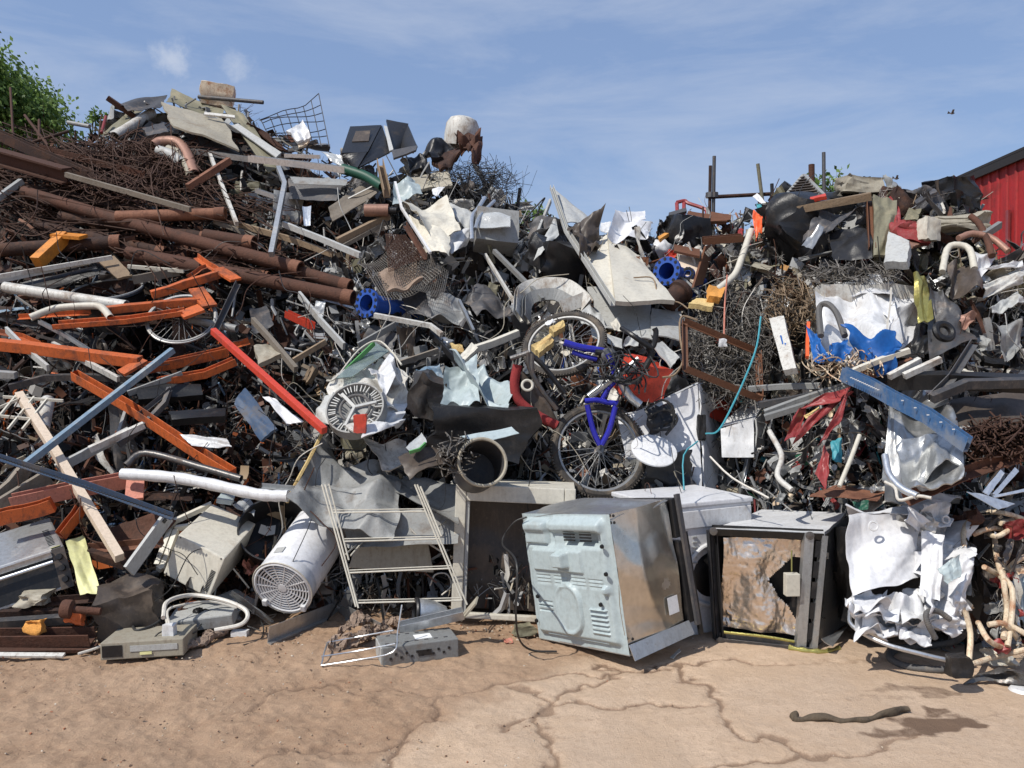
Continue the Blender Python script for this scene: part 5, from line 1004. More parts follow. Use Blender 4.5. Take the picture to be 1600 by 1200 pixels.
# big white bale
e = empty('white_bale', 'scrap bale', 'large crumpled white appliance bale in the upper right', P(1350, 495, -.4), lm='large white bale')
part(e, 'front_sheet', sheet([P(1276, 464, -.55), P(1394, 450, -.55), P(1414, 552, -.72), P(1284, 562, -.68)], 44, .17, .01, 51, .01, 24), 'white')
part(e, 'top_sheet', sheet([P(1278, 455, -.5), P(1305, 440, -.15), P(1395, 440, -.1), P(1392, 462, -.6)], 30, .12, .01, 52, .05), 'white_clean')
part(e, 'side_sheet', sheet([P(1388, 455, -.6), P(1405, 450, -.1), P(1428, 520, -.1), P(1400, 560, -.6)], 20, .16, .01, 53, .05), 'white_clean')
part(e, 'core', xf(crushbox((.66, .4, .5), 10, .1, 5), MX(P(1348, 505, -.1))), 'white_dirty')
part(e, 'grey_hose', tube(PT('h', [(330,500),(320,330),(370,300),(430,360),(480,500)], -.85), .020, 8, sm=6), 'hose', True)
part(e, 'binding_cord', tube(PT('h', [(770,200),(765,300),(740,480)], -.85), .006, 5, sm=4), 'cable_light', True)
bg = empty('blue_sacking', 'plastic sack', 'bright blue torn plastic sack below the large white bale', P(1335, 545, -.7), lm='blue torn sack')
for i, q in enumerate(([(250,450),(300,480),(390,640),(280,660)], [(460,520),(700,520,.05),(830,590),(620,640)], [(380,560),(480,530),(520,620),(350,690)], [(600,600),(830,600),(780,700),(640,710)])): part(bg, 'torn_strip', sheet(PT('h', q, -.8), 16, .25, .006, 60+i, .2, 10), 'blue_plastic')
# stack right of white bale
psheet('gold_sheet', 'metal sheet', 'crinkled gold olive foil strip right of the white bale', 'h', [(905,110),(1000,130,.1),(1030,400),(930,430)], 'gold_foil', -.5, .3, n=20, lm='gold foil strip')
psheet('crumpled_sheet', 'metal sheet', 'black bent door panel with a round hole right of gold foil', 'h', [(1010,190),(1150,280,.1),(1310,530),(1010,640)], 'steel_dark', -.5, .2, n=22, smooth=False)
o = thing('round_grommet', 'ring', 'round black ring set in the bent door panel', xf(torus(.05, .022, 24, 8), MX(P(1475, 518, -.75), orient((.1, -.9, .4)))), 'black', True)
psheet('crumpled_sheet', 'metal sheet', 'black crumpled piece under the bent door panel', 'h', [(920,430),(1040,420),(1010,620),(890,600)], 'black', -.4, .3)
psheet('crumpled_sheet', 'metal sheet', 'dark hood shaped sheet above the bent door panel', 'h', [(1120,60),(1250,20,.1),(1320,250),(1140,230)], 'brown_plastic', -.5, .3)
for i, (q, mt, lab) in enumerate((([(1320,180),(1600,60,.1),(1620,160,.1),(1360,260)], 'white_dirty', 'whitish crumpled mass at the right edge under the shed'), ([(1380,330),(1560,230,.1),(1610,290),(1400,370)], 'grey_light', 'light grey crumpled strip below the whitish mass'), ([(1390,440),(1560,420),(1600,560),(1480,660)], 'grey', 'smooth grey bent sheet at right edge middle'), ([(1330,110),(1440,70),(1600,10),(1600,60)], 'white', 'white folded edge high at the right border'), ([(1120,740),(1220,700),(1330,750),(1180,775)], 'cream', 'cream torn lump under the bent door panel'), ([(1180,380),(1300,370),(1290,420),(1230,450)], 'copper', 'brown cardboard scrap right of the door panel'))):
    psheet('crumpled_sheet', 'metal sheet', lab, 'h', q, mt, -.45, .3, n=20)
tangle('hay_wire', 'wire', 'brownish straw like wire mass left of the white bale', 1235, 480, 40, 40, 200, .003, 'wood', -.35, 41, (1., 1.), .8, sides=3)
tangle('hay_wire', 'wire', 'thin wires lying on the ledge above the white bale', 1330, 428, 75, 14, 150, .003, 'wiregrey', -.45, 42, (.8, .4), .6, sides=3)
tangle('hay_wire', 'wire', 'curly thin wires spilling under the blue sack', 1320, 570, 60, 20, 70, .0035, 'rust_cream', -.7, 43, (.9, .8), .9, sides=3)
tangle('rusty_coil', 'wire', 'matted rusty coil of wire at the right edge', 1570, 688, 68, 26, 300, .0045, 'wirerust', -.55, 44, (1.0, .6), .8, lm='rusty wire coil', sides=4)
# pale box with arrow
e = empty('arrow_box', 'carton', 'pale ribbed box marked with a blue arrow left of the blue sack', P(1227, 545, -.6), lm='blue arrow box')
aq = PT('h', [(20,420,0),(110,405,0),(190,735,0),(110,750,0)], -.75); part(e, 'casing', sheet(aq, 10, .03, .05, 81, .03, 5), 'white_dirty')
nn = (aq[2]-aq[0]).cross(aq[3]-aq[1]).normalized(); nn = nn if nn.y < 0 else -nn
def on(u, v): return aq[0]*(1-u)*(1-v) + aq[1]*u*(1-v) + aq[2]*u*v + aq[3]*(1-u)*v + nn*.05
b = B().add(bar([on(.5, .38), on(.5, .55)], .004, .014, 'box', up=(1, 0, 0)))
V = [on(.25, .53), on(.75, .53), on(.5, .62)]; b.add(([v for v in V] + [v - nn*.004 for v in V], [(0, 1, 2), (5, 4, 3), (0, 3, 4, 1), (1, 4, 5, 2), (2, 5, 3, 0)])); part(e, 'arrow_mark', (b.V, b.F), 'blue_plastic')
pbar('hand_tool', 'tool', 'bright orange red handle standing right of the blue arrow box', 'h', [(252,420),(245,540),(245,635)], .02, .03, 'box', 'orange_plastic', -.75)
# long bars middle right
for lab, q, w, h, prof, mt, dd in (
 ('dark grey tube of the upper fan of bars below the wire bale', [(-120,830),(100,815),(330,810)], .03, .035, 'box', 'grey', -.45), ('long grey tube sloping right under the blue sack', [(-20,980),(200,900),(510,800)], .035, .035, 'box', 'grey', -.6),
 ('long grey tube just below its twin', [(-20,1010),(240,930),(500,820)], .035, .035, 'box', 'grey', -.62), ('grey flat bar low in the fan of bars', [(-60,930),(130,900),(360,850)], .03, .04, 'box', 'grey_dark', -.5),
 ('cream broomstick like rod below the blue sack', [(530,720),(700,650),(885,590)], .028, .03, 'box', 'cream', -.85), ('white tube short one above the black bars', [(755,755),(950,650)], .03, .035, 'box', 'white_dirty', -.75),
 ('white tube short one, right neighbour', [(850,750),(1080,645)], .03, .035, 'box', 'white_dirty', -.75), ('brown tube behind the short white tubes', [(640,750),(780,700),(900,650)], .03, .03, 'box', 'rust_light', -.65),
 ('black square beam lying level at the right', [(750,785),(1100,775),(1640,800)], .08, .09, 'box', 'black', -.65), ('second black beam resting over the first', [(1020,890),(1240,800),(1640,790)], .05, .05, 'box', 'grey_dark', -.7),
 ('dark bent bar rising to the door panel', [(1020,890),(1150,760),(1290,540)], .04, .04, 'L', 'steel_dark', -.7)):
    pbar('steel_bar', 'steel bar', lab, 'h', q, w, h, prof, mt, dd)
psheet('stone_sheet', 'panel', 'large dark stained sheet hanging at right under the black beam', 'h', [(1130,900),(1620,830),(1620,1070),(1150,1060)], 'brown_plastic', -.45, .06, n=14, lm='dark stained sheet')
o = pbar('blue_bar', 'steel bar', 'blue perforated channel bar slanting down at the right', 'h', [(465,735),(640,810),(780,890),(1000,1000),(1250,1180)], .03, .085, 'C', 'blue_steel', -.95, lm='blue perforated channel')
o.data.materials.clear(); o.data.materials.append(M('blue_faded', (.045, .115, .25), .45, 0, .42, (.2, .22, .25), 6, .1, .05))
b = B()
for (x, y) in T('h', [(520+i*14, 772+i*6.3) for i in range(13)] + [(840+i*80, 915+i*45) for i in range(5)]): b.add(box((.012, .004, .006), P(x, y-3, -1.0)))
part(o, 'slots', (b.V, b.F), 'white')
# red crushed sheets
for i, (q, lab) in enumerate((([(100,1170),(160,1000),(250,920,.1),(190,1130)], 'maroon folded strip, leftmost of the crushed red panel'), ([(150,1180),(250,1000),(480,870,.1),(540,840,.1)], 'maroon long fold of the crushed red panel, middle'), ([(320,1200),(350,1080),(520,860,.1),(430,1060)], 'maroon lower fold of the crushed red panel, right'), ([(210,950),(300,900),(520,830,.1),(430,890)], 'maroon top fold of the crushed red panel'))):
    psheet('red_fold', 'metal sheet', lab, 'h', q, 'maroon', -.8, .16, n=18, lm='crushed maroon panel' if i == 1 else None)
psheet('red_fold', 'metal sheet', 'maroon strip twisting down near the fallen rust sheet', 'l', [(290,180),(350,60),(365,100),(350,270)], 'maroon', -.7, .15)
psheet('rusty_sheet', 'metal sheet', 'flat rusty brown sheet lying behind the foil cooker', 'l', [(270,310),(420,240,.3),(640,270,.3),(600,330,.05)], 'rust_light', -.55, .05, n=14, lm='flat rusty sheet')
psheet('crumpled_sheet', 'metal sheet', 'yellow foam filling inside the crushed maroon panel', 'h', [(225,1000),(320,945),(330,965),(240,1020)], 'yellow_foam', -.7, .1)
# silver crumpled casing
e = empty('silver_casing', 'metal casing', 'crumpled brownish silver metal casing right of centre', P(1440, 690, -.6), lm='silver crumpled casing')
part(e, 'front', sheet([P(1388, 620, -.6), P(1470, 630, -.4), P(1512, 740, -.7), P(1385, 765, -.8)], 36, .2, .008, 91, .04, 18), 'galv')
part(e, 'top', sheet([P(1385, 605, -.3), P(1460, 605, -.1), P(1480, 650, -.5), P(1392, 640, -.65)], 14, .2, .008, 92, .05), 'galv')
part(e, 'lower_fold', sheet([P(1400, 700, -.85), P(1500, 680, -.7), P(1505, 745, -.8), P(1420, 770, -.9)], 24, .16, .008, 93, .04, 16), 'galv')
ppipe('chrome_tube', 'tube', 'chrome curved tube in front of the silver crumpled casing', 'l', [(640,100),(660,190),(720,260),(800,300)], .018, 'alu', -.9)
ppipe('grey_cable', 'cable', 'grey cable looping left of the silver casing', 'l', [(640,230),(690,260),(710,320),(800,300),(870,310)], .008, 'cable_light', -.9, False)
pbar('angle_iron', 'angle iron', 'rusty angle iron slanting up to the right edge', 'l', [(740,320),(1000,200),(1350,80)], .06, .05, 'L', 'rust', -.7)
for i, (q, lab) in enumerate((([(1120,280),(1210,170),(1230,190),(1150,300)], 'silver splayed strip at right edge, first from left'), ([(1170,290),(1280,160),(1300,180),(1190,300)], 'silver splayed strip at right edge, second from left'), ([(1170,300),(1330,265),(1330,280),(1180,310)], 'silver splayed strip at right edge, lowest'), ([(1040,280),(1110,290),(1280,340),(1200,370)], 'silver sheet lying on the white crushed bale'))):
    psheet('silver_strip', 'strip', lab, 'l', q, 'alu', -.75, .05)
ppipe('white_cable', 'cable', 'long pale cable hanging left of the crushed maroon panel', 'l', [(70,-20),(130,100),(110,200),(180,270)], .016, 'white_dirty', -.75, False)
ppipe('pale_stick', 'stick', 'long pale stick pointing up behind the flat rusty sheet', 'l', [(415,252),(470,120),(515,0)], .012, 'cream', -.8, False)
psheet('rag', 'rag', 'small turquoise rag in the right heap', 'l', [(370,30),(430,20),(425,130),(385,130)], 'teal', -.55, .3)
psheet('broken_plastic', 'plastic', 'green dark bag piece right of the flat rusty sheet', 'l', [(480,330),(560,320),(560,370),(500,370)], 'green', -.55, .2)
# sheet bits over the right bale ledge
for i, (x, y, w_, mt, lab) in enumerate(((1490,300,.24,'black','black crushed box on the crest left of the shed'), (1450,320,.3,'grey_dark','dark crushed engine part on the crest'), (1400,325,.26,'rust_dark','rusty crushed lump on the crest right of the bale'))):
    pcrush('crushed_part', 'scrap part', lab, x, y, (w_, .25, .2), (0, .2*i, .3), mt, -.05, .35)
# ================================================================ FOREGROUND
def loc_parts(e, m):
    def f(name, VF, mat, smooth=False, bev=0.0, parent=None): return part(parent or e, name, xf(VF, m), mat, smooth, bev)
    return f
# ---- steel oven, back towards us
e = empty('built_in_oven', 'oven', 'steel oven tipped with its light blue louvred back toward the viewer', (0.497, 4.519, 0), lm='steel oven')
m = MX((0.497, 4.519, 0.415), Euler((0.081, -0.125, -0.897)).to_matrix()); f = loc_parts(e, m); w, d, h = .70, .45, .71
rng = random.Random(9)
# galvanised shell: sides, top, bottom
f('side_panel', sheet([(w/2, -d/2, -h/2), (w/2, -d/2, h/2), (w/2, d/2, h/2), (w/2, d/2, -h/2)][::-1], 30, .02, .004, 5, 0, 3, nz=.006), 'steel_clean', True)
f('side_panel', sheet([(-w/2, -d/2, -h/2), (-w/2, -d/2, h/2), (-w/2, d/2, h/2), (-w/2, d/2, -h/2)], 8, .01, .004, 6), 'galv')
f('top_panel', sheet([(-w/2, -d/2, h/2-.01), (w/2, -d/2, h/2-.01), (w/2, d/2, h/2), (-w/2, d/2, h/2)], 24, .05, .004, 7, 0, 8, nz=.01), 'galv')
f('bottom_panel', box((w, d, .01), (0, 0, -h/2)), 'galv'); f('inner_body', box((w*.94, d*.9, h*.93), (0, 0.01, 0)), 'steel_dark')
f('base_flange', sheet([(w/2+.002, -d/2, -h/2+.05), (w/2+.002, d/2+.02, -h/2+.05), (w/2+.03, d/2+.02, -h/2-.02), (w/2+.03, -d/2, -h/2-.025)], 6, .005, .004, 4), 'galv')
# back panel as a height field of pressed shapes
def back_panel():
    nu, nv = 110, 112; V = []; F = []
    def smooth(a, b, x): t = max(0, min(1, (x-a)/(b-a))); return t*t*(3-2*t)
    def bx(u, v, u0, u1, v0, v1, s=.012): return smooth(u0, u0+s, u)*(1-smooth(u1-s, u1, u))*smooth(v0, v0+s, v)*(1-smooth(v1-s, v1, v))
    LV = [(.13, .30), (.33, .50), (.53, .70), (.72, .88)]
    for j in range(nv+1):
        for i in range(nu+1):
            u, v = i/nu, j/nv      # v up
            z = .030*bx(u, v, .035, .965, .045, .975, .05)      # main raised tray
            z -= .014*bx(u, v, .06, .93, .74, .90, .05)*(1-.6*bx(u, v, .38, .52, .7, 1, .03))
            z += .022*bx(u, v, .06, .34, .76, .97, .03) + .014*bx(u, v, .36, .94, .86, .99, .03)
            z -= .020*bx(u, v, .50, .86, .78, .87, .02)
            z += .034*bx(u, v, .42, .56, .60, .73, .02)
            z += .010*bx(u, v, .12, .70, .56, .745, .02)
            for (a, b) in LV:
                for k in range(3): z -= .010*bx(u, v, a, b, .462+.027*k, .462+.027*k+.014, .008)
            for k in range(3): z -= .010*bx(u, v, .11, .28, .245+.032*k, .245+.032*k+.016, .008)
            for k in range(6): z += .012*bx(u, v, .70, .88, .13+.035*k, .13+.035*k+.018, .009)
            # stadium emboss
            cx, hw, y0, y1 = .475, .135, .24, .34; yy = min(max(v, y0), y1); r = math.hypot((u-cx), (v-yy))*1.0
            z += .013*smooth(hw+.022, hw, r) - .004*smooth(hw-.012, hw-.028, r)
            z += .006*bx(u, v, .15, .84, .055, .068, .006)
            z += .004*noise.noise(Vector((u*4, v*4, 3))) + .02*bx(u, v, .86, .94, .42, .50, .03)
            V.append(Vector(((u-.5)*w, -d/2 - .030*bx(u, v, .035, .965, .045, .975, .05) - 1.45*(z - .030*bx(u, v, .035, .965, .045, .975, .05)), (v-.5)*h)))
    for j in range(nv):
        for i in range(nu): a = j*(nu+1)+i; F.append((a, a+1, a+nu+2, a+nu+1))
    return V, F
bp_ = f('back_panel', back_panel(), 'bluegrey', True)
b = B()
for gx in (.005, .11):
    for k in range(4): b.add(box((.085, .006, .007), (gx+.055 + (.0 if gx < .1 else .02), -d/2-.032, .222+.016*k)))
f('vent_slots', (b.V, b.F), 'black', parent=bp_)
b = B()
for (x, z) in ((-.30, .25), (-.26, -.10), (.24, -.10), (.31, .20), (-.3, -.24), (.31, .06)): b.add(xf(lathe([(.001, -.012), (.010, -.01), (.012, 0)], 12), MX((x, -d/2-.040, z), orient((0, 1, 0)))))
f('screws', (b.V, b.F), 'black', True, parent=bp_)
b = B()
for z in (-.33, -.28, .31, .345): b.add(xf(lathe([(.001, -.006), (.007, -.005), (.008, 0)], 10), MX((w/2+.006, -d/2+.03 if z < 0 else -d/2+.02, z), orient((-1, 0, 0)))))
f('side_screws', (b.V, b.F), 'black', True)
f('rating_label', sheet([(w/2+.008, .10, -.24), (w/2+.008, .18, -.24), (w/2+.008, .18, -.15), (w/2+.008, .10, -.15)], 6, .004, .001, 3), 'label_white')
# black door side on the far face
f('door', box((w+.02, .05, h*.62), (0, d/2+.045, -.10)), 'black', bev=.006); f('control_panel', box((w+.02, .055, h*.30), (0, d/2+.04, .245)), 'black', bev=.006)
f('door_trim', bar([(w/2+.016, d/2+.075, -.34), (w/2+.016, d/2+.06, .37)], .02, .03), 'grey_dark'); f('door_glass_edge', bar([(w/2+.012, d/2+.095, -.40), (w/2+.012, d/2+.085, .16)], .015, .03), 'black')
cp = [m @ Vector(p) for p in ((-.25, -d/2-.05, .345), (-.31, -d/2-.10, .32), (-.36, -d/2-.16, .22))] + [PY(807, 880, 4.15), PY(806, 960, 4.15), PY(812, 1000, 4.3), G(832, 1016, .01), G(870, 1018, .01)]
part(e, 'mains_cable', tube(cp, .0055, 6, sm=7), 'cable', True)
# ---- washing machine behind
e = empty('front_load_washer', 'washing machine', 'white front loading washing machine between the oven and the foil cooker', (1.02, 5.12, 0), lm='white front load washer')
m = MX((1.03, 4.98, .37), Euler((0, -.02, .40)).to_matrix()); f = loc_parts(e, m)
f('casing', box((.62, .56, .74), (0, 0, 0)), 'white_clean', bev=.012); f('top_lid', box((.63, .58, .03), (0, 0, .385)), 'white_clean', bev=.008)
dr = f('door_ring', xf(torus(.175, .014, 48, 10), MX((.02, -.285, -.03), orient((0, -1, 0)))), 'white', True)
f('door_glass', xf(lathe([(.001, .0), (.10, .01), (.16, .03)], 36), MX((.02, -.30, -.03), orient((0, 1, 0)))), 'black', True, parent=dr)
f('control_panel', box((.60, .012, .10), (0, -.285, .30)), 'white', bev=.004)
for k in range(6): f('pressed_mark', box((.03, .008, .006), (-.10, -.286, .2-.03*k)), 'grey_light')
# ---- cooker with foil
e = empty('foil_cooker', 'cooker', 'overturned cooker with torn crinkled foil in its black open front', (1.56, 4.72, 0), lm='foil cooker')
c8 = {}
def CP(px, py, Y): return PY(px, py, Y)
ftl, ftr, fbl, fbr = CP(1112, 828, 4.44), CP(1286, 836, 4.36), CP(1124, 996, 4.66-.20), CP(1270, 1012, 4.38)
fbl = G(1122, 998, .015); fbr = G(1270, 1014, .015); ftl = PY(1112, 828, fbl.y+.02); ftr = PY(1287, 836, fbr.y+.02)
dep = Vector((.26, .42, 0)); dep2 = Vector((.42, .40, 0))
btl = PY(1190, 797, ftl.y+.50); btr = PY(1322, 801, ftr.y+.48); bbl = Vector((btl.x, btl.y, .015)); bbr = Vector((btr.x+.02, btr.y, .015))
part(e, 'top_panel', sheet([ftl+Vector((0, -.01, .012)), ftr+Vector((0, -.01, .012)), btr, btl], 20, .012, .018, 3, 0, 5), 'white')
part(e, 'side_panel', sheet([ftr.lerp(btr, .12), fbr.lerp(bbr, .12), bbr, btr - Vector((0, 0, .02))], 14, .03, .006, 4), 'galv')
part(e, 'side_panel', sheet([ftl, fbl, bbl, btl], 6, .01, .006, 4), 'grey_dark'); part(e, 'rear_panel', sheet([btl, btr, bbr, bbl], 6, .01, .006, 4), 'black')
part(e, 'bottom_panel', sheet([fbl, fbr, bbr, bbl], 4, 0, .01, 4), 'grey_dark')
for nm, a, c, wd, mt in (('left_post', ftl, fbl, .05, 'black'), ('top_rail', ftl, ftr, .05, 'black'), ('bottom_rail', fbl, fbr, .055, 'grey_dark')):
    part(e, 'frame_rail', bar([a, c], wd, wd*.8, 'C'), mt)
ctr_t = ftl.lerp(ftr, .86); ctr_b = fbl.lerp(fbr, .86)
post = part(e, 'front_post', bar([ctr_t + Vector((0, -.012, .01)), ctr_b + Vector((0, -.012, .0))], .045, .05, 'C', up=(1, 0, 0)), 'galv')
b = B()
for t in (.12, .3, .48, .66, .84): b.add(bar([ftl.lerp(ftr, .95).lerp(fbl.lerp(fbr, .95), t-.07), ftl.lerp(ftr, .95).lerp(fbl.lerp(fbr, .95), t+.07)], .03, .01, 'box', up=(0, -1, 0)))
part(e, 'slotted_rail', bar([ftr+Vector((.0, 0, 0)), fbr], .05, .03, 'C', up=(1, 0, 0)), 'galv'); part(e, 'rail_slots', ([v + Vector((0, -.02, 0)) for v in b.V], b.F), 'black')
bk_ = Vector((.02, .10, 0)); part(e, 'dark_interior', sheet([ftl+bk_*2, ftr+bk_*2, fbr+bk_*2, fbl+bk_*2], 4, 0, .005, 2), 'black')
# foil: crinkled sheet torn in a V on the right
def foil():
    nu, nv = 60, 64; V = []; F = []; rng = random.Random(3); fo = Folds(rng, 22, .075, 1.0); nrm = Vector((0.1, -1, 0))
    for j in range(nv+1):
        for i in range(nu+1):
            u, v = i/nu, j/nv; A_ = ftl.lerp(ftr, .06+.80*u); C_ = fbl.lerp(fbr, .06+.80*u); p = A_.lerp(C_, .06+.86*v) + bk_*.6 + nrm*(.05*(1-v))
            p += nrm*(fo.h(Vector((u-.5, v-.5, 0)))*.8 + .010*abs(noise.noise(Vector((u*7, v*7, 1)))) + .0075*abs(noise.noise(Vector((u*17, v*17, 5)))) + .0035*noise.noise(Vector((u*40, v*40, 7)))); V.append(p)
    for j in range(nv):
        for i in range(nu):
            u, v = (i+.5)/nu, (j+.5)/nv; lim = .58 + abs(v-.46)*1.0 if v > .18 else 1.1
            lim += .03*noise.noise(Vector((v*9, 0, 4)))
            if u < lim: a = j*(nu+1)+i; F.append((a, a+1, a+nu+2, a+nu+1))
    return V, F
part(e, 'torn_foil', foil(), 'foil', False)
part(e, 'foil_edge', tube([ftl.lerp(fbl, .92).lerp(fbr, .06)+Vector((0,-.02,0)), fbl.lerp(fbr, .5)+Vector((0,-.02,.045)), fbl.lerp(fbr, .8)+Vector((0,-.02,.035))], .008, 6, sm=5), 'gold_foil')
cb = part(e, 'junction_box', xf(box((.075, .05, .12)), MX(PY(1237, 913, 4.40), Euler((0, 0, .05)).to_matrix())), 'cream', bev=.004)
part(cb, 'terminal', tube([PY(1237, 893, 4.39), PY(1237, 860, 4.42)], .004, 6), 'gold_foil'); part(cb, 'terminal', tube([PY(1240, 930, 4.39), PY(1240, 948, 4.4)], .01, 6), 'black')
for q in (ctr_t, ctr_b, ftl, fbl): part(e, 'roller', xf(lathe([(.001, -.012), (.02, -.01), (.022, .0), (.022, .01), (.001, .012)], 18), MX(q + Vector((.0, -.035, 0)), orient((0, -1, 0)))), 'steel_dark', True)
part(e, 'side_wire', tube([PY(x, y, 4.5) for x, y in ((1292, 870), (1285, 895), (1288, 930), (1284, 962), (1290, 966))], .003, 5, sm=4), 'cable', True)
part(e, 'side_clip', xf(box((.03, .01, .035)), MX(PY(1290, 868, 4.55))), 'cream')
part(e, 'loose_flap', sheet([PY(1282, 1000, 4.3), PY(1322, 982, 4.6), PY(1326, 975, 4.65), PY(1300, 1012, 4.3)], 8, .04, .004, 5), 'galv')
thing('brass_pipe_fitting', 'pipe fitting', 'brass and black pipe fitting lying under the foil cooker front', tube([G(1233, 1012, .02), G(1262, 1017, .02), G(1290, 1018, .02), G(1310, 1013, .02)], lambda i: .011 + .006*(i % 3 == 0), 10, sm=4), 'gold_foil', True)
# ---- beige open cabinet (TV shell) behind
e = empty('open_cabinet', 'cabinet', 'white framed open cabinet with a dark brown back standing left of the oven', (0.05, 5.2, 0), lm='white framed open cabinet')
m = MX((0.02, 5.10, .42), Euler((-.03, .036, -.063)).to_matrix()); f = loc_parts(e, m); w, d, h = .72, .40, .80
fw = .065
f('frame_stile', box((fw, .04, h), (-w/2+fw/2, -d/2, 0)), 'cream', bev=.006); f('frame_stile', box((fw, .04, h), (w/2-fw/2, -d/2, 0)), 'cream', bev=.006)
f('frame_rail', box((w-2*fw-.004, .04, fw*1.5), (0, -d/2, h/2-fw*.75)), 'cream', bev=.006); f('frame_rail', box((w-2*fw-.004, .04, fw*.5), (0, -d/2, -h/2+fw*.25)), 'cream', bev=.006)
f('inner_seal', bar([(-w/2+fw+.012, -d/2+.01, -h/2+.03), (-w/2+fw+.012, -d/2+.01, h/2-fw*1.5-.005)], .02, .03), 'grey_light')
f('shell', box((w-.01, d-.02, .02), (0, .02, h/2-.012)), 'cream', bev=.004); f('shell_side', box((.02, d-.02, h-.04), (-w/2+.012, .02, 0)), 'grey_light'); f('shell_side', box((.02, d-.02, h-.04), (w/2-.012, .02, 0)), 'grey_light')
f('back_board', sheet([(-w/2+.04, -.06, -h/2+.02), (w/2-.03, -.06, -h/2+.02), (w/2-.03, -.02, h/2-.05), (-w/2+.04, -.02, h/2-.05)], 20, .05, .01, 8, 0, 5, bend=-.04), 'brown_plastic', True)
thing('floor_strip', 'strip', 'thin dark strip on the ground before the white framed cabinet', bar([G(738, 964, .01), G(800, 966, .01)], .02, .01), 'steel_dark')
# ---- water heater
e = empty('water_heater', 'water heater', 'white cylindrical tank with a round slotted grille end lying in front', G(450, 952, 0), lm='white cylindrical tank')
c0 = PY(441, 919, 4.72); c1 = PY(503, 828, 5.22); ax = (c1-c0).normalized(); m = MX(c0, orient(ax, (1, 0, 0))); f = loc_parts(e, m); R_ = .178; L_ = .78
f('tank', lathe([(R_*.93, -.005), (R_, 0), (R_, .07), (R_*.985, .075), (R_*.985, .085), (R_, .09), (R_, L_-.03), (R_*.96, L_), (R_*.9, L_+.015), (.001, L_+.03)], 56), 'white_clean', True)
f('end_band', lathe([(R_+.004, L_-.06), (R_+.006, L_-.03), (R_+.004, L_-.0)], 56), 'white_clean', True)
gr = f('grille', lathe([(.001, .02), (R_*.9, .02)], 40), 'black'); b = B()
for k in range(1, 9):
    rr = R_*(.10+.1*k); b.add(lathe([(rr, .0), (rr+.0075, -.002), (rr+.0075, .012), (rr, .012), (rr, 0)], 48))
for k in range(14): a = 2*math.pi*k/14; b.add(bar([(math.cos(a)*.03, math.sin(a)*.03, .003), (math.cos(a)*R_*.95, math.sin(a)*R_*.95, .003)], .007, .009, up=(0, 0, 1)))
b.add(lathe([(.001, -.004), (.028, -.003), (.03, .012)], 20)); b.add(lathe([(R_*.9, 0), (R_*.94, -.006), (R_*1.0, 0)], 48))
f('grille_rings', (b.V, b.F), 'white', True, parent=gr)
f('strap', torus(R_+.004, .004, 56, 6), 'cream', True); bpy.context.view_layer.update()
f('rating_label', xf(sheet([(-.03, -R_-.003, .0), (.03, -R_-.003, .0), (.03, -R_-.003, .05), (-.03, -R_-.003, .05)], 3, 0, .001), MX((0, 0, .1), Euler((0, 0, -.3)).to_matrix())), 'grey_light')
for sx in (-1, 1): f('foot', xf(box((.03, .04, .03)), MX((sx*.12, .12, -.005))), 'white', bev=.005)
# ---- cream box (microwave casing)
e = empty('cream_box', 'appliance', 'cream metal appliance box tilted on its corner in the left foreground', G(320, 940, 0), lm='cream box')
m = MX((-1.815, 4.93, 0.440), Euler((0.186, 0.361, 0.081)).to_matrix()); f = loc_parts(e, m)
dims = (.30, .62, .25)
tl, tr, bc, l_ = PY(332, 787, 5.25), PY(400, 818, 5.15), PY(351, 873, 4.70), PY(279, 835, 4.80); dn = PY(326, 935, 4.73) - PY(351, 873, 4.70)
P8 = [l_+dn, bc+dn, tr+dn, tl+dn, l_, bc, tr, tl]
VF = (P8, [(3, 2, 1, 0), (4, 5, 6, 7), (0, 1, 5, 4), (1, 2, 6, 5), (2, 3, 7, 6), (3, 0, 4, 7)])
part(e, 'casing', VF, 'cream', bev=.008)
b = B(); nn = (bc-l_).cross(dn).normalized(); nn = nn if nn.y < 0 else -nn; eu = (bc-l_).normalized(); ed = dn.normalized()
for k in range(15): p = bc + dn*(.38 + .035*k) - eu*.022 + nn*.001; b.add(bar([p - eu*.0, p - eu*.03], .005, .004, up=nn))
part(e, 'vent_slots', (b.V, b.F), 'black')
for (t, u) in ((.06, .04), (.94, .04), (.06, .96), (.94, .96)): part(e, 'screw', xf(lathe([(.001, .003), (.005, .002), (.006, 0)], 8), MX(l_.lerp(bc, t).lerp(l_.lerp(bc, t)+dn, u)+nn*.001, orient(nn))), 'steel_dark', True)
psheet('grey_casing', 'casing', 'small blue grey metal switch box on top of the cream box', 'i', [(1065,335),(1105,290,.1),(1155,320,.1),(1140,350)], 'bluegrey', -.3, .05, th=.03)
psheet('torn_bag', 'plastic bag', 'grey green film draped right of the cream box top', 'i', [(1140,350),(1220,310,.1),(1262,350,.1),(1250,410)], 'film', -.15, .2)
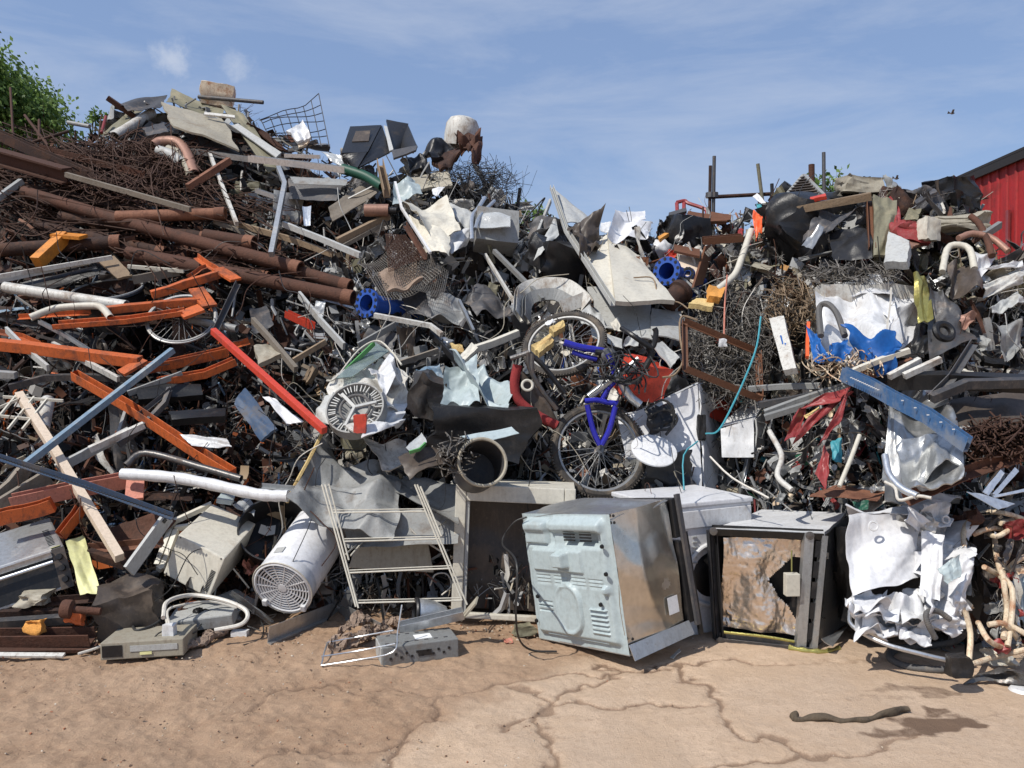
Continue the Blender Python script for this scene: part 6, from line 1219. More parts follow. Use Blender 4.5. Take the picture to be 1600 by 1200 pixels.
# ---- toaster oven
e = empty('toaster_oven', 'toaster oven', 'silver toaster oven with three knobs leaning at the left edge', G(20, 930, 0), lm='toaster oven')
tb_, tf, ff = PY(78, 808, 5.1), PY(100, 853, 4.75), PY(-60, 905, 4.55); dn = PY(117, 915, 4.72) - tf; tl_ = tb_ + (ff - tf)
P8 = [ff+dn, tf+dn, tb_+dn, tl_+dn, ff, tf, tb_, tl_]
part(e, 'casing', (P8, [(3, 2, 1, 0), (4, 5, 6, 7), (0, 1, 5, 4), (1, 2, 6, 5), (2, 3, 7, 6), (3, 0, 4, 7)]), 'galv', bev=.012)
eu = (tf-ff).normalized(); nn = eu.cross(dn).normalized(); nn = nn if nn.y < 0 else -nn
cpn = tf.lerp(ff, .13); part(e, 'control_panel', sheet([tf+nn*.012, cpn+nn*.012, cpn+dn+nn*.012, tf+dn+nn*.012], 3, 0, .012), 'brown_plastic')
for k in range(3): part(e, 'knob', xf(lathe([(.001, .03), (.016, .03), (.019, .0)], 20), MX(tf.lerp(ff, .065)+dn*(.22+.28*k)+nn*.014, orient(nn))), 'black', True)
part(e, 'glass_door', sheet([cpn+nn*.010+dn*.12, ff+nn*.010+dn*.12, ff+dn*.92+nn*.010, cpn+dn*.92+nn*.010], 2, 0, .008), 'black')
part(e, 'door_handle', tube([cpn+dn*.30+nn*.04, ff+dn*.30+nn*.04], .010, 10), 'alu', True); part(e, 'door_trim', bar([cpn+dn*.10+nn*.02, ff+dn*.10+nn*.02], .02, .035), 'galv')
b = B(); n2 = Vector(nn).cross(eu); up_ = (-dn).normalized(); ev = (tb_-tf).normalized()
for k in range(12): p = tf.lerp(ff, .07) + ev*(.06+.02*k) + up_*.002; b.add(bar([p, p - eu*.035], .006, .004, up=up_))
part(e, 'vent_slots', (b.V, b.F), 'black')
b2 = tf.lerp(ff, .03) + ev*.02 + up_*.002; part(e, 'sticker', bar([b2, b2 - eu*.05], .03, .003, up=up_), 'yellow_pale')
# ---- clothes airer
e = empty('clothes_airer', 'clothes airer', 'cream wire clothes airer with four rungs standing in front', G(630, 965, 0), lm='wire clothes airer')
def AP(x, y, z=0): t = (960-y)/200.0; return PY(x, y, 4.62 + .22*t + z)
for q in ([(503,757),(556,948)], [(508,757),(560,950)], [(514,756),(545,875)], [(648,757),(722,938)], [(652,757),(730,945)], [(657,760),(690,838)]):
    part(e, 'post', tube([AP(*q[0]), AP(*q[1])], .0055, 7), 'cream', True)
for y0, y1, x0, x1 in ((801,799,520,665), (846,842,538,688), (895,888,546,704), (942,938,560,722)):
    r_ = part(e, 'rung', tube([AP(x0, y0), AP(x1, y1)], .005, 7), 'cream', True); part(r_, 'upper_wire', tube([AP(x0, y0-4), AP(x1, y1-4)], .0035, 6), 'cream', True)
for q in ([(530,822,.05),(600,813,.15),(715,800,.3)], [(715,800,.3),(684,824,.1),(690,828,.1)], [(540,866,.0),(575,836,.25),(590,814,.3)], [(548,868,0),(590,820,.3)], [(640,818,.2),(712,804,.3)]): part(e, 'folding_arm', tube([AP(*p) for p in q], .005, 7), 'cream', True)
# ---- grey appliance with round outlet behind airer
e = empty('grey_appliance', 'appliance', 'grey boxed appliance with a round outlet collar behind the airer', PY(610, 870, 5.3), lm='grey box with round collar')
q = [PY(544, 888, 4.98), PY(678, 895, 4.98), PY(668, 842, 5.0), PY(560, 836, 5.0)]; bk2 = [PY(587, 812, 5.35), PY(655, 816, 5.35)]
V = q + [q[0]+Vector((.05, .36, 0)), q[1]+Vector((-.05, .36, 0)), bk2[1], bk2[0]]
part(e, 'casing', (V, [(0, 1, 2, 3), (5, 4, 7, 6), (3, 2, 6, 7), (1, 0, 4, 5), (0, 3, 7, 4), (2, 1, 5, 6)]), 'beige', bev=.008)
cm = MX(PY(617, 832, 5.12), orient((.03, -.35, 1))); part(e, 'collar', xf(lathe([(.07, -.02), (.07, .035), (.076, .04), (.078, .035), (.078, -.02)], 32), cm), 'beige', True); part(e, 'outlet', xf(lathe([(.001, .0), (.069, .0)], 24), cm), 'black')
part(e, 'cable', tube([PY(x, y, 4.9) for x, y in ((640, 825), (655, 840), (668, 848), (690, 862))], .006, 6, sm=4), 'cable_light', True)
# ---- angle tray, car stereo, wire basket ...
thing('v_tray', 'metal tray', 'bent grey V shaped metal channel lying on the dirt before the tank', bar([G(422, 994, .05), G(528, 952, .05), G(594, 988, .05)], .03, .10, 'L'), 'galv', lm='V shaped channel')
e = empty('electronics_box', 'electronics unit', 'flat grey perforated electronics unit lying on the dirt', G(655, 1010, 0), lm='grey electronics unit')
m = MX(G(652, 1010, .055), Euler((0.02, -.02, .32)).to_matrix()); f = loc_parts(e, m); f('casing', box((.40, .20, .10)), 'grey', bev=.005)
f('faceplate', box((.008, .17, .085), (-.203, 0, 0)), 'grey_light', bev=.002); b = B()
for k in range(12): b.add(box((.012, .004, .012), (-.16+.028*k, -.101, .02*(k % 2)-.01)))
b.add(box((.07, .004, .03), (.02, -.101, .0))); f('port_holes', (b.V, b.F), 'black'); f('top_label', box((.09, .07, .002), (.03, .0, .051)), 'label_white')
b = B()
for k in range(14): b.add(box((.02, .01, .004), (-.17+.026*k, .06*(1 if k % 2 else -1)+.01, .051)))
f('top_slots', (b.V, b.F), 'grey_dark')
o = pbar('lamp_trough', 'steel bar', 'shiny white light trough bar resting on the grey electronics unit', 'm', [(0,0),(1,1)], .01, .01) if False else thing('lamp_trough', 'steel bar', 'shiny white trough bar resting on the grey electronics unit', bar([PY(624, 981, 4.42), PY(724, 958, 4.46)], .05, .05, 'C'), 'alu')
b = B()
for q in ([(512,1004,.06),(560,995,.07),(615,985,.13)], [(502,1040,.01),(560,1031,.04),(614,1019,.1),(621,990,.16)], [(502,1026,.05),(560,1017,.06),(618,1006,.12)], [(512,1004,.06),(507,1018,.05),(502,1040,.01)], [(621,990,.16),(628,945,.30)]): b.add(tube([G(x, y, z) for x, y, z in q], .0045, 6, sm=4))
thing('wire_basket', 'wire rack', 'bent chrome wire rack lying left of the grey electronics unit', (b.V, b.F), 'alu', True)
e = empty('desk_lamp_head', 'lamp', 'silver dome lamp head at the foot of the airer', G(668, 968, 0), lm='silver dome lamp head')
m = MX(PY(672, 958, 4.62), orient((-.95, -.25, .1))); part(e, 'dome', xf(lathe([(.075, .08), (.08, .06), (.07, -.02), (.04, -.09), (.001, -.11)], 28), m), 'galv', True); part(e, 'black_rim', xf(torus(.076, .012, 28, 8), m @ MX((0, 0, .08))), 'black', True)
def woolly(label, pts, r, seed, lm=None):
    rng = random.Random(seed); p = smoothpts([G(*q) for q in pts], 22); V, F = tube(p, lambda i: r*(.55+.25*noise.noise(Vector((i*.15, seed, 0)))), 26)
    V = [v + noise.noise_vector(v*14)*r*.9 + noise.noise_vector(v*45)*r*.35 + noise.noise_vector(v*120)*r*.22 for v in V]
    return thing('insulation_wool', 'insulation', label, (V, F), 'wool', lm=lm)
woolly('brown clump of insulation wool behind the wire rack', [(512,1012,.03),(545,1000,.05),(590,985,.06),(625,992,.05)], .055, 1, lm='brown insulation wool')
woolly('upper tuft of insulation wool inside the V shaped channel', [(535,985,.05),(560,972,.09),(580,972,.08)], .05, 2)
woolly('tattered wool sausage lying on the dirt right of the cables', [(278,1018,.025),(315,1003,.03),(345,985,.04),(370,972,.05)], .035, 3)
woolly('wool scraps at the right behind the electronics unit', [(600,970,.04),(640,975,.05),(650,972,.04)], .04, 4)
# ---- DVD unit, flat boxes, cables
e = empty('silver_player', 'electronics unit', 'dusty silver video player lying on the ground at the left', G(225, 1010, 0), lm='dusty silver player')
m = MX(G(222, 1012, .055) + Vector((0, .1, 0)), Euler((0, -.03, .10)).to_matrix()); f = loc_parts(e, m); f('casing', box((.42, .26, .09)), 'beige', bev=.005)
f('dark_window', box((.10, .006, .06), (-.15, -.131, 0)), 'black'); f('disc_tray', box((.24, .006, .03), (.06, -.131, .008)), 'grey_light'); f('green_display', box((.06, .003, .014), (.02, -.135, -.018)), 'yellow_pale')
e = empty('flat_receiver', 'electronics unit', 'flat silver receiver tilted above the dusty player', G(320, 990, 0), lm='flat silver receiver')
m = MX(PY(320, 962, 4.72), Euler((.12, -.10, .12)).to_matrix()); f = loc_parts(e, m); f('casing', box((.36, .24, .07)), 'grey_light', bev=.004); f('front_edge', box((.36, .008, .06), (0, -.123, 0)), 'grey')
thing('flat_cover', 'metal cover', 'thin pale blue grey cover sheet lying right of the flat receiver', sheet([PY(333, 935, 4.9), PY(368, 922, 5.1), PY(402, 940, 4.95), PY(352, 968, 4.65)], 10, .01, .006, 5), 'grey_light')
def gcable(label, pts, r, mt, name='cable'):
    return thing(name, 'cable', label, tube([G(*p) for p in pts], r, 7, sm=7), mt, True)
gcable('thick white cable looped over the flat receiver', [(255,965,.22),(262,940,.26),(300,930,.24),(350,938,.22),(385,955,.17),(378,975,.12),(335,985,.10)], .012, 'cable_light')
gcable('white cable snaking along the ground to the plug', [(122,1022,.01),(160,1008,.03),(200,975,.10),(235,958,.13),(258,965,.12),(262,985,.1)], .008, 'cable_light')
gcable('second white cable coiled below the thick one', [(268,985,.10),(262,955,.18),(285,945,.2),(330,940,.19),(370,950,.15)], .007, 'cable_light')
gcable('black cable looping in front of the brown bin', [(162,975,.12),(160,950,.15),(185,938,.18),(230,945,.15),(250,968,.12),(215,985,.1),(205,972,.1)], .008, 'cable')
gcable('thin black cable hanging over the dusty player', [(240,1015,.02),(242,995,.10),(262,985,.12),(300,990,.08),(315,975,.1)], .004, 'cable')
gcable('cream cable circling the white framed cabinet foot', [(672,915,.2),(680,898,.27),(698,897,.27),(705,915,.2),(690,930,.15)], .005, 'cable_light')
gcable('dark cable curling on the dirt below the tank', [(380,1008,.01),(405,1000,.01),(412,985,.02),(408,970,.04)], .004, 'cable')
thing('mains_plug', 'plug', 'white mains plug lying on top of the dusty player', xf(crushbox((.06, .05, .06), 6, .1, 3), MX(G(265, 984, .13))), 'white')
thing('mains_plug', 'plug', 'white plug with prongs on the ground by the wool sausage', xf(crushbox((.09, .05, .03), 6, .05, 4), MX(G(375, 989, .02))), 'white')
thing('torn_bag', 'plastic bag', 'striped red and white bag scrap behind the tank', sheet([PY(380, 880, 5.0), PY(402, 870, 5.05), PY(404, 890, 5.0), PY(385, 905, 4.95)], 12, .2, .01, 5, .2), 'pink_red')
# ---- white crushed bale right foreground
e = empty('crushed_white_appliance', 'scrap bale', 'flattened bright white appliance bale at the front right', G(1400, 1000, 0), lm='flattened white appliance')
def S(name, q, mt, amp, sdn, n=32, nz=.012, th=.005, edge=.05, fo=18): return part(e, name, sheet([PY(*p) for p in q], n, amp, th, sdn, edge, fo, 0, nz), mt)
S('door_panel', [(1322, 806, 4.25), (1432, 800, 4.35), (1436, 903, 4.15), (1332, 930, 4.05)], 'white_clean', .06, 201, fo=12, n=34)
S('top_fold', [(1318, 802, 4.28), (1350, 788, 4.55), (1500, 790, 4.6), (1440, 812, 4.3)], 'white_clean', .10, 202)
S('side_fold', [(1432, 800, 4.33), (1502, 802, 4.45), (1500, 880, 4.25), (1436, 900, 4.12)], 'white_clean', .30, 203, n=30)
S('crumpled_side', [(1436, 880, 4.15), (1505, 870, 4.2), (1505, 985, 4.0), (1440, 975, 3.98)], 'white_clean', .34, 204, n=30)
S('crumpled_side', [(1440, 830, 4.2), (1475, 835, 4.1), (1470, 940, 4.02), (1436, 930, 4.05)], 'white_clean', .2, 205)
S('lower_fold', [(1340, 962, 4.25), (1400, 945, 4.15), (1450, 968, 4.05), (1350, 985, 4.05)], 'white', .25, 206)
S('lower_fold', [(1385, 950, 4.2), (1450, 940, 4.15), (1460, 985, 4.0), (1400, 985, 4.0)], 'white_clean', .3, 207)
S('lower_fold', [(1400, 980, 4.1), (1460, 975, 4.1), (1455, 1010, 3.98), (1405, 1000, 4.0)], 'white_clean', .2, 208)
S('blue_chute', [(1465, 890, 3.98), (1500, 865, 4.0), (1502, 900, 3.95), (1480, 912, 3.92)], 'bluegrey', .1, 209)
rg = random.Random(808)
for k in range(16):
    x, y = rg.uniform(1432, 1505), rg.uniform(800, 995); a_, b_ = rg.uniform(18, 42), rg.uniform(22, 55); yy = 4.28 - .30*(y-800)/200 + rg.uniform(-.05, .12); t_ = rg.uniform(-.7, .7)
    cs = [(x + sx*a_*math.cos(t_) - sy*b_*math.sin(t_), y + sx*a_*math.sin(t_) + sy*b_*math.cos(t_), yy + rg.uniform(-.08, .08)) for sx, sy in ((-.5, -.5), (.5, -.5), (.5, .5), (-.5, .5))]
    S('crushed_fold', cs, rg.choice(('white_clean', 'white_clean', 'white', 'white_dirty')), .22, 400+k, n=16, fo=10)
for k in range(7):
    x, y = rg.uniform(1345, 1440), rg.uniform(938, 1000); S('crushed_fold', [(x-28, y-12, 4.1), (x+26, y-14, 4.16), (x+30, y+12, 4.0), (x-24, y+14, 3.98)], rg.choice(('white_clean', 'white', 'alu')), .2, 450+k, n=16, fo=10)
part(e, 'core', xf(crushbox((.62, .36, .50), 10, .2, 15), MX(PY(1410, 900, 4.55))), 'black')
part(e, 'rear_fold', sheet([PY(1340, 770, 4.95), PY(1470, 760, 5.0), PY(1505, 800, 4.6), PY(1350, 792, 4.6)], 20, .2, .005, 210, .05), 'white_dirty')
for k, (x, y, r) in enumerate(((1365, 822, .022), (1457, 885, .018), (1478, 812, .018))): part(e, 'port_ring', xf(torus(r, .006, 20, 6), MX(PY(x, y, 4.20-.0*k), orient((0, -1, .3)))), 'white', True)
part(e, 'grey_stub_hose', tube([PY(x, y, 4.22) for x, y in ((1403, 808), (1425, 812), (1455, 806))], .018, 10, sm=4, rib=.08), 'grey', True)
part(e, 'bottom_rim', tube([PY(x, y, Y) for x, y, Y in ((1328, 955, 4.2), (1332, 978, 4.1), (1380, 1005, 3.98), (1440, 1022, 3.92), (1482, 1032, 3.9))], .011, 8, sm=5), 'alu', True)
h = thing('ribbed_hose', 'hose', 'grey ribbed drain hose looping on the ground at front right', tube([G(*q) for q in ((1512, 985, .16), (1488, 1003, .08), (1440, 1010, .03), (1402, 1014, .026), (1390, 1027, .026), (1412, 1040, .026), (1455, 1046, .026), (1500, 1046, .03))], .017, 12, sm=16, rib=.14), 'hose', False, lm='ribbed drain hose')
thing('ribbed_hose', 'hose', 'short ribbed hose standing up from the drain hose loop', tube([PY(x, y, Y) for x, y, Y in ((1462, 998, 3.93), (1450, 975, 3.93), (1448, 958, 3.95), (1465, 955, 3.98), (1485, 968, 3.98))], .013, 10, sm=14, rib=.14), 'hose')
# rusty cream tube frames
e = empty('tube_cluster', 'tube frame', 'cluster of bent rust streaked cream tubes at the front right corner', G(1550, 1050, 0), lm='rusty cream tube frames')
for pts in ([(1030,560),(1035,450),(1120,385),(1230,385),(1340,420)], [(1075,490),(1150,462),(1220,465),(1262,510),(1250,580),(1222,650),(1228,740),(1242,860),(1225,1000)], [(1180,500),(1195,620),(1225,700),(1268,760),(1265,900),(1245,1040)],
            [(1240,670),(1290,620),(1350,590)], [(1030,845),(1062,980),(1052,1135)], [(1052,1135),(1180,1095),(1345,1055)], [(1100,925),(1150,1010),(1215,1045),(1235,1030)], [(1240,930),(1290,955),(1350,990)], [(1210,435),(1280,420),(1350,440)],
            [(1140,480),(1190,500),(1250,470)], [(1130,650),(1200,690),(1230,720)], [(1150,935),(1230,930),(1300,1010)]):
    t_ = T('l', pts); q = [PY(x, y, 3.95 + .55*max(0, (1000-y))/250 + .05*math.sin(x)) for x, y in t_]; part(e, 'tube', tube(q, .0135, 10, sm=3), 'rust_cream', True)
for i, (q, mt, lab) in enumerate((([(1060,540,.0),(1120,590,.1),(1200,700,.1),(1100,620,0)], 'black', 'black pointed sheet inside the cream tube frames'), ([(1110,640),(1200,660),(1215,800),(1130,800)], 'brown_plastic', 'brown sheet behind the cream tube frames'), ([(1020,590),(1080,650),(1060,790),(980,760)], 'grey_light', 'grey folded plastic left inside the tube frames'), ([(1270,700),(1340,640),(1340,950),(1280,900)], 'bluegrey', 'bluish crumpled film at right border among the tubes'), ([(1000,780),(1040,800),(1030,940),(960,930)], 'white', 'white crushed corner touching the tube frames'), ([(1120,1060),(1230,1050),(1300,1130),(1160,1130)], 'cream', 'cream crumpled scrap under the tube frames'), ([(1120,840),(1220,810),(1230,880),(1150,880)], 'grey', 'grey bent sheet in the middle of the tube frames'), ([(1010,400),(1060,370),(1050,450),(990,500)], 'rust_cream', 'rusty torn cover at the top of the tube frames'))):
    t_ = T('l', q); thing('crumpled_sheet', 'metal sheet', lab, sheet([PY(p[0], p[1], 4.12 + .5*max(0, (1000-p[1]))/250 + (p[2] if len(p) > 2 else 0)) for p in t_], 18, .2, .005, 300+i, .1), mt)
pcrush('brown_lump', 'lump', 'dark crumpled mass filling behind the cream tube frames', 1560, 900, (.5, .4, .6), (0, 0, 0), 'gap_shade', .1, .3)
thing('plastic_bracket', 'bracket', 'black plastic bracket at the end of the drain hose', xf(crushbox((.09, .07, .09), 6, .2, 5), MX(PY(1497, 1040, 3.8))), 'black')
thing('dark_offcut', 'scrap part', 'dark bent offcut lying at the bottom right by the tubes', sheet([G(1505, 1060, .03), G(1560, 1040, .1), G(1605, 1055, .1), G(1600, 1068, .02)], 12, .1, .01, 5, .1), 'steel_dark')
thing('white_saucer', 'plate', 'white round cap lying on the concrete at the right border', xf(lathe([(.001, .015), (.05, .013), (.06, .0), (.001, 0)], 24), MX(G(1598, 1079, .012))), 'white', True)
# ---- stick (bent pipe) on the concrete
def stick():
    p = smoothpts([G(1241, 1114, .035), G(1250, 1123, .022), G(1285, 1122, .024), G(1325, 1125, .022), G(1362, 1122, .022), G(1392, 1114, .024), G(1419, 1107, .03)], 8); rng = random.Random(2)
    V, F = tube(p, lambda i: .017*(1.25 if i < 3 or i > 44 else 1)*(.9+.2*math.sin(i*.5)), 14); return [v + noise.noise_vector(v*14)*.014 for v in V], F
thing('bent_stick', 'stick', 'crooked dark grey green stick lying alone on the concrete', stick(), 'bark', True, lm='crooked stick')
thing('small_chunk', 'chunk', 'dark chunk of wood on the ground by the oven cable', xf(crushbox((.11, .07, .05), 7, .3, 5), MX(G(818, 984, .03), Euler((0, 0, .3)).to_matrix())), 'olive')
thing('paper_scrap', 'paper', 'small red and white paper scrap on the dirt left of oven', sheet([G(786, 1000, .012), G(800, 998, .015), G(802, 1005, .01), G(790, 1007, .01)], 6, .1, .002, 5), 'pink_red')
thing('plastic_shard', 'plastic', 'curved clear shard lying on the concrete right of the oven', sheet([G(1047, 1028, .01), G(1062, 1014, .03), G(1064, 1018, .03), G(1052, 1030, .01)], 8, .05, .003, 6, 0, 4), 'grey_light')
thing('steel_post_stub', 'steel bar', 'bent grey bracket standing by the electronics unit casting a shadow', bar([PY(722, 965, 4.5), PY(745, 938, 4.45)], .07, .01, 'box'), 'beige')
# stones
def stones():
    rng = random.Random(12); V = []; F = []; C = []
    for i in range(1900):
        px = rng.uniform(-30, 1640); bl = 1016 if px < 700 else 1000; u = rng.random()
        py = bl - 25 + 50*abs(rng.gauss(0, .45)) if u < .62 else rng.uniform(1000, 1198)
        g = G(px, py, .0); s = rng.uniform(.002, .007)*(1.5 if u < .25 else 1)*(1.0 if px < 850 else .7); V2, F2 = box((s*rng.uniform(.7, 1.8), s*rng.uniform(.7, 1.6), s*rng.uniform(.4, 1)), (0, 0, 0), Euler((rng.uniform(-.5, .5), rng.uniform(-.5, .5), rng.uniform(0, 3))).to_matrix())
        o = len(V); c = rng.choice(((.30, .2, .13), (.42, .31, .21), (.45, .37, .28), (.2, .13, .09), (.5, .44, .36), (.16, .10, .07), (.22, .14, .09), (.12, .08, .06), (.35, .15, .08))); V += [v*(1 + rng.uniform(-.2, .2)) + g + Vector((0, 0, s*.25)) for v in V2]; F += [tuple(k+o for k in q) for q in F2]; C += [(*c, 1)]*8
    o = thing('gravel', None, None, (V, F), 'stones', cols=C); o['kind'] = 'stuff'; ALL.remove(o)
stones()
# ================================================================ LOOSE SCRAP (individual repeats) and fine debris
def proto_crumple(s): r = random.Random(s); return sheet([(-.5, 0, -.4), (.5, 0, -.4), (.45, 0, .4), (-.5, 0, .42)], 14, .40, .006, s, .16, 8, r.uniform(-.08, .08), .03)
def proto_strip(s): r = random.Random(s); return sheet([(-.5, 0, -.1), (.5, 0, -.1), (.5, 0, .1), (-.5, 0, .1)], 8, .3, .006, s, .10, 6, r.uniform(-.1, .1))
def proto_bar(s): r = random.Random(s); return bar([(-.5, 0, 0), (r.uniform(-.1, .1), r.uniform(-.03, .03)*(s % 2), r.uniform(-.05, .05)*(s % 2)), (.5, 0, 0)], .06, .055, ('L', 'C', 'box')[s % 3], s*1.3)
def proto_pipe(s): r = random.Random(s); return tube([(-.5, 0, 0), (-.1, 0, r.uniform(-.12, .12)*(s % 3)), (.5, 0, 0)], .035, 12, True, sm=5)
def proto_case(s): return crushbox((1, .7, .75), 9, .32, s, 12, .05)
def proto_loop(s): r = random.Random(s); return tube([(r.uniform(-.5, .5), r.uniform(-.15, .15), r.uniform(-.4, .4)) for i in range(7)], .016, 5, sm=6)
def proto_motor(s):
    b = B().add(xf(lathe([(.001, -.3), (.16, -.3), (.2, -.26), (.3, -.25), (.3, .2), (.2, .26), (.08, .27), (.08, .4), (.03, .4), (.03, .5), (.001, .5)], 20), MX((0, 0, 0), Euler((1.57, 0, s)).to_matrix())))
    for k in range(10): a = .63*k; b.add(xf(box((.03, .40, .06)), MX((math.cos(a)*.31, 0, math.sin(a)*.31), Euler((0, -a+1.57, 0)).to_matrix())))
    return b.V, b.F
def proto_grille(s):
    b = B(); n = 9 + s % 4
    for k in range(n): b.add(bar([(-.5, 0, -.3+.6*k/(n-1)), (.5, .05*math.sin(k), -.3+.6*k/(n-1))], .01, .012))
    for x in (-.5, 0, .5): b.add(bar([(x, 0, -.3), (x, 0, .3)], .02, .02, up=(0, 1, 0)))
    return b.V, b.F
def proto_bracket(s):
    b = B().add(box((.5, .04, .3), (0, 0, 0))).add(box((.04, .3, .3), (.25, .15, 0))).add(box((.2, .04, .04), (-.35, 0, .1))).add(tube([(-.1, -.05, -.05), (-.1, .12, -.05)], .06, 10)); return b.V, b.F
def proto_bunch(s):
    r = random.Random(s); b = B()
    for i in range(16):
        p = [Vector((r.uniform(-.5, .5), r.uniform(-.15, .15), r.uniform(-.35, .35)))]; d = Vector((r.gauss(0, 1), r.gauss(0, .3), r.gauss(0, .7)))
        for k in range(3): d += Vector((r.gauss(0, .9), r.gauss(0, .4), r.gauss(0, .9))); p.append(p[-1] + d*.14)
        b.add(tube(p, r.choice((.006, .009, .014)), 4, sm=4))
    return b.V, b.F
def proto_disc(s): return xf(lathe([(.001, .02), (.2, .0), (.32, .03), (.38, -.02), (.46, -.03), (.5, .03), (.5, .06), (.44, .0), (.001, .05)], 28), MX((0, 0, 0), Euler((1.57, 0, 0)).to_matrix()))
def proto_spring(s): return tube([(-.5 + i/90, .12*math.cos(i*.55), .12*math.sin(i*.55)) for i in range(90)], .022, 5)
def proto_openbox(s):
    b = B()
    for k, q in enumerate(([(-.5, -.3, -.35), (.5, -.3, -.35), (.5, .3, -.35), (-.5, .3, -.35)], [(-.5, -.3, -.35), (-.5, .3, -.35), (-.45, .3, .35), (-.5, -.32, .35)], [(.5, .3, -.35), (.5, -.3, -.35), (.46, -.33, .35), (.5, .3, .33)], [(-.5, .3, -.35), (.5, .3, -.35), (.5, .3, .35), (-.45, .3, .35)])):
        b.add(sheet(q, 9, .09, .012, s*7+k, .04, 6))
    return b.V, b.F
def proto_slotted(s):
    b = B()
    for i in range(7):
        b.add(box((1, .015, .035), (0, 0, -.3+.1*i)))
    for x in (-.48, -.16, .16, .48): b.add(box((.05, .018, .66), (x, .001, 0)))
    return b.V, b.F
def proto_strand(s):
    r = random.Random(s); p = [Vector((-.5, 0, .25*r.random()))]
    for k in range(5): p.append(Vector((-.5 + .2*(k+1), r.uniform(-.04, .04), .14*math.sin(k*r.uniform(.6, 1.6)) + r.uniform(-.07, .07))))
    return tube(p, .0045, 4, sm=5)
KINDS = dict(wire_strand=(proto_strand, 8, 'thin wire strand', 'wire'), wire_bunch=(proto_bunch, 6, 'bunch of wires', 'wire'), metal_disc=(proto_disc, 1, 'round metal disc', 'disc'), coil_spring=(proto_spring, 1, 'coil spring', 'spring'), open_casing=(proto_openbox, 5, 'open dented metal box', 'metal box'), slotted_plate=(proto_slotted, 1, 'slotted plate', 'plate'), scrap_sheet=(proto_crumple, 9, 'crumpled metal sheet', 'metal sheet'), metal_strip=(proto_strip, 5, 'bent metal strip', 'strip'), scrap_bar=(proto_bar, 6, 'steel bar', 'steel bar'), scrap_pipe=(proto_pipe, 4, 'pipe piece', 'pipe'),
             crushed_casing=(proto_case, 7, 'crushed casing', 'casing'), cable_loop=(proto_loop, 5, 'loose cable loop', 'cable'), scrap_motor=(proto_motor, 2, 'old motor', 'motor'), wire_rack=(proto_grille, 3, 'wire rack piece', 'wire rack'), metal_bracket=(proto_bracket, 2, 'steel bracket', 'bracket'))
PRO = {}
for k, (fn, n, _, _) in KINDS.items():
    PRO[k] = []
    for s in range(n):
        me = mesh(k, fn(s+3), 'grey', k in ('scrap_pipe', 'cable_loop', 'scrap_motor', 'metal_disc', 'coil_spring', 'wire_bunch')); PRO[k].append(me)
CW = {'rust': 'rusty', 'rust_dark': 'dark rusty', 'rust_light': 'light rust brown', 'grey': 'grey', 'grey_light': 'light grey', 'grey_dark': 'dark grey', 'black': 'black', 'white': 'white', 'white_dirty': 'dirty white', 'white_clean': 'bright white', 'cream': 'cream', 'beige': 'beige', 'olive': 'olive brown', 'galv': 'galvanised', 'alu': 'silver', 'steel_dark': 'dull steel', 'wood': 'wood brown', 'wood_grey': 'weathered brown', 'wood_brown': 'reddish brown', 'orange': 'orange', 'red': 'red', 'blue_steel': 'pale blue', 'blue_dark': 'navy', 'brown_plastic': 'dull brown', 'bluegrey': 'bluish grey', 'copper': 'copper brown', 'hose': 'charcoal', 'cable': 'black', 'cable_light': 'pale', 'maroon': 'maroon', 'blue': 'blue', 'green': 'green', 'rust_cream': 'rust stained cream', 'teal': 'turquoise', 'yellow_pale': 'pale yellow', 'foam_orange': 'ochre'}
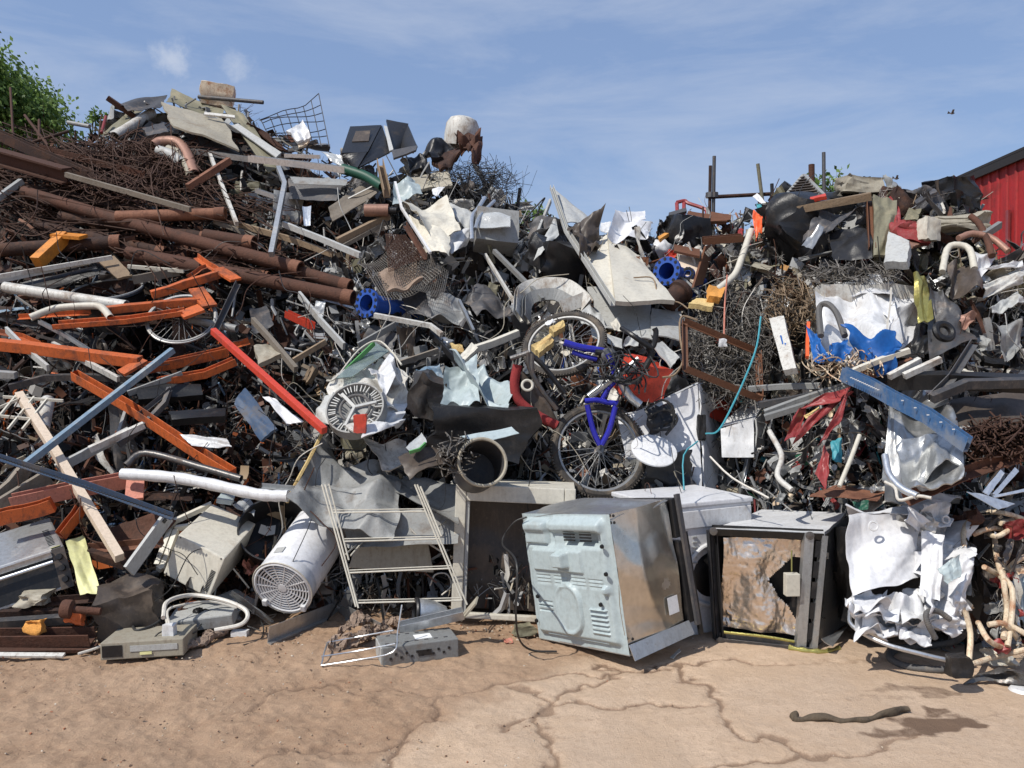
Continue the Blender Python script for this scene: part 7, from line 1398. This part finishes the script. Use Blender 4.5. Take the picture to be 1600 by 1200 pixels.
# zones: (polygon-ish box, weight palette, kind weights)
ZN = [((-60, 560, 195, 420), {'rust': 6, 'rust_dark': 8, 'rust_light': 1, 'grey_dark': 1.5, 'steel_dark': .6, 'black': 3, 'wood_grey': .3}, {'scrap_bar': 6, 'metal_strip': 3, 'scrap_pipe': 3, 'cable_loop': 2, 'scrap_sheet': 1, 'crushed_casing': 1}),
      ((150, 720, 140, 360), {'grey': 4, 'grey_light': 2.5, 'grey_dark': 4, 'alu': 2, 'galv': 2, 'black': 3, 'olive': 2, 'beige': 1.5, 'white_dirty': 2, 'wood_grey': 1, 'steel_dark': 2}, {'scrap_bar': 4, 'metal_strip': 5, 'scrap_sheet': 4, 'crushed_casing': 2, 'cable_loop': 1, 'metal_bracket': 1, 'scrap_pipe': 1}),
      ((-60, 440, 400, 700), {'rust_dark': 4, 'black': 5, 'grey_dark': 4, 'orange': 1.2, 'rust': 3, 'grey': 1.5, 'white_dirty': .7, 'steel_dark': 2, 'brown_plastic': 1.5, 'blue_steel': .5}, {'scrap_bar': 6, 'metal_strip': 4, 'scrap_sheet': 2, 'scrap_pipe': 2, 'cable_loop': 2, 'crushed_casing': 1.5, 'wire_rack': .5, 'scrap_motor': .6}),
      ((-60, 480, 690, 960), {'black': 4, 'grey_dark': 3, 'grey': 2, 'rust': 3, 'rust_dark': 3, 'white_dirty': .7, 'brown_plastic': 2, 'wood': 1.2, 'orange': .6, 'blue_dark': .5, 'beige': .8}, {'scrap_bar': 5, 'metal_strip': 4, 'scrap_sheet': 2, 'scrap_pipe': 1, 'cable_loop': 2, 'crushed_casing': 2, 'wire_rack': .6, 'metal_bracket': 1, 'scrap_motor': .5}),
      ((400, 860, 300, 700), {'grey': 4, 'grey_dark': 5, 'black': 5, 'galv': 2.5, 'white_dirty': 2.5, 'grey_light': 3, 'rust': 1.5, 'rust_dark': 2, 'brown_plastic': 2, 'wood': 1, 'olive': 1, 'alu': 1, 'cream': .8}, {'scrap_sheet': 6, 'metal_strip': 5, 'scrap_bar': 3, 'cable_loop': 2, 'crushed_casing': 2.5, 'wire_rack': .7, 'metal_bracket': 1, 'scrap_pipe': 1, 'scrap_motor': .6}),
      ((480, 1160, 690, 930), {'black': 4, 'grey_dark': 4, 'grey': 3, 'beige': 1, 'white_dirty': 2, 'rust': 1.5, 'brown_plastic': 2, 'galv': 1}, {'scrap_sheet': 4, 'metal_strip': 4, 'scrap_bar': 3, 'cable_loop': 2, 'crushed_casing': 2, 'metal_bracket': 1, 'scrap_motor': .6}),
      ((840, 1200, 340, 700), {'grey': 3, 'grey_dark': 3, 'black': 3.5, 'white_dirty': 3, 'white': 1, 'wood_brown': 1.5, 'rust': 2, 'galv': 2, 'cream': 1.5, 'beige': 1, 'red': .4, 'wood': 1, 'blue': .25, 'copper': .5}, {'scrap_sheet': 5, 'metal_strip': 4, 'scrap_bar': 3, 'cable_loop': 3, 'crushed_casing': 2, 'metal_bracket': 1, 'scrap_pipe': .8, 'scrap_motor': .5}),
      ((1160, 1640, 285, 440), {'grey_dark': 4, 'black': 3.5, 'olive': 2.5, 'brown_plastic': 3, 'rust': 2, 'grey': 2, 'beige': 2.5, 'cream': 1.2, 'wood': 1, 'maroon': .5, 'white_dirty': 1.3, 'foam_orange': .4, 'galv': 1}, {'scrap_sheet': 7, 'metal_strip': 5, 'crushed_casing': 3, 'cable_loop': 2, 'scrap_bar': 2, 'metal_bracket': .8}),
      ((1160, 1640, 430, 620), {'grey_dark': 3, 'black': 3, 'grey': 3, 'steel_dark': 2, 'galv': 2, 'white_dirty': 2.5, 'rust': 1.5, 'olive': 1.2, 'beige': 1.5, 'brown_plastic': 2, 'copper': .4}, {'scrap_sheet': 7, 'metal_strip': 5, 'crushed_casing': 2, 'cable_loop': 3, 'scrap_bar': 2, 'metal_bracket': 1, 'scrap_motor': .6}),
      ((1150, 1640, 600, 990), {'grey': 3, 'black': 3.5, 'grey_dark': 3, 'white_dirty': 3, 'galv': 2.5, 'grey_light': 1.5, 'maroon': .9, 'rust': 2, 'rust_cream': 1.2, 'teal': .25, 'brown_plastic': 2, 'white': 1, 'green': .15}, {'scrap_sheet': 7, 'metal_strip': 5, 'crushed_casing': 1.6, 'cable_loop': 4, 'scrap_bar': 2.5, 'metal_bracket': 1, 'scrap_motor': .6})]
for z in ZN:
    k = z[2]; r = z[0][0] > 700
    k['wire_bunch'] = 4 if r else 2; k['metal_disc'] = .5; k['coil_spring'] = .4; k['open_casing'] = k.get('crushed_casing', 1)*1.2; k['crushed_casing'] = k.get('crushed_casing', 1)*.5; k['slotted_plate'] = .6
def pick(rng, d): ks = list(d); return rng.choices(ks, [d[k] for k in ks])[0]
def zone(px, py, rng):
    c = [z for z in ZN if z[0][0] <= px <= z[0][1] and z[0][2] <= py <= z[0][3]]
    if not c: c = [min(ZN, key=lambda z: math.hypot(max(z[0][0]-px, 0, px-z[0][1]), max(z[0][2]-py, 0, py-z[0][3])))]
    return rng.choice(c)
LM2 = [(n, project(c)) for n, c in LM]
FILL = []
def scatter(n, dlo, dhi, smin, smax, seed, box=None, only=None):
    rng = random.Random(seed); cnt = 0; occ = []
    while cnt < n:
        px = rng.uniform(-50, 1650); top = skyl(px) + 6; bot = basel(px) - 12
        py = top + (bot-top)*rng.random()
        if box: px = rng.uniform(box[0], box[1]); py = rng.uniform(max(box[2], skyl(px)+4), box[3])
        z = zone(px, py, rng); k = only or pick(rng, z[2]); mt = pick(rng, z[1])
        if k == 'wire_strand': mt = rng.choice(('rust', 'rust_dark', 'cable')) if px < 450 else rng.choice(('cable', 'cable', 'cable_light', 'grey_light', 'rust', 'beige'))
        if k == 'wire_bunch': mt = rng.choice(('rust_dark', 'rust', 'cable')) if px < 500 else rng.choice(('cable', 'cable_light', 'rust', 'grey', 'hose', 'beige', 'alu'))
        if k == 'cable_loop': mt = rng.choice(('cable', 'cable', 'cable_light', 'hose', 'rust_dark')) if px > 500 else rng.choice(('cable', 'rust', 'rust_dark'))
        if k == 'scrap_motor': mt = rng.choice(('steel_dark', 'grey_dark', 'rust_dark', 'black'))
        s = rng.uniform(smin, smax)*(.8 + (985-py)/1400.0)
        if k in ('scrap_bar', 'scrap_pipe', 'metal_strip'): s *= rng.uniform(1.2, 2.6)
        if k in ('crushed_casing', 'scrap_motor', 'metal_bracket'): s *= .7
        if px > 1180: s *= .85
        p = P(px, py, rng.uniform(dlo, dhi) + (cave(px, py) if not box else 0))
        if k in ('scrap_bar', 'scrap_pipe', 'metal_strip'):
            a = rng.gauss(.35, .35) if px < 560 and py < 700 else rng.uniform(-1.5, 1.5); e = Euler((rng.uniform(-.6, .6), a, rng.gauss(0, .35)))
            sc_ = (s, s*rng.uniform(.5, 1.1) if k != 'scrap_pipe' else s*.8, s*rng.uniform(.5, 1.1) if k != 'scrap_pipe' else s*.8)
            if k == 'metal_strip': sc_ = (s, s, s*rng.uniform(.3, 1.0))
        else: e = Euler((rng.gauss(-.35, .5), rng.uniform(-3.14, 3.14), rng.gauss(0, .7))); sc_ = (s, s, s*rng.uniform(.6, 1.2))
        o = bpy.data.objects.new(k, rng.choice(PRO[k])); o.location = p; o.rotation_euler = e; o.scale = sc_
        COL.objects.link(o); o.material_slots[0].link = 'OBJECT'; o.material_slots[0].material = MATS[mt]
        o['category'] = KINDS[k][3]; o['group'] = {'scrap_sheet': 'crumpled sheets in the heap', 'metal_strip': 'bent strips in the heap', 'scrap_bar': 'short bars in the heap', 'scrap_pipe': 'pipe pieces in the heap', 'crushed_casing': 'crushed casings in the heap', 'cable_loop': 'loose cables in the heap', 'scrap_motor': 'old motors in the heap', 'wire_rack': 'wire rack pieces in the heap', 'metal_bracket': 'brackets in the heap', 'wire_bunch': 'bunches of wire in the heap', 'wire_strand': 'thin wire strands in the heap', 'metal_disc': 'metal discs in the heap', 'coil_spring': 'springs in the heap', 'open_casing': 'open metal boxes in the heap', 'slotted_plate': 'slotted plates in the heap'}[k]
        FILL.append((o, px, py, f"{CW[mt]} {KINDS[k][2]}")); cnt += 1
scatter(820, .12, .42, .16, .42, 1)
scatter(560, .0, .22, .08, .24, 2)
scatter(210, -.28, .02, .05, .15, 3, box=(1185, 1580, 285, 445))
scatter(90, -.35, -.1, .06, .15, 4, box=(1440, 1600, 430, 600))
scatter(110, -.35, -.1, .05, .14, 5, box=(1185, 1400, 600, 790))
scatter(80, -.30, .0, .06, .16, 6, box=(560, 900, 250, 470))
scatter(60, -.30, .0, .06, .16, 7, box=(950, 1190, 340, 480))
scatter(70, -.42, -.12, .05, .16, 8, box=(1495, 1610, 800, 1015))
scatter(60, -.22, .0, .06, .17, 9, box=(0, 420, 860, 985))
scatter(70, -.25, .05, .06, .2, 10, box=(480, 860, 470, 740))
scatter(110, -.42, -.1, .3, .8, 11, box=(480, 1600, 330, 800), only='wire_strand')
scatter(50, -.42, -.1, .4, .9, 12, box=(0, 520, 300, 900), only='wire_strand')
n0 = len(FILL); scatter(150, .05, .4, .2, .5, 21, box=(1665, 1960, 300, 1000)); scatter(120, .05, .4, .2, .5, 22, box=(-330, -70, 225, 985))   # heap beyond the frame's edges
MARGIN = FILL[n0:]; del FILL[n0:]
# the smallest sheets and strips past 280 of a kind become one mass of small scrap
def merge_rest():
    V = []; F = []; MI = []; ml = []
    for k in ('scrap_sheet', 'metal_strip'):
        l = sorted([t for t in FILL if t[0].name.startswith(k)], key=lambda t: -(t[0].scale[0]*max(t[0].scale[2], .3*t[0].scale[0])))
        for t in l[280:]:
            o = t[0]; m = Matrix.LocRotScale(o.location, o.rotation_euler, o.scale); mt = o.material_slots[0].material
            if mt not in ml: ml.append(mt)
            b = len(V); V += [m @ v.co for v in o.data.vertices]; F += [tuple(i + b for i in q.vertices) for q in o.data.polygons]; MI += [ml.index(mt)]*len(o.data.polygons)
            FILL.remove(t); bpy.data.objects.remove(o)
    for t in MARGIN:
        o = t[0]; m = Matrix.LocRotScale(o.location, o.rotation_euler, o.scale); mt = o.material_slots[0].material
        if mt not in ml: ml.append(mt)
        b = len(V); V += [m @ v.co for v in o.data.vertices]; F += [tuple(i + b for i in q.vertices) for q in o.data.polygons]; MI += [ml.index(mt)]*len(o.data.polygons); bpy.data.objects.remove(o)
    me = bpy.data.meshes.new('small_scrap'); me.from_pydata([tuple(v) for v in V], [], F); [me.materials.append(m) for m in ml]
    me.polygons.foreach_set('material_index', MI); me.polygons.foreach_set('use_smooth', [True]*len(F)); me.set_sharp_from_angle(angle=R0(34))
    o = bpy.data.objects.new('small_scrap', me); o['kind'] = 'stuff'; COL.objects.link(o)
merge_rest()
# labels: nearest landmark, side, rank
def relabel():
    g = {}
    for o, px, py, base in FILL:
        near = sorted(LM2, key=lambda q: math.hypot(q[1][0]-px, q[1][1]-py))[:6]
        for n, (lx, ly) in near:          # move on to the next landmark when this one has many alike
            dx, dy = px-lx, py-ly; r = ('right of' if dx > 0 else 'left of') if abs(dx) > abs(dy) else ('below' if dy > 0 else 'above')
            if len(g.get((base, r, n), ())) < 4: break
        g.setdefault((base, r, n), []).append((math.hypot(dx, dy), o))
    ORD = ['nearest', 'second nearest', 'third nearest', 'fourth nearest', 'fifth nearest', 'sixth nearest', 'seventh nearest', 'eighth nearest', 'ninth nearest', 'tenth nearest']
    for (base, r, n), l in g.items():
        l.sort(key=lambda t: t[0])
        for i, (d, o) in enumerate(l):
            o['label'] = (f"{base} {r} the {n}" if len(l) == 1 else f"{base} {r} the {n}, {ORD[min(i, 9)]} of several")
            if len(o['label'].split()) > 16: o['label'] = o['label'].replace(' of several', '')
relabel()
def shards():
    rng = random.Random(77); V = []; F = []; C = []
    PC = {k: None for k in CW}
    base = {'rust': (.14,.06,.035), 'rust_dark': (.06,.03,.02), 'rust_light': (.26,.12,.07), 'grey': (.3,.3,.3), 'grey_light': (.5,.5,.49), 'grey_dark': (.09,.09,.09), 'black': (.02,.02,.02), 'white': (.72,.72,.72), 'white_dirty': (.6,.58,.54), 'white_clean': (.78,.78,.8), 'cream': (.62,.57,.47), 'beige': (.4,.35,.27), 'olive': (.16,.15,.1), 'galv': (.42,.43,.43), 'alu': (.5,.51,.52), 'steel_dark': (.16,.15,.14), 'wood': (.33,.24,.15), 'wood_grey': (.28,.24,.19), 'wood_brown': (.2,.08,.04), 'orange': (.55,.14,.035), 'red': (.5,.06,.04), 'blue_steel': (.2,.3,.42), 'blue_dark': (.05,.1,.2), 'brown_plastic': (.1,.078,.06), 'bluegrey': (.38,.46,.48), 'copper': (.45,.24,.16), 'maroon': (.24,.04,.04), 'blue': (.03,.1,.45), 'green': (.03,.15,.08), 'rust_cream': (.55,.42,.3), 'teal': (.06,.3,.35), 'yellow_pale': (.7,.66,.3), 'foam_orange': (.6,.3,.08)}
    for i in range(26000):
        px = rng.uniform(-60, 1660) if i < 21000 else rng.choice((rng.uniform(-380, -60), rng.uniform(1660, 2100), rng.uniform(1660, 2100))); top = skyl(px) + 10; bot = basel(px) + 6; py = top + (bot-top)*rng.random(); z = zone(px, py, rng); c = base[pick(rng, z[1])]
        p = P(px, py, rng.uniform(-.04, .45) + cave(px, py)*.8); s = rng.uniform(.012, .060)*(1.2 if py < 500 else 1); t = rng.random(); R = Euler((rng.uniform(0, 6.3), rng.uniform(0, 6.3), rng.uniform(0, 6.3))).to_matrix(); o = len(V)
        if t < .40: v, f = box((s*rng.uniform(1.5, 5), s*.25, s*.2), (0, 0, 0), R)
        elif t < .52:
            v, f = bar([Vector((-s*2, 0, 0)), Vector((0, s*.3, s*.3)), Vector((s*2, 0, 0))], s*.5, s*.5, 'L'); v = [R @ q for q in v]
        elif t < .82:
            v, f = sheet([(-s, 0, -s*.7), (s, 0, -s*.6), (s*.8, 0, s*.7), (-s, 0, s*.6)], 2, .0, .003, i, 0, 2); k = rng.uniform(-.6, .6)*s; v = [R @ (q + Vector((0, k*abs(q.x)/s, 0))) for q in v]
        else: v, f = tube([Vector((rng.uniform(-2, 2)*s, rng.uniform(-1, 1)*s, rng.uniform(-2, 2)*s)) for _ in range(3)], s*.06, 3, sm=3)
        w = rng.uniform(.3, 1.0) if px < 520 else rng.uniform(.5, 1.15); V += [q + p for q in v]; F += [tuple(a+o for a in q) for q in f]; C += [(c[0]*w, c[1]*w, c[2]*w, 1)]*len(v)  # colours scaled down to paint shade into the gaps, more so at left
    o = thing('scrap_fragments', None, None, (V, F), 'shards', cols=C); o['kind'] = 'stuff'; ALL.remove(o)
shards()
bpy.context.view_layer.update()
